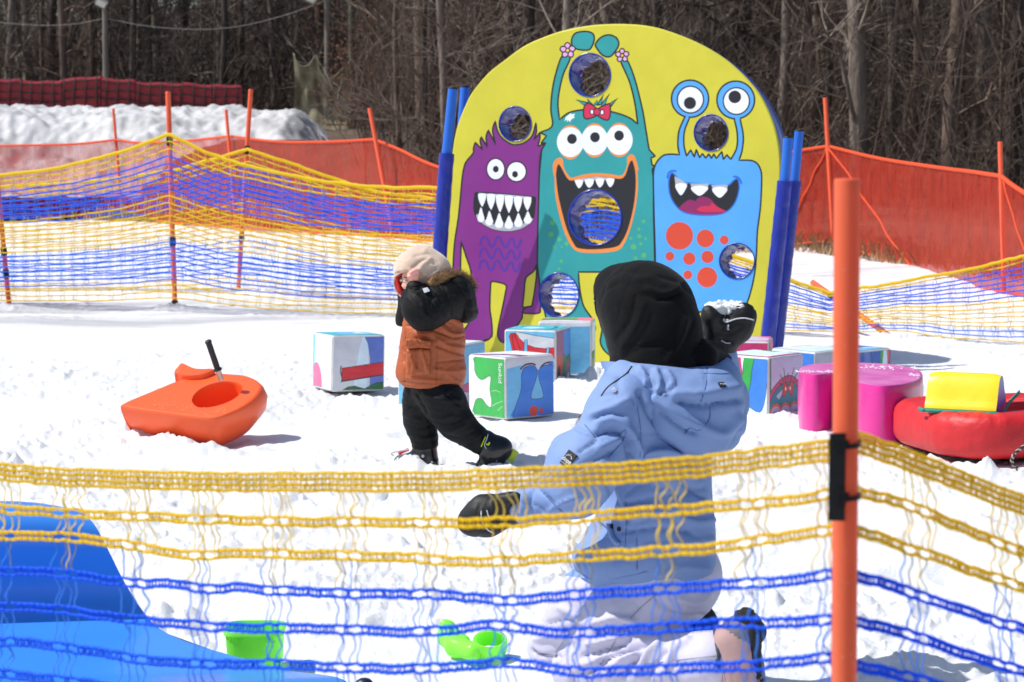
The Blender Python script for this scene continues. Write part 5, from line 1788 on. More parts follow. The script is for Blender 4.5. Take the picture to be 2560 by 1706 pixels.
# bolster
YB = mat('yellow_vinyl', (240, 208, 34), 0.36, var=.06, scale=6, bump=.2, bscale=9, bdist=.02)
BB = mat('blue_vinyl_end', (40, 72, 182), 0.35, var=.08)
TEALB = mat('teal_webbing', (24, 140, 122), .7)
x0, x1 = (2332 - 1280) / FPX * 9.98, (2512 - 1280) / FPX * 9.98
prof = np.array(catmull([(-.105, .0), (-.088, .05), (-.050, .135), (-.015, .158), (.03, .150), (.075, .08), (.115, .0), (.0, -.012)], 5, True))
sec = []
nX = 15
for i, t in enumerate(np.linspace(0, 1, nX)):
    x = x0 + (x1 - x0) * t
    e_ = 1 - .05 * (abs(2 * t - 1) ** 8)
    sec.append(np.stack([np.full(len(prof), x), 10.0 + prof[:, 0] * e_, .200 + prof[:, 1] * e_], 1))
sec = np.array(sec)
_c = sec.reshape(-1, 3).mean(0); _a = R(-24)
sec = (sec - _c) @ np.array([[math.cos(_a), math.sin(_a), 0], [-math.sin(_a), math.cos(_a), 0], [0, 0, 1]]) + _c
mb = MB(); mb.grid(sec, 0, False, True)
k = len(prof)
mb.add(sec[0], [tuple(range(k))], 1); mb.add(sec[-1], [tuple(range(k))[::-1]], 1)
bol = mb.build('bolster', [YB, BB], rt, 45)
mb = MB()
fr = sec[:, 0].copy()
ln = np.vstack([fr[:, :] + [0, -.006, -.004]])
ln = np.vstack([[ln[0] + [-.022, .03, .004]], [ln[0] + [-.012, 0, 0]], ln, [ln[-1] + [.03, .02, -.012]], [ln[-1] + [.09, .16, .03]], [ln[-1] + [.17, .32, .06]]])
mb.tube(spline3(ln, 60), .012, 4, 0, flat=(.3, 1))
mb.build('webbing', TEALB, bol, 180)
mb = MB()
hp = np.array([P(2318, 1003, 10.5), P(2330, 1012, 10.3), P(2330, 1040, 10.25), P(2316, 1048, 10.3)])
mb.tube(spline3(hp, 20), .016, 4, 0, flat=(.4, 1))
hp = np.array([P(2412, 972, 10.3), P(2430, 963, 10.3), P(2452, 966, 10.3), P(2465, 978, 10.3)])
mb.tube(spline3(hp, 16), .012, 4, 0, flat=(.4, 1))
mb.build('handle', STRAP, rt, 180)
rope = MB()
rp_ = spline3([P(2590, 1098, 9.72), P(2560, 1116, 9.66), P(2538, 1134, 9.62), P(2530, 1152, 9.62), P(2540, 1170, 9.62), P(2556, 1180, 9.6), P(2580, 1186, 9.6)], 160)
for q in range(3):
    a = np.arange(160) * .42 + q * 2.094
    rope.tube(rp_ + .0042 * np.stack([np.cos(a), np.sin(a) * .5, np.sin(a)], 1), .0042, 5, q % 2)
rope.build('rope', [mat('rope_dark', (70, 60, 58), .9), mat('rope_pale', (190, 180, 172), .9)], rt, 180)
mb = MB()
for k_ in range(3):
    mb.box(P(2556 + 4 * k_, 1052 + 10 * k_, 9.9), (.02, .01, .006), None)
mb.box((rcx + .12, rcy - .27, .245), (.05, .02, .004))
mb.build('warning_patch', YB, rt)

# ================================================================== orange sled with a grip
OSL = mat('orange_plastic', (255, 104, 54), 0.30, var=.05, scale=7, bump=.12, bscale=18, bdist=.01, spec=.5, transl=0.12)
so = empty('plastic_sled', (*gp(470, 10.68), 0), 'orange plastic shovel sled with a black grip, lying tilted in the snow', 'sled')
SN = np.array([-.10, -math.sin(R(24)), math.cos(R(24))]); SN /= np.linalg.norm(SN)
S0 = P(480, 1000, 10.70)
S1 = np.cross(SN, [0, 0, 1.0]); 
def sp(px, py, off=0.0):
    return on_plane(px, py, S0, SN) + SN * off
zs = tr(280, 830, 5.6)
so_out = catmull(zs((118, 1035, 'c'), (400, 1085), (800, 1140), (1200, 1188), (1400, 1202), (1560, 1170), (1800, 1060), (1960, 950), (2060, 830), (2085, 750), (2040, 690), (1960, 640), (1850, 605), (1700, 588), (1450, 575), (1230, 590), (1050, 640), (890, 690), (500, 850), (270, 945), (140, 1010)), 5, True)
so_out = np.array([(p[0], p[1]) for p in so_out])
hole_px = catmull(zs((1120, 980), (1135, 900), (1220, 810), (1380, 730), (1560, 692), (1720, 700), (1815, 745), (1825, 800), (1760, 900), (1620, 985), (1450, 1040), (1300, 1062), (1190, 1050)), 4, True)
o3 = np.array([sp(*p) for p in so_out])
oc = o3.mean(0)
def sring(ins, dn, skew=0.0):
    t_ = np.roll(o3, -1, 0) - np.roll(o3, 1, 0)
    nn = np.cross(t_, SN); nn /= np.linalg.norm(nn, axis=1, keepdims=True)
    if ((o3 - oc) * nn).sum() < 0: nn = -nn
    right = np.clip((so_out[:, 0] - 560) / 100, 0, 1)
    return o3 + nn * (np.asarray(ins) + 0.022 * right * math.sin(min(1, dn / .15) * math.pi))[:, None] * (1 if True else 0) - SN * dn if np.ndim(ins) else o3 + nn * (ins + 0.030 * right * math.sin(min(1, dn / .16) * math.pi))[:, None] - SN * dn
tin = sring(-.010, 0.0)
mb = MB()
mb.grid(np.stack([tin, sring(-.004, .0015), sring(0.0, .007), sring(.002, .02), sring(-.004, .06), sring(-.012, .11), sring(-.03, .155), sring(-.055, .185), sring(-.09, .20)]), 0, closed_v=True)
hpx = np.array([(p[0], p[1]) for p in hole_px])
tinpx = pix(tin)
tv, tf, _, _ = Art().solve(tinpx.tolist(), [hpx.tolist()])
mb.add([sp(x, y) for x, y in tv], tf.tolist())
bot = sring(-.09, .20)
mb.add(np.vstack([bot, bot.mean(0)[None]]), [(i, (i + 1) % len(bot), len(bot)) for i in range(len(bot))])
h3 = np.array([sp(*p) for p in hpx]); hc = h3.mean(0)
def hring(sc, dn): return hc + (h3 - hc) * sc - SN * dn
mb.grid(np.stack([hring(1.0, 0), hring(.985, .004), hring(.97, .02), hring(.95, .08), hring(.85, .115), hring(.5, .13), hring(.02, .13)]), 0, closed_v=True)
mb.build('body', OSL, so, 35)
wing = catmull(zs((882, 640), (885, 600), (915, 560), (965, 500), (1010, 500), (1070, 530), (1160, 566), (1250, 577), (1440, 578), (1400, 610), (1280, 655), (1120, 672), (1000, 664), (920, 645)), 4, True)
w3 = np.array([sp(p[0], p[1], 0.024) for p in wing]); wc = w3.mean(0)
mb = MB()
def wr_(sc, h): return wc + (w3 - wc) * sc + SN * h + np.array([0, .0, 0])
mb.grid(np.stack([wr_(1.03, -.055), wr_(1.01, -.04), wr_(1.0, -.012), wr_(.985, -.003), wr_(.95, .0), wr_(.6, .0), wr_(.02, -.001)]), 0, closed_v=True)
mb.build('back_lip', OSL, so, 50)
ga, gb = P(280 + 1340 / 5.6, 830 + 118 / 5.6, 10.70), P(280 + 1505 / 5.6, 830 + 600 / 5.6, 10.74)
gd = gb - ga
gp_ = empty('grip', (0, 0, 0), None, None)
bpy.data.objects.remove(gp_)
mb = MB()
t = np.array([0, .02, .03, .07, .075, .10] + list(np.linspace(.12, .82, 34)) + [.825, .83, .87, .875])
rad = np.array([.012, .0155, .0165, .0165, .0145, .0145] + [.0142 + .0007 * (i % 2) for i in range(34)] + [.0145, .0205, .0205, .016])
mb.tube(ga + gd * t[:, None], rad, 18)
grip = mb.build('grip', mat('black_rubber', (28, 25, 26), .55, bump=.2, bscale=90, bdist=.003), so, 60)
mb = MB(); mb.tube(ga + gd * np.array([.86, 1.0, 1.15])[:, None], .0135, 18)
mb.build('grip_shaft', mat('zinc', (190, 168, 160), .35, metal=.7), so, 50)
drp = MB()
for i in range(90):
    x, y = rs.normal(430, 45), rs.normal(1012, 12)
    if rs.random() < .4: x, y = rs.normal(540, 30), rs.normal(1030, 8)
    if not pip(np.array([[x, y]]), so_out)[0] or pip(np.array([[x, y]]), hpx)[0]: continue
    c = sp(x, y, .0006); s = .0012 + .0014 * rs.random()
    u = np.array([1, 0, 0.]); v = np.cross(SN, u)
    drp.add([c + SN * s * .6] + [c + s * (u * math.cos(q) + v * math.sin(q)) for q in np.arange(5) * 1.2566], [(0, 1 + q, 1 + (q + 1) % 5) for q in range(5)])
dd = drp.build('water_drops', mat('clear_drop', (255, 190, 160), .05, var=.02, spec=.9), so, 180)
dd['kind'] = 'stuff'

# ================================================================== blue slide shape, lower left
BLS = mat('blue_glossy_plastic', (62, 140, 232), 0.24, var=.05, scale=3, bump=.05, bscale=5, bdist=.02, spec=.5)
bs = empty('play_slide', P(300, 1640, 5.9) * [1, 1, 0], 'glossy blue plastic slide with a high curved back behind the near net', 'slide')
prof = [(190, 1276, 6.26), (214, 1288, 6.16), (240, 1318, 6.10), (268, 1370, 6.09), (306, 1446, 6.12), (346, 1512, 6.12), (388, 1564, 6.06), (445, 1596, 5.95), (520, 1622, 5.86), (620, 1650, 5.77), (720, 1676, 5.68), (800, 1686, 5.6), (850, 1696, 5.52), (885, 1716, 5.44)]
p3 = spline3([P(*q) for q in prof], 46)
p3[:, 2] = np.maximum(p3[:, 2], .012)
secs = []
nS = 26
for i, t in enumerate(np.linspace(0, 1, nS)):
    L = 1.25 * t
    hs = 1 + .085 * (1 - (1 - min(1, t / .14)) ** 2) + .16 * t
    q = p3.copy()
    q[:, 0] -= L
    hi_ = np.clip(q[:, 2] / .4, 0, 1)
    q[:, 1] -= .40 * t
    q[:, 2] *= 1 + (hs - 1) * hi_
    q[:, 2] += .05 * t * (1 - hi_)
    topp = q[0].copy()
    back = np.array([topp + [-.015, .035, -.012], topp + [-.02, .06, -.06], [topp[0] - .02, topp[1] + .09, -.05]])
    frt = np.array([[q[-1, 0], q[-1, 1] - .01, -.05]])
    secs.append(np.vstack([back[::-1], q, frt]))
secs = np.array(secs)
mb = MB(); mb.grid(secs, 0)
mb.add(secs[0], [tuple(range(secs.shape[1]))[::-1]]); mb.add(secs[-1], [tuple(range(secs.shape[1]))])
mb.build('shell', BLS, bs, 50)
kn = MB()
c = P(912, 1712, 5.5)
blob('grip_knob', [('+', ('e', c, (.022, .02, .017))), ('+', ('c', c + [-.01, 0, -.01], c + [-.06, .02, -.05], .013, .012))], .004, mat('navy_plastic', (18, 26, 58), .4), bs)

# ================================================================== green toys
GRN = mat('lime_plastic', (168, 255, 98), 0.30, var=.05, scale=8, transl=.45, spec=.5)
bu = empty('toy_bucket', (*gp(632, 6.0), 0), 'lime green toy bucket standing behind the blue slide', 'bucket')
bc = np.array([*gp(628, 6.02), 0.0])
mb = MB()
n = 4
def sq(hw, z, r=.2, m=40):
    out = []
    for i in range(m):
        a = 2 * math.pi * i / m + .06
        c_, s_ = math.cos(a), math.sin(a)
        k = (abs(c_) ** 5 + abs(s_) ** 5) ** (-1 / 5)
        out.append((bc[0] + hw * k * c_, bc[1] + hw * k * s_, z))
    return np.array(out)
zt = P(628, 1570, 6.0)[2]
mb.grid(np.stack([sq(.068, zt - .10), sq(.071, -.02 if zt < .12 else zt - .12), sq(.074, zt - .03), sq(.076, zt - .014), sq(.080, zt - .013), sq(.080, zt - .002), sq(.078, zt), sq(.073, zt), sq(.071, zt - .01), sq(.066, zt - .10), sq(.005, zt - .10)][1:]), 0, closed_v=True)
mb.build('body', GRN, bu, 50)
mb = MB()
for i in range(5):
    mb.box((bc[0] - .058 + i * .009, bc[1] - .0785, zt - .022), (.0025, .0016, .006))
for i in range(4):
    mb.box((bc[0] + .032 + i * .009, bc[1] - .0785, zt - .022), (.0025, .0016, .006))
mb.build('raised_marks', GRN, bu)
sc = empty('toy_scoop', (*gp(1190, 6.15), 0), 'lime green snow scoop toy lying in the snow left of the kneeling woman', 'scoop')
q = lambda x, y, Y: P(1000 + x / 2.353, 1100 + y / 2.353, Y)
blob('handle', [('+', ('c', q(262, 1085, 6.2), q(270, 1160, 6.2), .014, .020)), ('+', ('c', q(300, 1095, 6.2), q(300, 1180, 6.2), .012, .018)), ('+', ('c', q(270, 1160, 6.2), q(330, 1215, 6.14), .022, .026)), ('+', ('c', q(330, 1215, 6.14), q(430, 1245, 6.08), .028, .026)),
     ('+', ('c', q(330, 1130, 6.2), q(385, 1180, 6.15), .008, .012))], .005, GRN, sc, k=.02)
mb = MB()
c = q(530, 1200, 6.08)
th = np.linspace(0, 2 * math.pi, 41)
ax = np.array([.75, -.25, .22]); ax /= np.linalg.norm(ax)
e1 = np.cross(ax, [0, 0, 1]); e1 /= np.linalg.norm(e1); e2 = np.cross(ax, e1)
e1, e2 = np.array([1, 0, 0.]), np.array([0, .75, .55])
nrm = np.cross(e1, e2)
def ringc(r, d): return np.array([c + e1 * r * 1.05 * math.cos(a) + e2 * r * .8 * math.sin(a) + nrm * d for a in th[:-1]])
mb.grid(np.stack([ringc(.042, .022), ringc(.044, .020), ringc(.045, -.02), ringc(.040, -.04), ringc(.033, -.038), ringc(.035, -.01), ringc(.036, .02), ringc(.042, .022)]), 0, closed_v=True)
mb.build('cup', GRN, sc, 60)
# ================================================================== kneeling woman
WM = empty('person', P(1600, 1700, 5.72) * [1, 1, 0], 'person kneeling in the snow in a blue jacket, white trousers, black hood and black mittens', 'person')
q = P
JKT = mat('blue_shell_fabric', (122, 147, 194), 0.66, var=.05, scale=5, bump=.30, bscale=11, bdist=.02, spec=.3)
JKD = mat('jacket_seam', (70, 100, 160), .7)
PNT = mat('white_shell_fabric', (192, 189, 210), 0.6, var=.04, scale=5, bump=.35, bscale=11, bdist=.02, spec=.35)
BLK = mat('black_fleece', (13, 13, 15), 0.9, var=.25, scale=60, bump=.3, bscale=220, bdist=.003, sheen=.06, spec=.15)
GLV = mat('black_glove_fabric', (9, 9, 11), 0.6, var=.2, scale=20, bump=.35, bscale=60, bdist=.006)
SKIN = mat('skin', (222, 168, 142), .5, var=.06, scale=15, sss=.15)
BASE = mat('dark_base_layer', (34, 34, 38), .8)

# continuous body beneath the clothes: torso, arms, legs, neck and head with a face turned away to the left
hd = q(1612, 786, 5.80)
fdir = np.array([-.80, .58, -.08]); fdir /= np.linalg.norm(fdir)
fside = np.cross(fdir, [0, 0, 1]); fside /= np.linalg.norm(fside)
fup = np.cross(fside, fdir)
def hp(f, s, u): return hd + fdir * f + fside * s + fup * u
body = [('+', ('e', hp(0, 0, .02), (.078, .080, .098))), ('+', ('e', hp(.028, 0, -.05), (.058, .056, .06))), ('+', ('e', hp(.088, 0, -.015), (.014, .013, .02)), .02),
        ('+', ('e', hp(.076, 0, -.058), (.014, .02, .010)), .015), ('+', ('e', hp(.068, 0, -.092), (.02, .02, .016)), .02),
        ('-', ('e', hp(.088, .032, .012), (.016, .016, .010)), .012), ('-', ('e', hp(.088, -.032, .012), (.016, .016, .010)), .012),
        ('+', ('e', hp(-.005, .082, -.01), (.014, .012, .028)), .01), ('+', ('e', hp(-.005, -.082, -.01), (.014, .012, .028)), .01),
        ('+', ('c', hp(-.015, 0, -.06), q(1650, 960, 5.80), .052, .06)), ('+', ('c', q(1650, 1000, 5.80), q(1650, 1220, 5.76), .12, .11)), ('+', ('c', q(1650, 1220, 5.76), q(1660, 1430, 5.75), .11, .125)),
        ('+', ('c', q(1590, 1020, 5.68), q(1455, 1195, 5.62), .055, .045)), ('+', ('c', q(1455, 1195, 5.62), q(1300, 1270, 5.68), .045, .03)),
        ('+', ('c', q(1740, 1010, 5.92), q(1800, 1080, 6.02), .055, .045)), ('+', ('c', q(1800, 1080, 6.02), q(1800, 900, 5.95), .045, .03)),
        ('+', ('c', q(1670, 1450, 5.70), q(1450, 1655, 5.74), .085, .06)), ('+', ('c', q(1450, 1670, 5.74), q(1790, 1660, 5.46), .05, .035)),
        ('+', ('c', q(1620, 1450, 5.86), q(1385, 1600, 6.02), .085, .06)), ('+', ('c', q(1385, 1610, 6.02), q(1700, 1575, 5.84), .05, .035))]
blob('body', body, .011, [SKIN, BASE], WM, k=.03, matfn=lambda c: (pix(c)[:, 1] > 880).astype(int))
HAIRM = mat('brown_hair', (92, 58, 42), .55, rgb2=(140, 94, 68), scale=40, stretch=(1, 1, .1))
blob('hair', [('+', ('e', hp(-.016, 0, .025), (.084, .083, .084))), ('-', ('e', hp(.09, 0, -.03), (.07, .07, .10)), .02)], .01, HAIRM, WM)

# black fleece hood
hoodp = [('+', ('e', q(1628, 785, 5.80), (.116, .118, .128))), ('+', ('e', q(1585, 752, 5.83), (.092, .10, .094)), .05), ('+', ('e', q(1650, 840, 5.78), (.098, .10, .09)), .05),
         ('+', ('c', q(1541, 724, 5.87), q(1575, 830, 5.84), .062, .056)), ('+', ('c', q(1635, 880, 5.79), q(1640, 930, 5.78), .108, .125), .05),
         ('-', ('e', q(1492, 758, 5.95), (.075, .10, .098)), .015)]
hf = [([(1640, 690), (1690, 705), (1730, 735)], 9, -.004), ([(1620, 722), (1660, 735), (1690, 725), (1698, 712)], 7, .005), ([(1610, 735), (1650, 750), (1695, 735)], 7, -.006),
      ([(1560, 690), (1590, 700), (1640, 690)], 8, .003), ([(1540, 850), (1575, 800), (1590, 740)], 7, -.004), ([(1555, 868), (1590, 815), (1610, 760)], 7, .003), ([(1570, 880), (1610, 835), (1630, 790)], 6, -.003),
      ([(1690, 890), (1715, 850), (1735, 800)], 8, -.004), ([(1670, 900), (1700, 850), (1715, 800)], 7, .004), ([(1560, 895), (1600, 872), (1650, 862)], 8, -.004), ([(1600, 665), (1560, 740), (1545, 800)], 4, -.0015)]
blob('hood', hoodp, .0065, BLK, WM, k=.03, fold=[(a, b, c * 1.15) for a, b, c in hf], it=1, rump=(.0016, 20))
rim = spline3([q(1566, 668, 5.84), q(1532, 688, 5.83), q(1504, 714, 5.83), q(1493, 742, 5.83), q(1495, 772, 5.83), q(1506, 806, 5.83), q(1520, 842, 5.83), q(1545, 876, 5.82)], 50)
mb = MB(); mb.tube(rim, .0085 * (1 + .06 * np.sin(np.arange(50) * .9)), 10)
mb.build('hood_hem', BLK, WM, 180)
# neck of the black fleece inside the jacket collar
blob('fleece_collar', [('+', ('c', q(1556, 905, 5.80), q(1640, 902, 5.72), .034, .036)), ('+', ('c', q(1640, 902, 5.72), q(1760, 890, 5.74), .036, .034)), ('+', ('c', q(1760, 890, 5.74), q(1812, 902, 5.84), .030, .02)), ('+', ('c', q(1600, 895, 5.80), q(1740, 885, 5.82), .05, .045)), ('+', ('c', q(1600, 880, 5.76), q(1750, 866, 5.76), .03, .022)), ('+', ('c', q(1745, 866, 5.77), q(1800, 872, 5.84), .022, .016))],
     .006, BLK, WM, k=.012, fold=[([(1590, 902), (1650, 880), (1720, 878), (1790, 885)], 5, -.006), ([(1600, 882), (1680, 862), (1760, 862)], 5, -.004)])

# jacket: torso, hanging hood, near sleeve reaching forward, far sleeve raised
tor = [('+', ('c', q(1650, 985, 5.79), q(1645, 1180, 5.75), .128, .128, (0, 1, 0), 1.05)), ('+', ('c', q(1645, 1180, 5.75), q(1634, 1500, 5.75), .130, .142)),
       ('+', ('e', q(1590, 1390, 5.76), (.165, .13, .075)), .06), ('+', ('e', q(1665, 1330, 5.72), (.118, .12, .15)), .05), ('+', ('e', q(1690, 1440, 5.72), (.09, .10, .055)), .05), ('+', ('c', q(1470, 1420, 5.80), q(1600, 1420, 5.72), .030, .05), .04),
       ('+', ('c', q(1600, 1000, 5.72), q(1560, 1020, 5.66), .085, .080), .05), ('+', ('e', q(1560, 955, 5.80), (.05, .06, .055)), .03),
       ('+', ('c', q(1745, 1010, 5.90), q(1790, 1060, 5.98), .085, .070), .05),
       ('+', ('c', q(1540, 1310, 5.80), q(1500, 1330, 5.84), .05, .03), .05),
       ('-', ('e', q(1655, 860, 5.79), (.150, .11, .062)), .01), ('-', ('b', q(1590, 1562, 5.75), (.34, .4, .105), np.array(Matrix.Rotation(R(-11), 3, 'Y')), .01), .012)]
slv = [('+', ('c', q(1560, 1030, 5.66), q(1462, 1175, 5.58), .082, .076), .05), ('+', ('c', q(1462, 1175, 5.58), q(1432, 1225, 5.58), .076, .066), .05),
       ('+', ('c', q(1440, 1222, 5.58), q(1310, 1268, 5.67), .068, .050), .03), ('+', ('e', q(1405, 1150, 5.62), (.035, .03, .06)), .04)]
slv2 = [('+', ('c', q(1790, 1060, 5.99), q(1812, 1000, 6.03), .066, .060), .05), ('+', ('c', q(1812, 1000, 6.03), q(1806, 890, 5.96), .058, .040), .03)]
jf = [([(1600, 985), (1640, 1060), (1700, 1130), (1750, 1185)], 10, -.012), ([(1540, 985), (1585, 1010), (1600, 1100), (1602, 1160)], 3.5, -.003),
      ([(1505, 1060), (1540, 1050), (1570, 1075), (1590, 1120)], 13, .014), ([(1490, 1045), (1520, 1035), (1555, 1042)], 9, -.010), ([(1495, 1085), (1530, 1078), (1562, 1098), (1578, 1150)], 9, -.014),
      ([(1500, 1120), (1560, 1090)], 9, .007), ([(1565, 1090), (1580, 1125), (1575, 1165)], 8, -.012), ([(1580, 1165), (1640, 1150), (1720, 1160)], 8, -.014), ([(1585, 1140), (1650, 1130), (1710, 1138)], 10, .010),
      ([(1440, 1070), (1490, 1098), (1450, 1130)], 5, -.006), ([(1400, 1200), (1470, 1160), (1530, 1130)], 9, -.006), ([(1480, 1040), (1530, 1020), (1570, 1000)], 10, .007),
      ([(1330, 1225), (1322, 1260), (1335, 1295)], 6, -.010), ([(1345, 1220), (1380, 1255), (1410, 1290)], 5, -.007), ([(1360, 1290), (1400, 1260), (1440, 1245)], 6, .007), ([(1310, 1235), (1305, 1290)], 6, .006),
      ([(1560, 1330), (1640, 1320), (1720, 1330)], 9, -.007), ([(1565, 1262), (1640, 1245), (1700, 1235), (1760, 1220)], 9, -.008), ([(1560, 1290), (1650, 1280), (1760, 1260)], 11, .007), ([(1700, 1210), (1750, 1240), (1785, 1255)], 7, -.009),
      ([(1690, 1290), (1740, 1305), (1782, 1300)], 9, .006), ([(1540, 1400), (1650, 1385), (1770, 1395)], 14, -.005), ([(1520, 1210), (1545, 1270), (1570, 1300)], 10, -.008), ([(1590, 1350), (1592, 1420)], 3, -.003),
      ([(1740, 1180), (1700, 1200), (1640, 1205)], 9, .007), ([(1620, 1370), (1700, 1360), (1780, 1350)], 8, .006), ([(1650, 1440), (1700, 1420), (1770, 1425)], 9, .005)]
jk_ = blob('jacket', tor + slv + slv2, .0066, JKT, WM, k=.03, fold=[(a, b, c * 1.45) for a, b, c in jf], rump=(.0030, 9, (1, 1, 1.6), 5))
# jacket hood hanging on the back
hk = [('+', ('e', q(1700, 990, 5.69), (.135, .085, .072))), ('+', ('e', q(1780, 1010, 5.74), (.082, .085, .095)), .05), ('+', ('e', q(1600, 945, 5.70), (.085, .06, .040)), .05), ('+', ('c', q(1560, 935, 5.72), q(1810, 940, 5.80), .030, .040), .04),
      ('+', ('c', q(1680, 1040, 5.66), q(1780, 1100, 5.70), .055, .040), .05), ('+', ('c', q(1620, 985, 5.67), q(1720, 1080, 5.66), .04, .05), .05), ('+', ('c', q(1800, 925, 5.80), q(1835, 1010, 5.80), .025, .03), .04),
      ('-', ('e', q(1668, 875, 5.80), (.155, .12, .052)), .008)]
hkf = [([(1600, 920), (1615, 950), (1600, 985)], 5, .008), ([(1640, 925), (1650, 960), (1638, 990)], 5, .009), ([(1620, 925), (1628, 965)], 4, -.006), ([(1668, 930), (1682, 955), (1660, 985)], 5, .007), ([(1590, 975), (1640, 985), (1668, 978)], 6, -.008),
       ([(1700, 1005), (1760, 1015), (1850, 1000)], 10, -.016), ([(1690, 985), (1750, 985), (1840, 970)], 12, .008), ([(1640, 1000), (1720, 1050), (1800, 1085), (1845, 1050)], 12, .012), ([(1740, 1085), (1700, 1070), (1650, 1030)], 8, -.010),
       ([(1768, 905), (1764, 960), (1750, 1005)], 2.6, -.003), ([(1775, 1015), (1772, 1055), (1745, 1078), (1722, 1070), (1712, 1085)], 2.6, -.003), ([(1740, 930), (1830, 935)], 2.2, -.0012)]
jh_ = blob('jacket_hood', hk, .0065, JKT, WM, k=.04, fold=[(a, b, c * 1.3) for a, b, c in hkf], rump=(.0024, 10, (1, 1, 1), 8))
# collar wing, zip, cord lock, snap
mb = MB()
cw = np.array([[q(1503, 900, 5.80), q(1540, 902, 5.76), q(1578, 905, 5.72), q(1600, 912, 5.70)], [q(1506, 912, 5.80), q(1535, 925, 5.75), q(1560, 935, 5.70), q(1580, 945, 5.68)], [q(1512, 925, 5.80), q(1522, 955, 5.75), q(1535, 962, 5.70), q(1560, 968, 5.665)], [q(1490, 966, 5.82), q(1500, 985, 5.77), q(1512, 992, 5.73), q(1535, 990, 5.67)], [q(1482, 1010, 5.82), q(1492, 1015, 5.78), q(1500, 1018, 5.74), q(1515, 1015, 5.69)]])
cw = cw + np.array([-.004, -.045, 0]); g_ = np.stack([spline3(r_, 14) for r_ in cw]); g_ = np.stack([spline3(g_[:, j], 18) for j in range(14)], 1)
bk = g_ + np.array([.004, .016, 0])
mb.grid(g_); mb.grid(bk[:, ::-1])
for ea, eb in ((g_[0], bk[0]), (bk[-1], g_[-1]), (bk[:, 0], g_[:, 0]), (g_[:, -1], bk[:, -1])): mb.grid(np.stack([ea, eb]))
cf_ = mb.build('collar_flap', JKT, WM, 50)
mb = MB(); mb.tube([q(1511, 922, 5.775), q(1508, 955, 5.775)], .0035, 6); mb.build('zip', mat('silver_zip', (210, 214, 222), .35, metal=.3), WM, 180)
# stitched seams on the shell
mb = MB()
# sleeve and hood labels
def label_on(name, objs, corners, txt, size, mtn=False):
    C4 = [on_surf(objs, x, y, .003, 12) for x, y in corners]
    c = sum(C4) / 4
    ux = C4[1] - C4[0] + C4[2] - C4[3]; ux /= np.linalg.norm(ux)
    n = np.cross(ux, C4[3] - C4[0]); n /= np.linalg.norm(n)
    if n[1] > 0: n = -n
    uy = np.cross(n, ux); uy = uy if np.dot(uy, C4[3] - C4[0]) > 0 else -uy
    hw = np.linalg.norm(C4[1] - C4[0]) / 2; hh_ = np.linalg.norm(C4[3] - C4[0]) / 2
    C4 = [c - ux * hw - uy * hh_, c + ux * hw - uy * hh_, c + ux * hw + uy * hh_, c - ux * hw + uy * hh_]
    mb = MB()
    fr = [p + n * .003 for p in C4]; bk = [p - n * .006 for p in C4]
    mb.add(fr + bk, [(0, 1, 2, 3), (7, 6, 5, 4), (0, 4, 5, 1), (1, 5, 6, 2), (2, 6, 7, 3), (3, 7, 4, 0)])
    o = mb.build(name, STRAP, WM)
    v, f = text_mesh(txt, size)
    off = -.22 * hh_ if mtn else -.05 * hh_
    w3 = np.array([c + ux * x + uy * (y + off) + n * .0042 for x, y, _ in v])
    tb = MB(); tb.add(w3, f)
    if mtn:
        pk_ = [(-.34, .08), (-.18, .30), (-.10, .20), (0, .40), (.12, .22), (.18, .27), (.36, .06)]
        tb.tube([c + ux * x * 1.9 * hw + uy * hh_ * (y * 1.3 + .12) + n * .0044 for x, y in pk_], .0012, 4)
        for k in range(4): tb.box(c + ux * (-.010 + .006 * k) - uy * hh_ * .72 + n * .004, (.002, .0006, .0010))
    tb.build('lettering', mat('white_thread', (238, 238, 240), .6), o)
label_on('sleeve_patch', [jk_], [(1404, 1160), (1424, 1172), (1440, 1140), (1424, 1126)], 'dope', .015, True)
label_on('hood_tag', [jh_, jk_], [(1797, 969), (1811, 969), (1811, 960), (1797, 960)], 'dope', .0078)
# stitched seams
SH = [jk_, jh_, cf_]
for pts in ([(1768, 912), (1765, 960), (1752, 1005)], [(1775, 1018), (1772, 1050), (1748, 1076), (1725, 1070), (1712, 1085)], [(1588, 990), (1600, 1060), (1602, 1110), (1598, 1165)], [(1563, 1255), (1566, 1300), (1562, 1400)],
            [(1592, 1345), (1593, 1425)], [(1462, 1062), (1490, 1096)], [(1545, 1090), (1565, 1075), (1555, 1105), (1520, 1145)], [(1742, 934), (1800, 935), (1832, 934)], [(1352, 1225), (1390, 1265), (1412, 1285)]):
    seam('jacket_seam', SH, pts, JKD, WM, .0010)
seam('cord', SH, [(1580, 916), (1566, 935), (1545, 950), (1520, 968), (1503, 990)], STRAP, WM, .002)
for (x, y) in ((1521, 1317), (1548, 1323), (1536, 976)):
    c = on_surf(SH, x, y, .001)
    if c is not None:
        mb = MB(); mb.tube([c + [0, .004, 0], c + [0, -.004, 0]], .0055, 10)
        mb.build('snap', STRAP if y > 1000 else mat('white_snap', (236, 238, 240), .3), WM, 60)
# slanted pocket opening on the side
seam('pocket_flap', [jk_], [(1500, 1296), (1524, 1316), (1534, 1345), (1548, 1362)], JKT, WM, .009, off=.002)
seam('pocket_opening', [jk_], [(1530, 1312), (1531, 1335), (1540, 1358)], mat('pocket_shade', (24, 34, 60), .8), WM, .006, off=.001)
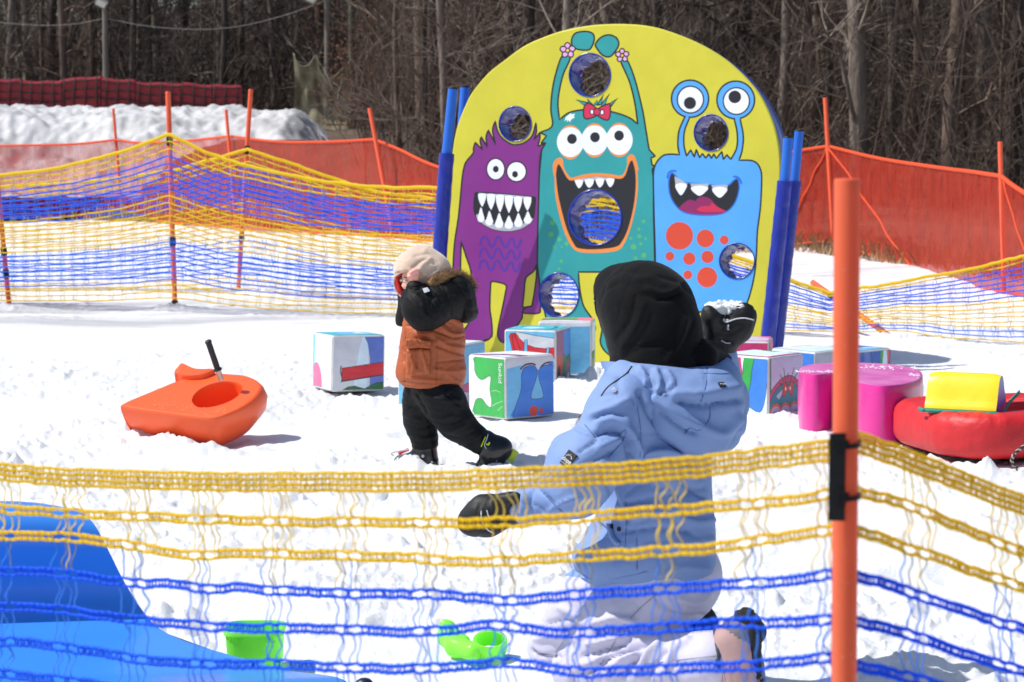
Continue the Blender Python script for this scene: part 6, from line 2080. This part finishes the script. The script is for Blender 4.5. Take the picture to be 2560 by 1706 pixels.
# front corner of the hem
mb = MB()
hem = np.array([[q(1500, 1395, 5.74), q(1560, 1408, 5.64), q(1640, 1410, 5.60)], [q(1462, 1412, 5.78), q(1540, 1428, 5.64), q(1640, 1425, 5.60)], [q(1411, 1440, 5.80), q(1520, 1450, 5.65), q(1610, 1432, 5.60)]])
g_ = np.stack([spline3(r_, 18) for r_ in hem]); g_ = np.stack([spline3(g_[:, j], 12) for j in range(18)], 1)
bk = g_ + np.array([.004, .014, .002]); mb.grid(g_); mb.grid(bk[:, ::-1])
for ea, eb in ((g_[0], bk[0]), (bk[-1], g_[-1]), (bk[:, 0], g_[:, 0]), (g_[:, -1], bk[:, -1])): mb.grid(np.stack([ea, eb]))
mb.build('hem_corner', JKT, WM, 60)
# lock of hair under the arm
mb = MB(); r_ = np.random.default_rng(3)
for k in range(26):
    a = q(1476 + r_.normal(0, 4), 1018 + r_.normal(0, 4), 5.72); b = q(1452 + r_.normal(0, 5), 1064 + r_.normal(0, 6), 5.70)
    mb.tube(bent(a, b, 6, .006, r_), np.linspace(.0018, .0006, 6), 4)
mb.build('hair_lock', HAIRM, WM, 180)

# white trousers
pn = [('+', ('c', q(1650, 1450, 5.71), q(1556, 1555, 5.70), .110, .100)), ('+', ('c', q(1560, 1555, 5.70), q(1462, 1665, 5.72), .100, .082), .04), ('+', ('c', q(1462, 1680, 5.72), q(1600, 1668, 5.62), .078, .076), .025), ('+', ('c', q(1600, 1668, 5.62), q(1780, 1652, 5.47), .076, .074), .03),
      ('+', ('e', q(1680, 1490, 5.69), (.084, .09, .080)), .05), ('+', ('c', q(1700, 1440, 5.76), q(1620, 1440, 5.80), .11, .11), .05),
      ('+', ('c', q(1600, 1440, 5.86), q(1470, 1530, 5.94), .11, .095), .05), ('+', ('c', q(1470, 1530, 5.94), q(1392, 1612, 6.00), .092, .076), .04), ('+', ('c', q(1392, 1622, 6.00), q(1560, 1612, 5.90), .072, .07), .025), ('+', ('c', q(1560, 1612, 5.90), q(1690, 1585, 5.80), .07, .066), .03)]
pf = [([(1500, 1655), (1560, 1630), (1640, 1600), (1720, 1580)], 9, -.016), ([(1545, 1545), (1600, 1520), (1640, 1480)], 4, -.003), ([(1480, 1560), (1540, 1545), (1580, 1555)], 8, .008), ([(1490, 1590), (1550, 1572), (1600, 1575)], 8, -.008), ([(1470, 1610), (1520, 1598), (1570, 1590)], 7, .008),
      ([(1460, 1640), (1510, 1625), (1560, 1612)], 7, -.008), ([(1450, 1665), (1500, 1650), (1540, 1638)], 7, .007), ([(1440, 1690), (1480, 1680), (1510, 1660)], 6, -.008), ([(1520, 1690), (1560, 1650), (1590, 1640)], 8, .012), ([(1555, 1690), (1585, 1655), (1610, 1635)], 7, -.010), ([(1595, 1690), (1620, 1640), (1650, 1612)], 8, .011), ([(1625, 1690), (1645, 1650), (1665, 1630)], 7, -.008), ([(1660, 1680), (1690, 1620), (1720, 1600)], 9, .007),
      ([(1400, 1520), (1440, 1540), (1450, 1560)], 8, .006), ([(1370, 1560), (1420, 1550), (1460, 1570)], 7, -.006), ([(1330, 1625), (1350, 1638), (1400, 1640)], 5, -.010), ([(1340, 1600), (1380, 1590), (1440, 1600)], 8, .006), ([(1500, 1690), (1640, 1672), (1790, 1652)], 4, -.004),
      ([(1700, 1500), (1740, 1510), (1770, 1490)], 8, .006), ([(1640, 1500), (1700, 1540), (1760, 1540)], 9, -.006)]
tr_ = blob('trousers', pn, .007, PNT, WM, k=.03, fold=[(a, b, c * 1.7) for a, b, c in pf], rump=(.0032, 9, (1, 1, 1.3), 15))
for pts in ([(1655, 1478), (1610, 1512), (1560, 1565), (1540, 1600), (1510, 1650), (1480, 1690)], [(1505, 1675), (1600, 1662), (1700, 1650), (1790, 1640)], [(1332, 1622), (1350, 1636), (1395, 1640)]):
    seam('trouser_seam', [tr_], pts, mat('trouser_seam', (150, 148, 166), .7), WM, .0011)
# ankle cuff and boot of the near foot (sole turned back), and the far boot
GRB = mat('grey_boot', (112, 108, 110), .7, var=.1, bump=.2, bscale=80, bdist=.004)
PKB = mat('dusty_pink_boot', (178, 144, 140), .6, var=.06)
DKB = mat('dark_boot_cuff', (52, 60, 76), .6, var=.1)
SOLE = mat('black_sole', (26, 26, 28), .8, bump=.5, bscale=70, bdist=.01)
def band(pts, Y0, Y1, w):
    pass
axd = q(1880, 1640, 5.42) - q(1760, 1654, 5.49)
blob('boot_cuff', [('+', ('e', q(1790, 1647, 5.465), (.018, .070, .077)))], .006, DKB, WM)
blob('boot', [('+', ('b', q(1836, 1645, 5.45), (.042, .052, .082), np.array(Matrix.Rotation(R(-12), 3, 'Y')), .03)), ('+', ('c', q(1852, 1580, 5.42), q(1870, 1760, 5.44), .044, .044)), ('+', ('b', q(1850, 1720, 5.44), (.045, .045, .08), None, .03))], .006, [PKB, GRB], WM, k=.03,
     matfn=lambda c: ((pix(c)[:, 1] < 1560 + (pix(c)[:, 0] - 1790) * .62) | (pix(c)[:, 0] > 1893)).astype(int), rump=(.0012, 12))
sole = [('+', ('c', q(1880, 1575, 5.41), q(1905, 1790, 5.43), .034, .036, (-.9, .1, .1), 2.2)), ('+', ('c', q(1862, 1545, 5.41), q(1885, 1580, 5.41), .022, .030), .02), ('+', ('c', q(1846, 1542, 5.41), q(1868, 1545, 5.41), .014, .02), .02)]
blob('boot_sole', sole, .0055, SOLE, WM, k=.015, rump=(.0035, 40))
blob('boot', [('+', ('c', q(1700, 1580, 5.82), q(1752, 1560, 5.78), .052, .045)), ('+', ('c', q(1750, 1528, 5.78), q(1772, 1640, 5.78), .026, .03))], .006, SOLE, WM, k=.02)
mb = MB(); mb.tube(spline3([q(1802, 1634, 5.385), q(1812, 1690, 5.385), q(1815, 1740, 5.385)], 12), .0012, 4)
mb.build('cuff_stitch', JKD, WM, 180)

# mittens: palm, four joined fingers, thumb
gl = [('+', ('c', q(1268, 1275, 5.69), q(1215, 1290, 5.70), .040, .048, (0, 1, 0), 1.2)), ('+', ('c', q(1215, 1290, 5.70), q(1180, 1305, 5.71), .050, .038, (0, 1, 0), 1.3), .03), ('+', ('c', q(1250, 1252, 5.65), q(1292, 1243, 5.62), .017, .013), .02),
      ('+', ('c', q(1280, 1272, 5.68), q(1310, 1266, 5.67), .042, .040), .02)]
blob('mitten', gl, .005, GLV, WM, k=.03, fold=[([(1200, 1262), (1190, 1300), (1200, 1340)], 5, -.003), ([(1245, 1260), (1235, 1290), (1250, 1325)], 5, -.004), ([(1270, 1255), (1262, 1300)], 5, .004)], rump=(.0016, 18))
PIPE = mat('reflective_piping', (226, 226, 228), .3)
def pipe(pts, Y, r=.0016, nm='piping'):
    mb = MB(); mb.tube(spline3([q(x, y, Y) for x, y in pts], 24), r, 5); mb.build(nm, PIPE, WM, 180)
pipe([(1203, 1275), (1204, 1300), (1216, 1322), (1235, 1335)], 5.645)
pipe([(1217, 1276), (1222, 1292), (1232, 1299)], 5.64)
rg = [('+', ('c', q(1806, 872, 5.96), q(1800, 838, 5.95), .036, .040)), ('+', ('c', q(1800, 838, 5.95), q(1838, 812, 5.94), .044, .046, (0, 1, 0), 1.3), .03), ('+', ('c', q(1838, 812, 5.94), q(1862, 786, 5.94), .045, .030, (0, 1, 0), 1.4), .03),
      ('+', ('c', q(1782, 832, 5.92), q(1776, 795, 5.91), .026, .022), .02), ('+', ('c', q(1776, 795, 5.91), q(1770, 778, 5.91), .022, .015), .02)]
blob('mitten', rg, .005, GLV, WM, k=.025, fold=[([(1790, 830), (1815, 838), (1850, 822)], 5, -.004), ([(1800, 815), (1840, 800), (1880, 800)], 4, .003), ([(1790, 850), (1830, 862)], 5, -.004)], rump=(.0014, 20))
pipe([(1817, 806), (1840, 798), (1862, 796), (1885, 801)], 5.885, .0018)
pipe([(1803, 851), (1815, 858), (1826, 858)], 5.905); pipe([(1800, 861), (1810, 868)], 5.905)
# handful of snow in the raised mitten
hs_ = [('+', ('e', q(1806, 790, 5.95), (.030, .035, .034))), ('+', ('e', q(1830, 776, 5.95), (.034, .03, .018)), .02), ('+', ('e', q(1786, 772, 5.93), (.026, .025, .014)), .02), ('+', ('e', q(1850, 768, 5.95), (.024, .025, .010)), .02), ('+', ('e', q(1815, 815, 5.92), (.015, .02, .025)), .02)]
V_, Q_ = implicit(hs_, .004, .02)
N_ = vnormals(V_, Q_)
V_ = V_ + N_ * (.006 * noise3(V_[:, 0] * 90, V_[:, 1] * 90, V_[:, 2] * 90, 4) + .004 * noise3(V_[:, 0] * 200, V_[:, 1] * 200, V_[:, 2] * 200, 5))[:, None]
mb = MB(); mb.add(V_, Q_.tolist())
tag(mb.build('snow_handful', SNOW, None, 180), 'handful of loose snow held in the raised black mitten', 'snow')
# ================================================================== toddler
TD = empty('person', P(1090, 1165, 9.62) * [1, 1, 0], 'toddler walking left in an orange and black coat, beige hood, black trousers and ski boots', 'person')
RUST = mat('rust_quilt', (166, 80, 34), 0.5, var=.08, scale=9, bump=.4, bscale=22, bdist=.012)
BCO = mat('black_coat_fabric', (8, 8, 10), 0.66, var=.2, scale=20, bump=.4, bscale=22, bdist=.012, spec=.25)
BPN = mat('black_snow_trousers', (7, 7, 9), 0.6, var=.2, scale=14, bump=.4, bscale=22, bdist=.012, spec=.25)
BEIGE = mat('beige_fleece', (208, 182, 162), 0.9, var=.06, scale=30, bump=.25, bscale=160, bdist=.003, sheen=.4)
REDL = mat('red_lining', (206, 30, 30), 0.85, var=.12, scale=30)
FURM = mat('brown_fur', (86, 62, 40), .9, rgb2=(158, 124, 84), scale=30)
t = P
Yt = 9.62
hh = t(1048, 690, Yt)
tf = np.array([-.86, -.34, -.30]); tf /= np.linalg.norm(tf)
ts = np.cross(tf, [0, 0, 1]); ts /= np.linalg.norm(ts)
tu = np.cross(ts, tf)
def th_(f, s, u): return hh + tf * f + ts * s + tu * u
# continuous body: head with a face, neck, torso, arms, legs
tb_ = [('+', ('e', th_(0, 0, .012), (.072, .07, .080))), ('+', ('e', th_(.022, 0, -.035), (.056, .058, .05))), ('+', ('e', th_(.078, 0, -.018), (.010, .010, .010)), .015), ('+', ('e', th_(.066, 0, -.046), (.010, .017, .007)), .012), ('+', ('e', th_(.055, 0, -.072), (.014, .016, .012)), .015),
       ('-', ('e', th_(.080, .026, .004), (.012, .012, .007)), .01), ('-', ('e', th_(.080, -.026, .004), (.012, .012, .007)), .01),
       ('+', ('e', th_(-.004, .074, -.012), (.014, .010, .02)), .008), ('+', ('e', th_(-.004, -.074, -.012), (.014, .010, .02)), .008), ('+', ('e', th_(.04, .04, -.03), (.026, .022, .022)), .02), ('+', ('e', th_(.04, -.04, -.03), (.026, .022, .022)), .02),
       ('+', ('c', th_(-.01, 0, -.05), t(1085, 765, Yt), .04, .05)), ('+', ('c', t(1085, 780, Yt), t(1085, 960, Yt), .082, .09)),
       ('+', ('c', t(1105, 745, Yt - .09), t(1052, 792, Yt - .14), .04, .035)), ('+', ('c', t(1052, 792, Yt - .14), t(1034, 712, Yt - .11), .034, .022)),
       ('+', ('c', t(1070, 750, Yt + .10), t(1020, 800, Yt + .12), .04, .034)), ('+', ('c', t(1020, 800, Yt + .12), t(1012, 720, Yt + .06), .032, .022)),
       ('+', ('c', t(1095, 970, Yt - .06), t(1130, 1065, Yt - .06), .058, .05)), ('+', ('c', t(1130, 1065, Yt - .06), t(1225, 1130, Yt - .05), .045, .035)),
       ('+', ('c', t(1065, 970, Yt + .06), t(1042, 1060, Yt + .06), .058, .05)), ('+', ('c', t(1042, 1060, Yt + .06), t(1060, 1135, Yt + .06), .045, .035))]
blob('body', tb_, .0075, mat('child_skin', (232, 178, 154), .5, var=.06, scale=20, sss=.15), TD, k=.02)
mb = MB()
for s_ in (-1, 1):
    for r_, f_, m_ in ((.0075, .0735, 0), (.0048, .0765, 1)):
        V_, Q_ = implicit([('+', ('e', th_(f_, .026 * s_, .004), (.0075 if not m_ else .004, r_, r_ * .75)))], .0014, .004)
        mb.add(V_, Q_.tolist(), m_)
    mb.tube(spline3([th_(.072, .012 * s_, .017), th_(.074, .026 * s_, .021), th_(.066, .042 * s_, .016)], 8), .0018, 5, 1)
mb.build('eyes', [mat('eye_white', (236, 232, 228), .2), mat('eye_dark', (44, 30, 24), .2)], TD, 180)
# fist rubbing the eye: palm, four curled fingers and the thumb
def hand(c, e1, e2, e3, nm, parent, m_):
    pr = [('+', ('e', c, (.019, .017, .021)))]
    for i in range(4):
        o_ = (i - 1.5) * .0098
        L = (.92, 1.05, 1.0, .82)[i]
        k1 = c + e2 * o_ + e1 * .014 + e3 * .010 * L
        k2 = k1 + e1 * .012 * L + e3 * .004
        k3 = k2 - e3 * .016 * L + e1 * .003
        k4 = k3 - e1 * .012 * L
        for a_, b_, r0, r1 in ((c + e2 * o_ * .8 - e1 * .004, k1, .0070, .0066), (k1, k2, .0066, .0062), (k2, k3, .0062, .0056), (k3, k4, .0056, .005)):
            pr.append(('+', ('c', a_, b_, r0, r1), .003))
    b0 = c + e2 * .016 - e1 * .006
    b1 = b0 + e2 * .008 + e1 * .014 - e3 * .004
    b2 = b1 + e1 * .014 - e2 * .006 - e3 * .008
    pr += [('+', ('c', c, b0, .010, .008), .006), ('+', ('c', b0, b1, .0075, .007), .003), ('+', ('c', b1, b2, .007, .0058), .003)]
    return blob(nm, pr, .0022, m_, parent, k=.004, it=1)
SK2 = MATS['child_skin']
PINKS = mat('flushed_skin', (232, 164, 150), .5, var=.08, scale=30, sss=.15)
hand(t(1037, 693, Yt - .125), np.array([-.25, -.10, .96]), np.array([-.85, -.42, -.27]), np.array([.35, -.93, .05]), 'hand', TD, PINKS)
hand(t(1012, 708, Yt + .03), np.array([-.2, -.05, .97]), np.array([.3, .9, .1]), np.array([-.9, .3, -.1]), 'hand', TD, PINKS)
# beige fleece hood with red lining
CVC = t(1004, 714, Yt - .112); CVR = np.array(Matrix.Rotation(R(-14), 3, 'Y'))
hp_ = [('+', ('e', t(1058, 678, Yt), (.094, .096, .104))), ('+', ('e', t(1085, 690, Yt), (.075, .085, .085)), .04), ('+', ('e', t(1025, 672, Yt - .01), (.062, .088, .075)), .04), ('+', ('c', t(1006, 676, Yt + .02), t(1008, 722, Yt + .03), .036, .030), .03), ('+', ('c', t(1075, 735, Yt), t(1085, 760, Yt), .07, .08), .04), ('+', ('c', t(1040, 632, Yt), t(1050, 640, Yt), .022, .05), .03), ('+', ('c', t(1092, 672, Yt - .02), t(1104, 705, Yt - .02), .045, .05), .03),
       ('-', ('e', th_(.012, 0, -.008), (.078, .076, .086)), .006), ('-', ('b', CVC, (.060, .100, .055), CVR, .03), .008)]
def hm(c):
    p_ = pix(c)
    return ((p_[:, 0] < 1017) & (p_[:, 1] > 690 + (1017 - p_[:, 0]) * .05) & (p_[:, 0] > 988)).astype(int)
tfold = [([(1030, 672), (1060, 650), (1085, 660)], 5, -.004), ([(1045, 680), (1058, 662), (1075, 648)], 5, .004), ([(1060, 700), (1075, 680), (1090, 672)], 6, -.005), ([(1010, 680), (1050, 675), (1062, 690)], 5, .004), ([(1040, 640), (1075, 635), (1095, 655)], 7, -.003)]
blob('hood', hp_, .0055, [BEIGE, REDL], TD, k=.02, fold=[(a, b, c * 1.6) for a, b, c in tfold], matfn=hm, rump=(.0014, 25))
rm = spline3([t(1040, 680, Yt - .088), t(1024, 676, Yt - .085), t(1005, 680, Yt - .06), t(990, 689, Yt - .015), t(985, 702, Yt + .015), t(989, 722, Yt + .02), t(1000, 738, Yt + .02), t(1014, 750, Yt + .0)], 40)
mb = MB(); mb.tube(rm, .0050, 8); mb.tube(rm[14:] + np.array([.009, .006, .0]), .0080, 8, 1)
mb.build('hood_hem', [BEIGE, REDL], TD, 180)
# coat: rust body, black sleeves and yoke, black hood hanging behind
tor = [('+', ('c', t(1088, 775, Yt), t(1086, 850, Yt), .112, .128)), ('+', ('c', t(1086, 850, Yt), t(1080, 935, Yt), .128, .136)), ('+', ('e', t(1055, 925, Yt), (.088, .11, .07)), .04), ('+', ('e', t(1120, 930, Yt), (.068, .10, .07)), .04), ('+', ('c', t(1035, 780, Yt - .01), t(1020, 930, Yt - .01), .035, .045), .04),
       ('-', ('b', t(1080, 1006, Yt), (.3, .3, .062), None, .01), .01), ('-', ('b', t(1095, 1008, Yt), (.3, .3, .066), np.array(Matrix.Rotation(R(3), 3, 'Y')), .01), .01)]
qf = [([(1018, 815), (1060, 818), (1100, 832), (1135, 845), (1160, 840)], 3.2, -.011), ([(1100, 815), (1130, 835), (1165, 835)], 5, .006), ([(1015, 848), (1050, 846), (1088, 850)], 3, -.006), ([(1090, 865), (1130, 880), (1162, 888)], 3.2, -.010), ([(1095, 850), (1130, 868), (1158, 870)], 5, .006), ([(1090, 905), (1130, 902), (1160, 898)], 4, -.005), ([(1090, 925), (1125, 930), (1160, 925)], 5, .005),
      ([(1090, 832), (1091, 890), (1092, 960)], 2.6, -.008), ([(1015, 830), (1013, 890), (1012, 955)], 2.6, -.006), ([(1005, 955), (1060, 958), (1100, 962), (1155, 964)], 2.6, -.006), ([(1015, 945), (1060, 950), (1150, 956)], 4, .004),
      ([(1110, 860), (1140, 858), (1160, 865)], 4, -.004), ([(1120, 940), (1140, 950)], 5, .005), ([(1030, 832), (1050, 836), (1075, 834)], 6, .004), ([(1100, 790), (1130, 800), (1155, 812)], 5, .005), ([(1095, 800), (1125, 818)], 3, -.006)]
blob('coat', tor, .0055, RUST, TD, k=.02, fold=qf, rump=(.0022, 16, (1, 1, 1.6), 4))
# cargo pocket with flap
blob('coat_pocket', [('+', ('b', t(1046, 905, Yt - .128), (.050, .022, .056), None, .014))], .004, RUST, TD, fold=[([(1040, 875), (1042, 920)], 3, -.008), ([(1052, 875), (1060, 900), (1068, 925)], 4, .007), ([(1026, 890), (1034, 915), (1030, 935)], 4, .006), ([(1062, 885), (1070, 900)], 3, -.005)], rump=(.002, 24))
blob('pocket_flap', [('+', ('b', t(1046, 859, Yt - .136), (.054, .022, .019), np.array(Matrix.Rotation(R(4), 3, 'Y')), .010))], .0035, RUST, TD, fold=[([(1018, 868), (1075, 871)], 2, -.003), ([(1040, 852), (1048, 862)], 3, .003)], rump=(.0016, 28))
blob('coat_tail', [('+', ('c', t(1004, 900, Yt + .08), t(1000, 940, Yt + .08), .012, .018, (0, 1, 0), .6))], .004, mat('rust_inner', (206, 140, 96), .7), TD)
# near sleeve bent up to the face, far sleeve, yoke
ns = [('+', ('c', t(1112, 752, Yt - .085), t(1062, 782, Yt - .135), .074, .074)), ('+', ('c', t(1062, 782, Yt - .135), t(1045, 768, Yt - .14), .072, .064), .04), ('+', ('c', t(1045, 770, Yt - .14), t(1036, 722, Yt - .125), .058, .036), .03), ('+', ('e', t(1075, 790, Yt - .10), (.07, .06, .045)), .03), ('+', ('c', t(1070, 745, Yt - .10), t(1125, 740, Yt - .04), .055, .07), .04),
      ('+', ('c', t(1060, 752, Yt), t(1120, 760, Yt), .10, .10), .04), ('+', ('c', t(1050, 755, Yt + .09), t(1022, 800, Yt + .12), .06, .052), .04), ('+', ('c', t(1022, 800, Yt + .12), t(1014, 735, Yt + .07), .05, .034), .03), ('-', ('b', t(1090, 850, Yt), (.3, .3, .048), None, .02), .01)]
nf = [([(1022, 745), (1045, 770), (1085, 805)], 7, .005), ([(1075, 720), (1100, 750), (1110, 790)], 5, -.007), ([(1050, 735), (1080, 755), (1095, 790)], 5, -.006), ([(1085, 735), (1105, 760)], 5, .006), ([(1060, 770), (1075, 790), (1070, 805)], 5, -.006), ([(1080, 715), (1105, 718), (1130, 735)], 6, .006), ([(1040, 740), (1055, 755), (1060, 775)], 5, .005), ([(1022, 720), (1035, 728), (1050, 722)], 4, -.005), ([(1110, 720), (1126, 760), (1128, 790)], 3, -.005)]
blob('coat_sleeves', ns, .0055, BCO, TD, k=.02, fold=nf, rump=(.002, 16))
mb = MB()
for k in range(3):
    c = t(1036 - k * .4, 714 + 4.0 * k, Yt - .126); a_ = np.linspace(0, 2 * math.pi, 29)
    mb.tube(np.stack([c[0] + .030 * np.cos(a_), c[1] + .030 * np.sin(a_), c[2] + .006 * np.cos(a_)], 1), .0045, 6, cap=False)
mb.build('ribbed_cuff', BCO, TD, 180)
mb = MB(); fl = [t(1056, 722, Yt - .176), t(1069, 719, Yt - .174), t(1075, 728, Yt - .180), t(1061, 733, Yt - .186)]
mb.add(fl + [p + [0, .012, 0] for p in fl], [(3, 2, 1, 0), (4, 5, 6, 7), (0, 1, 5, 4), (1, 2, 6, 5), (2, 3, 7, 6), (3, 0, 4, 7)])
mb.build('reflector_tag', mat('silver_tag', (206, 208, 216), .35), TD)
hk = [('+', ('e', t(1148, 735, Yt + .01), (.068, .11, .072))), ('+', ('e', t(1165, 770, Yt + .02), (.048, .10, .058)), .03), ('+', ('c', t(1155, 790, Yt - .02), t(1180, 785, Yt + .04), .028, .024), .03), ('+', ('c', t(1110, 715, Yt - .06), t(1145, 715, Yt - .05), .03, .04), .03), ('+', ('c', t(1100, 705, Yt), t(1130, 715, Yt), .06, .06), .03)]
blob('coat_hood', hk, .0055, BCO, TD, k=.03, fold=[([(1130, 710), (1150, 760), (1158, 795)], 5, -.006), ([(1165, 715), (1175, 750), (1180, 790)], 7, .005), ([(1155, 780), (1185, 775)], 5, -.004)], rump=(.002, 14))
# fur trim
fp = spline3([t(1074, 716, Yt - .11), t(1084, 708, Yt - .11), t(1096, 700, Yt - .10), t(1112, 690, Yt - .07), t(1138, 689, Yt - .03), t(1160, 698, Yt), t(1173, 712, Yt + .04), t(1176, 722, Yt + .08)], 60)
fb = blob('fur_trim', [('+', ('c', fp[i], fp[i + 6], .019, .019), .015) for i in range(0, 54, 6)], .006, FURM, TD)
mb = MB(); r_ = np.random.default_rng(12)
for k in range(3600):
    i = r_.integers(0, 60)
    d = r_.normal(0, 1, 3); d /= np.linalg.norm(d)
    c = fp[i] + d * .020
    e = c + (d * .7 + np.array([.5, 0, .25]) + r_.normal(0, .3, 3)) * (.012 + .010 * r_.random())
    s = np.cross(d, r_.normal(0, 1, 3)); s *= .0011 / np.linalg.norm(s)
    mb.add([c - s, c + s, e], [(0, 1, 2)])
hr = mb.build('fur_hairs', FURM, fb); hr['kind'] = 'stuff'
# trousers
tp = [('+', ('c', t(1085, 975, Yt - .02), t(1112, 1010, Yt - .05), .098, .092)), ('+', ('c', t(1105, 1000, Yt - .06), t(1140, 1055, Yt - .06), .090, .074), .03), ('+', ('c', t(1140, 1058, Yt - .06), t(1205, 1108, Yt - .055), .072, .054), .025),
      ('+', ('c', t(1062, 980, Yt + .05), t(1050, 1050, Yt + .06), .085, .066), .03), ('+', ('c', t(1050, 1050, Yt + .06), t(1062, 1105, Yt + .06), .066, .060), .025), ('+', ('c', t(1040, 1000, Yt + .03), t(1048, 1050, Yt + .05), .06, .055), .03)]
tpf = [([(1040, 985), (1065, 1030), (1085, 1075)], 4, -.010), ([(1075, 1040), (1100, 1050), (1130, 1040)], 5, .007), ([(1085, 1055), (1115, 1062), (1150, 1050)], 5, -.007), ([(1100, 1075), (1130, 1078), (1160, 1065)], 5, .006), ([(1120, 1090), (1155, 1095), (1185, 1078)], 5, -.006), ([(1150, 1110), (1180, 1105), (1205, 1085)], 5, .005), ([(1010, 1010), (1040, 1022), (1060, 1018)], 5, -.006), ([(1010, 1035), (1045, 1050), (1060, 1045)], 5, .006), ([(1015, 1060), (1050, 1072), (1075, 1065)], 5, -.006), ([(1018, 1085), (1060, 1098), (1090, 1090)], 5, .005), ([(1060, 985), (1100, 1000), (1150, 1000)], 6, .006), ([(1120, 990), (1145, 1010)], 5, -.006)]
blob('trousers', tp, .006, BPN, TD, k=.025, fold=tpf, rump=(.0026, 14, (1, 1, 1.5), 6))
# ski boots
BSH = mat('glossy_boot_shell', (15, 15, 18), .22, var=.15, spec=.6)
BSG = mat('grey_boot_shell', (96, 98, 102), .25, var=.12, spec=.6)
LIME = mat('lime_trim', (190, 210, 40), .4)
REDB = mat('red_buckle', (206, 40, 50), .35)
SIL = mat('buckle_silver', (196, 200, 208), .3, metal=.5)
Yf = Yt + .06
blob('ski_boot', [('+', ('c', t(1062, 1118, Yf), t(1068, 1150, Yf), .052, .048)), ('+', ('c', t(1060, 1146, Yf), t(1000, 1153, Yf), .040, .026, (0, 1, 0), .9), .03), ('+', ('b', t(1075, 1160, Yf), (.035, .042, .018), None, .008), .015), ('+', ('b', t(1025, 1160, Yf), (.066, .04, .014), None, .008), .015)], .0045, [BSH, BSG], TD, k=.02,
     matfn=lambda c: ((pix(c)[:, 0] < 1042) & (pix(c)[:, 1] > 1135)).astype(int))
mb = MB(); mb.tube(spline3([t(997, 1126 + 9, Yf - .02), t(1010, 1128, Yf - .03), t(1022, 1124, Yf - .03)], 10), .008, 6, 0, flat=(.4, 1)); mb.build('toe_buckle', REDB, TD, 180)
mb = MB(); mb.tube([t(1057, 1141, Yf - .058), t(1057, 1141, Yf - .050)], .007, 8); mb.tube(spline3([t(985, 1140, Yf - .03), t(978, 1134, Yf - .03), t(1000, 1128, Yf - .03), t(1022, 1124, Yf - .035)], 14), .003, 5); mb.build('buckle', SIL, TD, 60)
Yr = Yt - .055
blob('ski_boot', [('+', ('c', t(1213, 1104, Yr), t(1232, 1125, Yr), .050, .054)), ('+', ('c', t(1232, 1125, Yr), t(1248, 1122, Yr), .054, .048), .03), ('+', ('c', t(1250, 1124, Yr), t(1214, 1166, Yr), .044, .036), .03), ('+', ('c', t(1262, 1118, Yr), t(1226, 1172, Yr), .026, .026), .02), ('+', ('c', t(1236, 1150, Yr), t(1210, 1168, Yr), .036, .030), .02)], .0045, BSH, TD, k=.02)
mb = MB(); mb.tube(spline3([t(1281, 1121, Yr), t(1273, 1134, Yr), t(1264, 1148, Yr)], 10), .030, 8, 0, flat=(1.1, .16), up=(0, 1, 0)); mb.build('boot_sole', LIME, TD, 60)
mb = MB(); mb.tube(spline3([t(1214, 1092, Yr - .056), t(1208, 1105, Yr - .058), t(1203, 1117, Yr - .055)], 10), .0065, 6, 0, flat=(.4, 1)); mb.tube(spline3([t(1215, 1110, Yr - .06), t(1221, 1112, Yr - .061), t(1224, 1106, Yr - .06)], 8), .004, 5); mb.build('boot_strap', LIME, TD, 180)
mb = MB(); mb.tube(spline3([t(1220, 1086, Yr - .055), t(1216, 1100, Yr - .06), t(1211, 1112, Yr - .061), t(1216, 1122, Yr - .061)], 12), .005, 6, 0, flat=(.4, 1)); mb.tube([t(1256, 1128, Yr - .05), t(1238, 1160, Yr - .046)], .004, 4, 0, flat=(.3, 1)); mb.build('buckle', SIL, TD, 180)
blob('toe_buckle', [('+', ('e', t(1199, 1167, Yr - .02), (.008, .02, .012)))], .003, REDB, TD)
# snow kicked on the boots
mb = MB()
for k in range(70):
    x, y, yy = (rs.normal(1030, 28), rs.normal(1160, 5), Yf - .05) if k % 3 else (rs.normal(1225, 22), rs.normal(1172, 4), Yr - .04)
    c = t(x, y, yy); s = .002 + .004 * rs.random()
    mb.add([c + s * np.array(v) for v in ((1, 0, 0), (-1, 0, 0), (0, 1, 0), (0, -1, 0), (0, 0, 1), (0, 0, -1))], [(0, 2, 4), (2, 1, 4), (1, 3, 4), (3, 0, 4), (2, 0, 5), (1, 2, 5), (3, 1, 5), (0, 3, 5)])
tag(mb.build('snow_crumbs', SNOW, None, 180), 'loose crumbs of snow kicked up against the toddler ski boots', 'snow', kind='stuff')
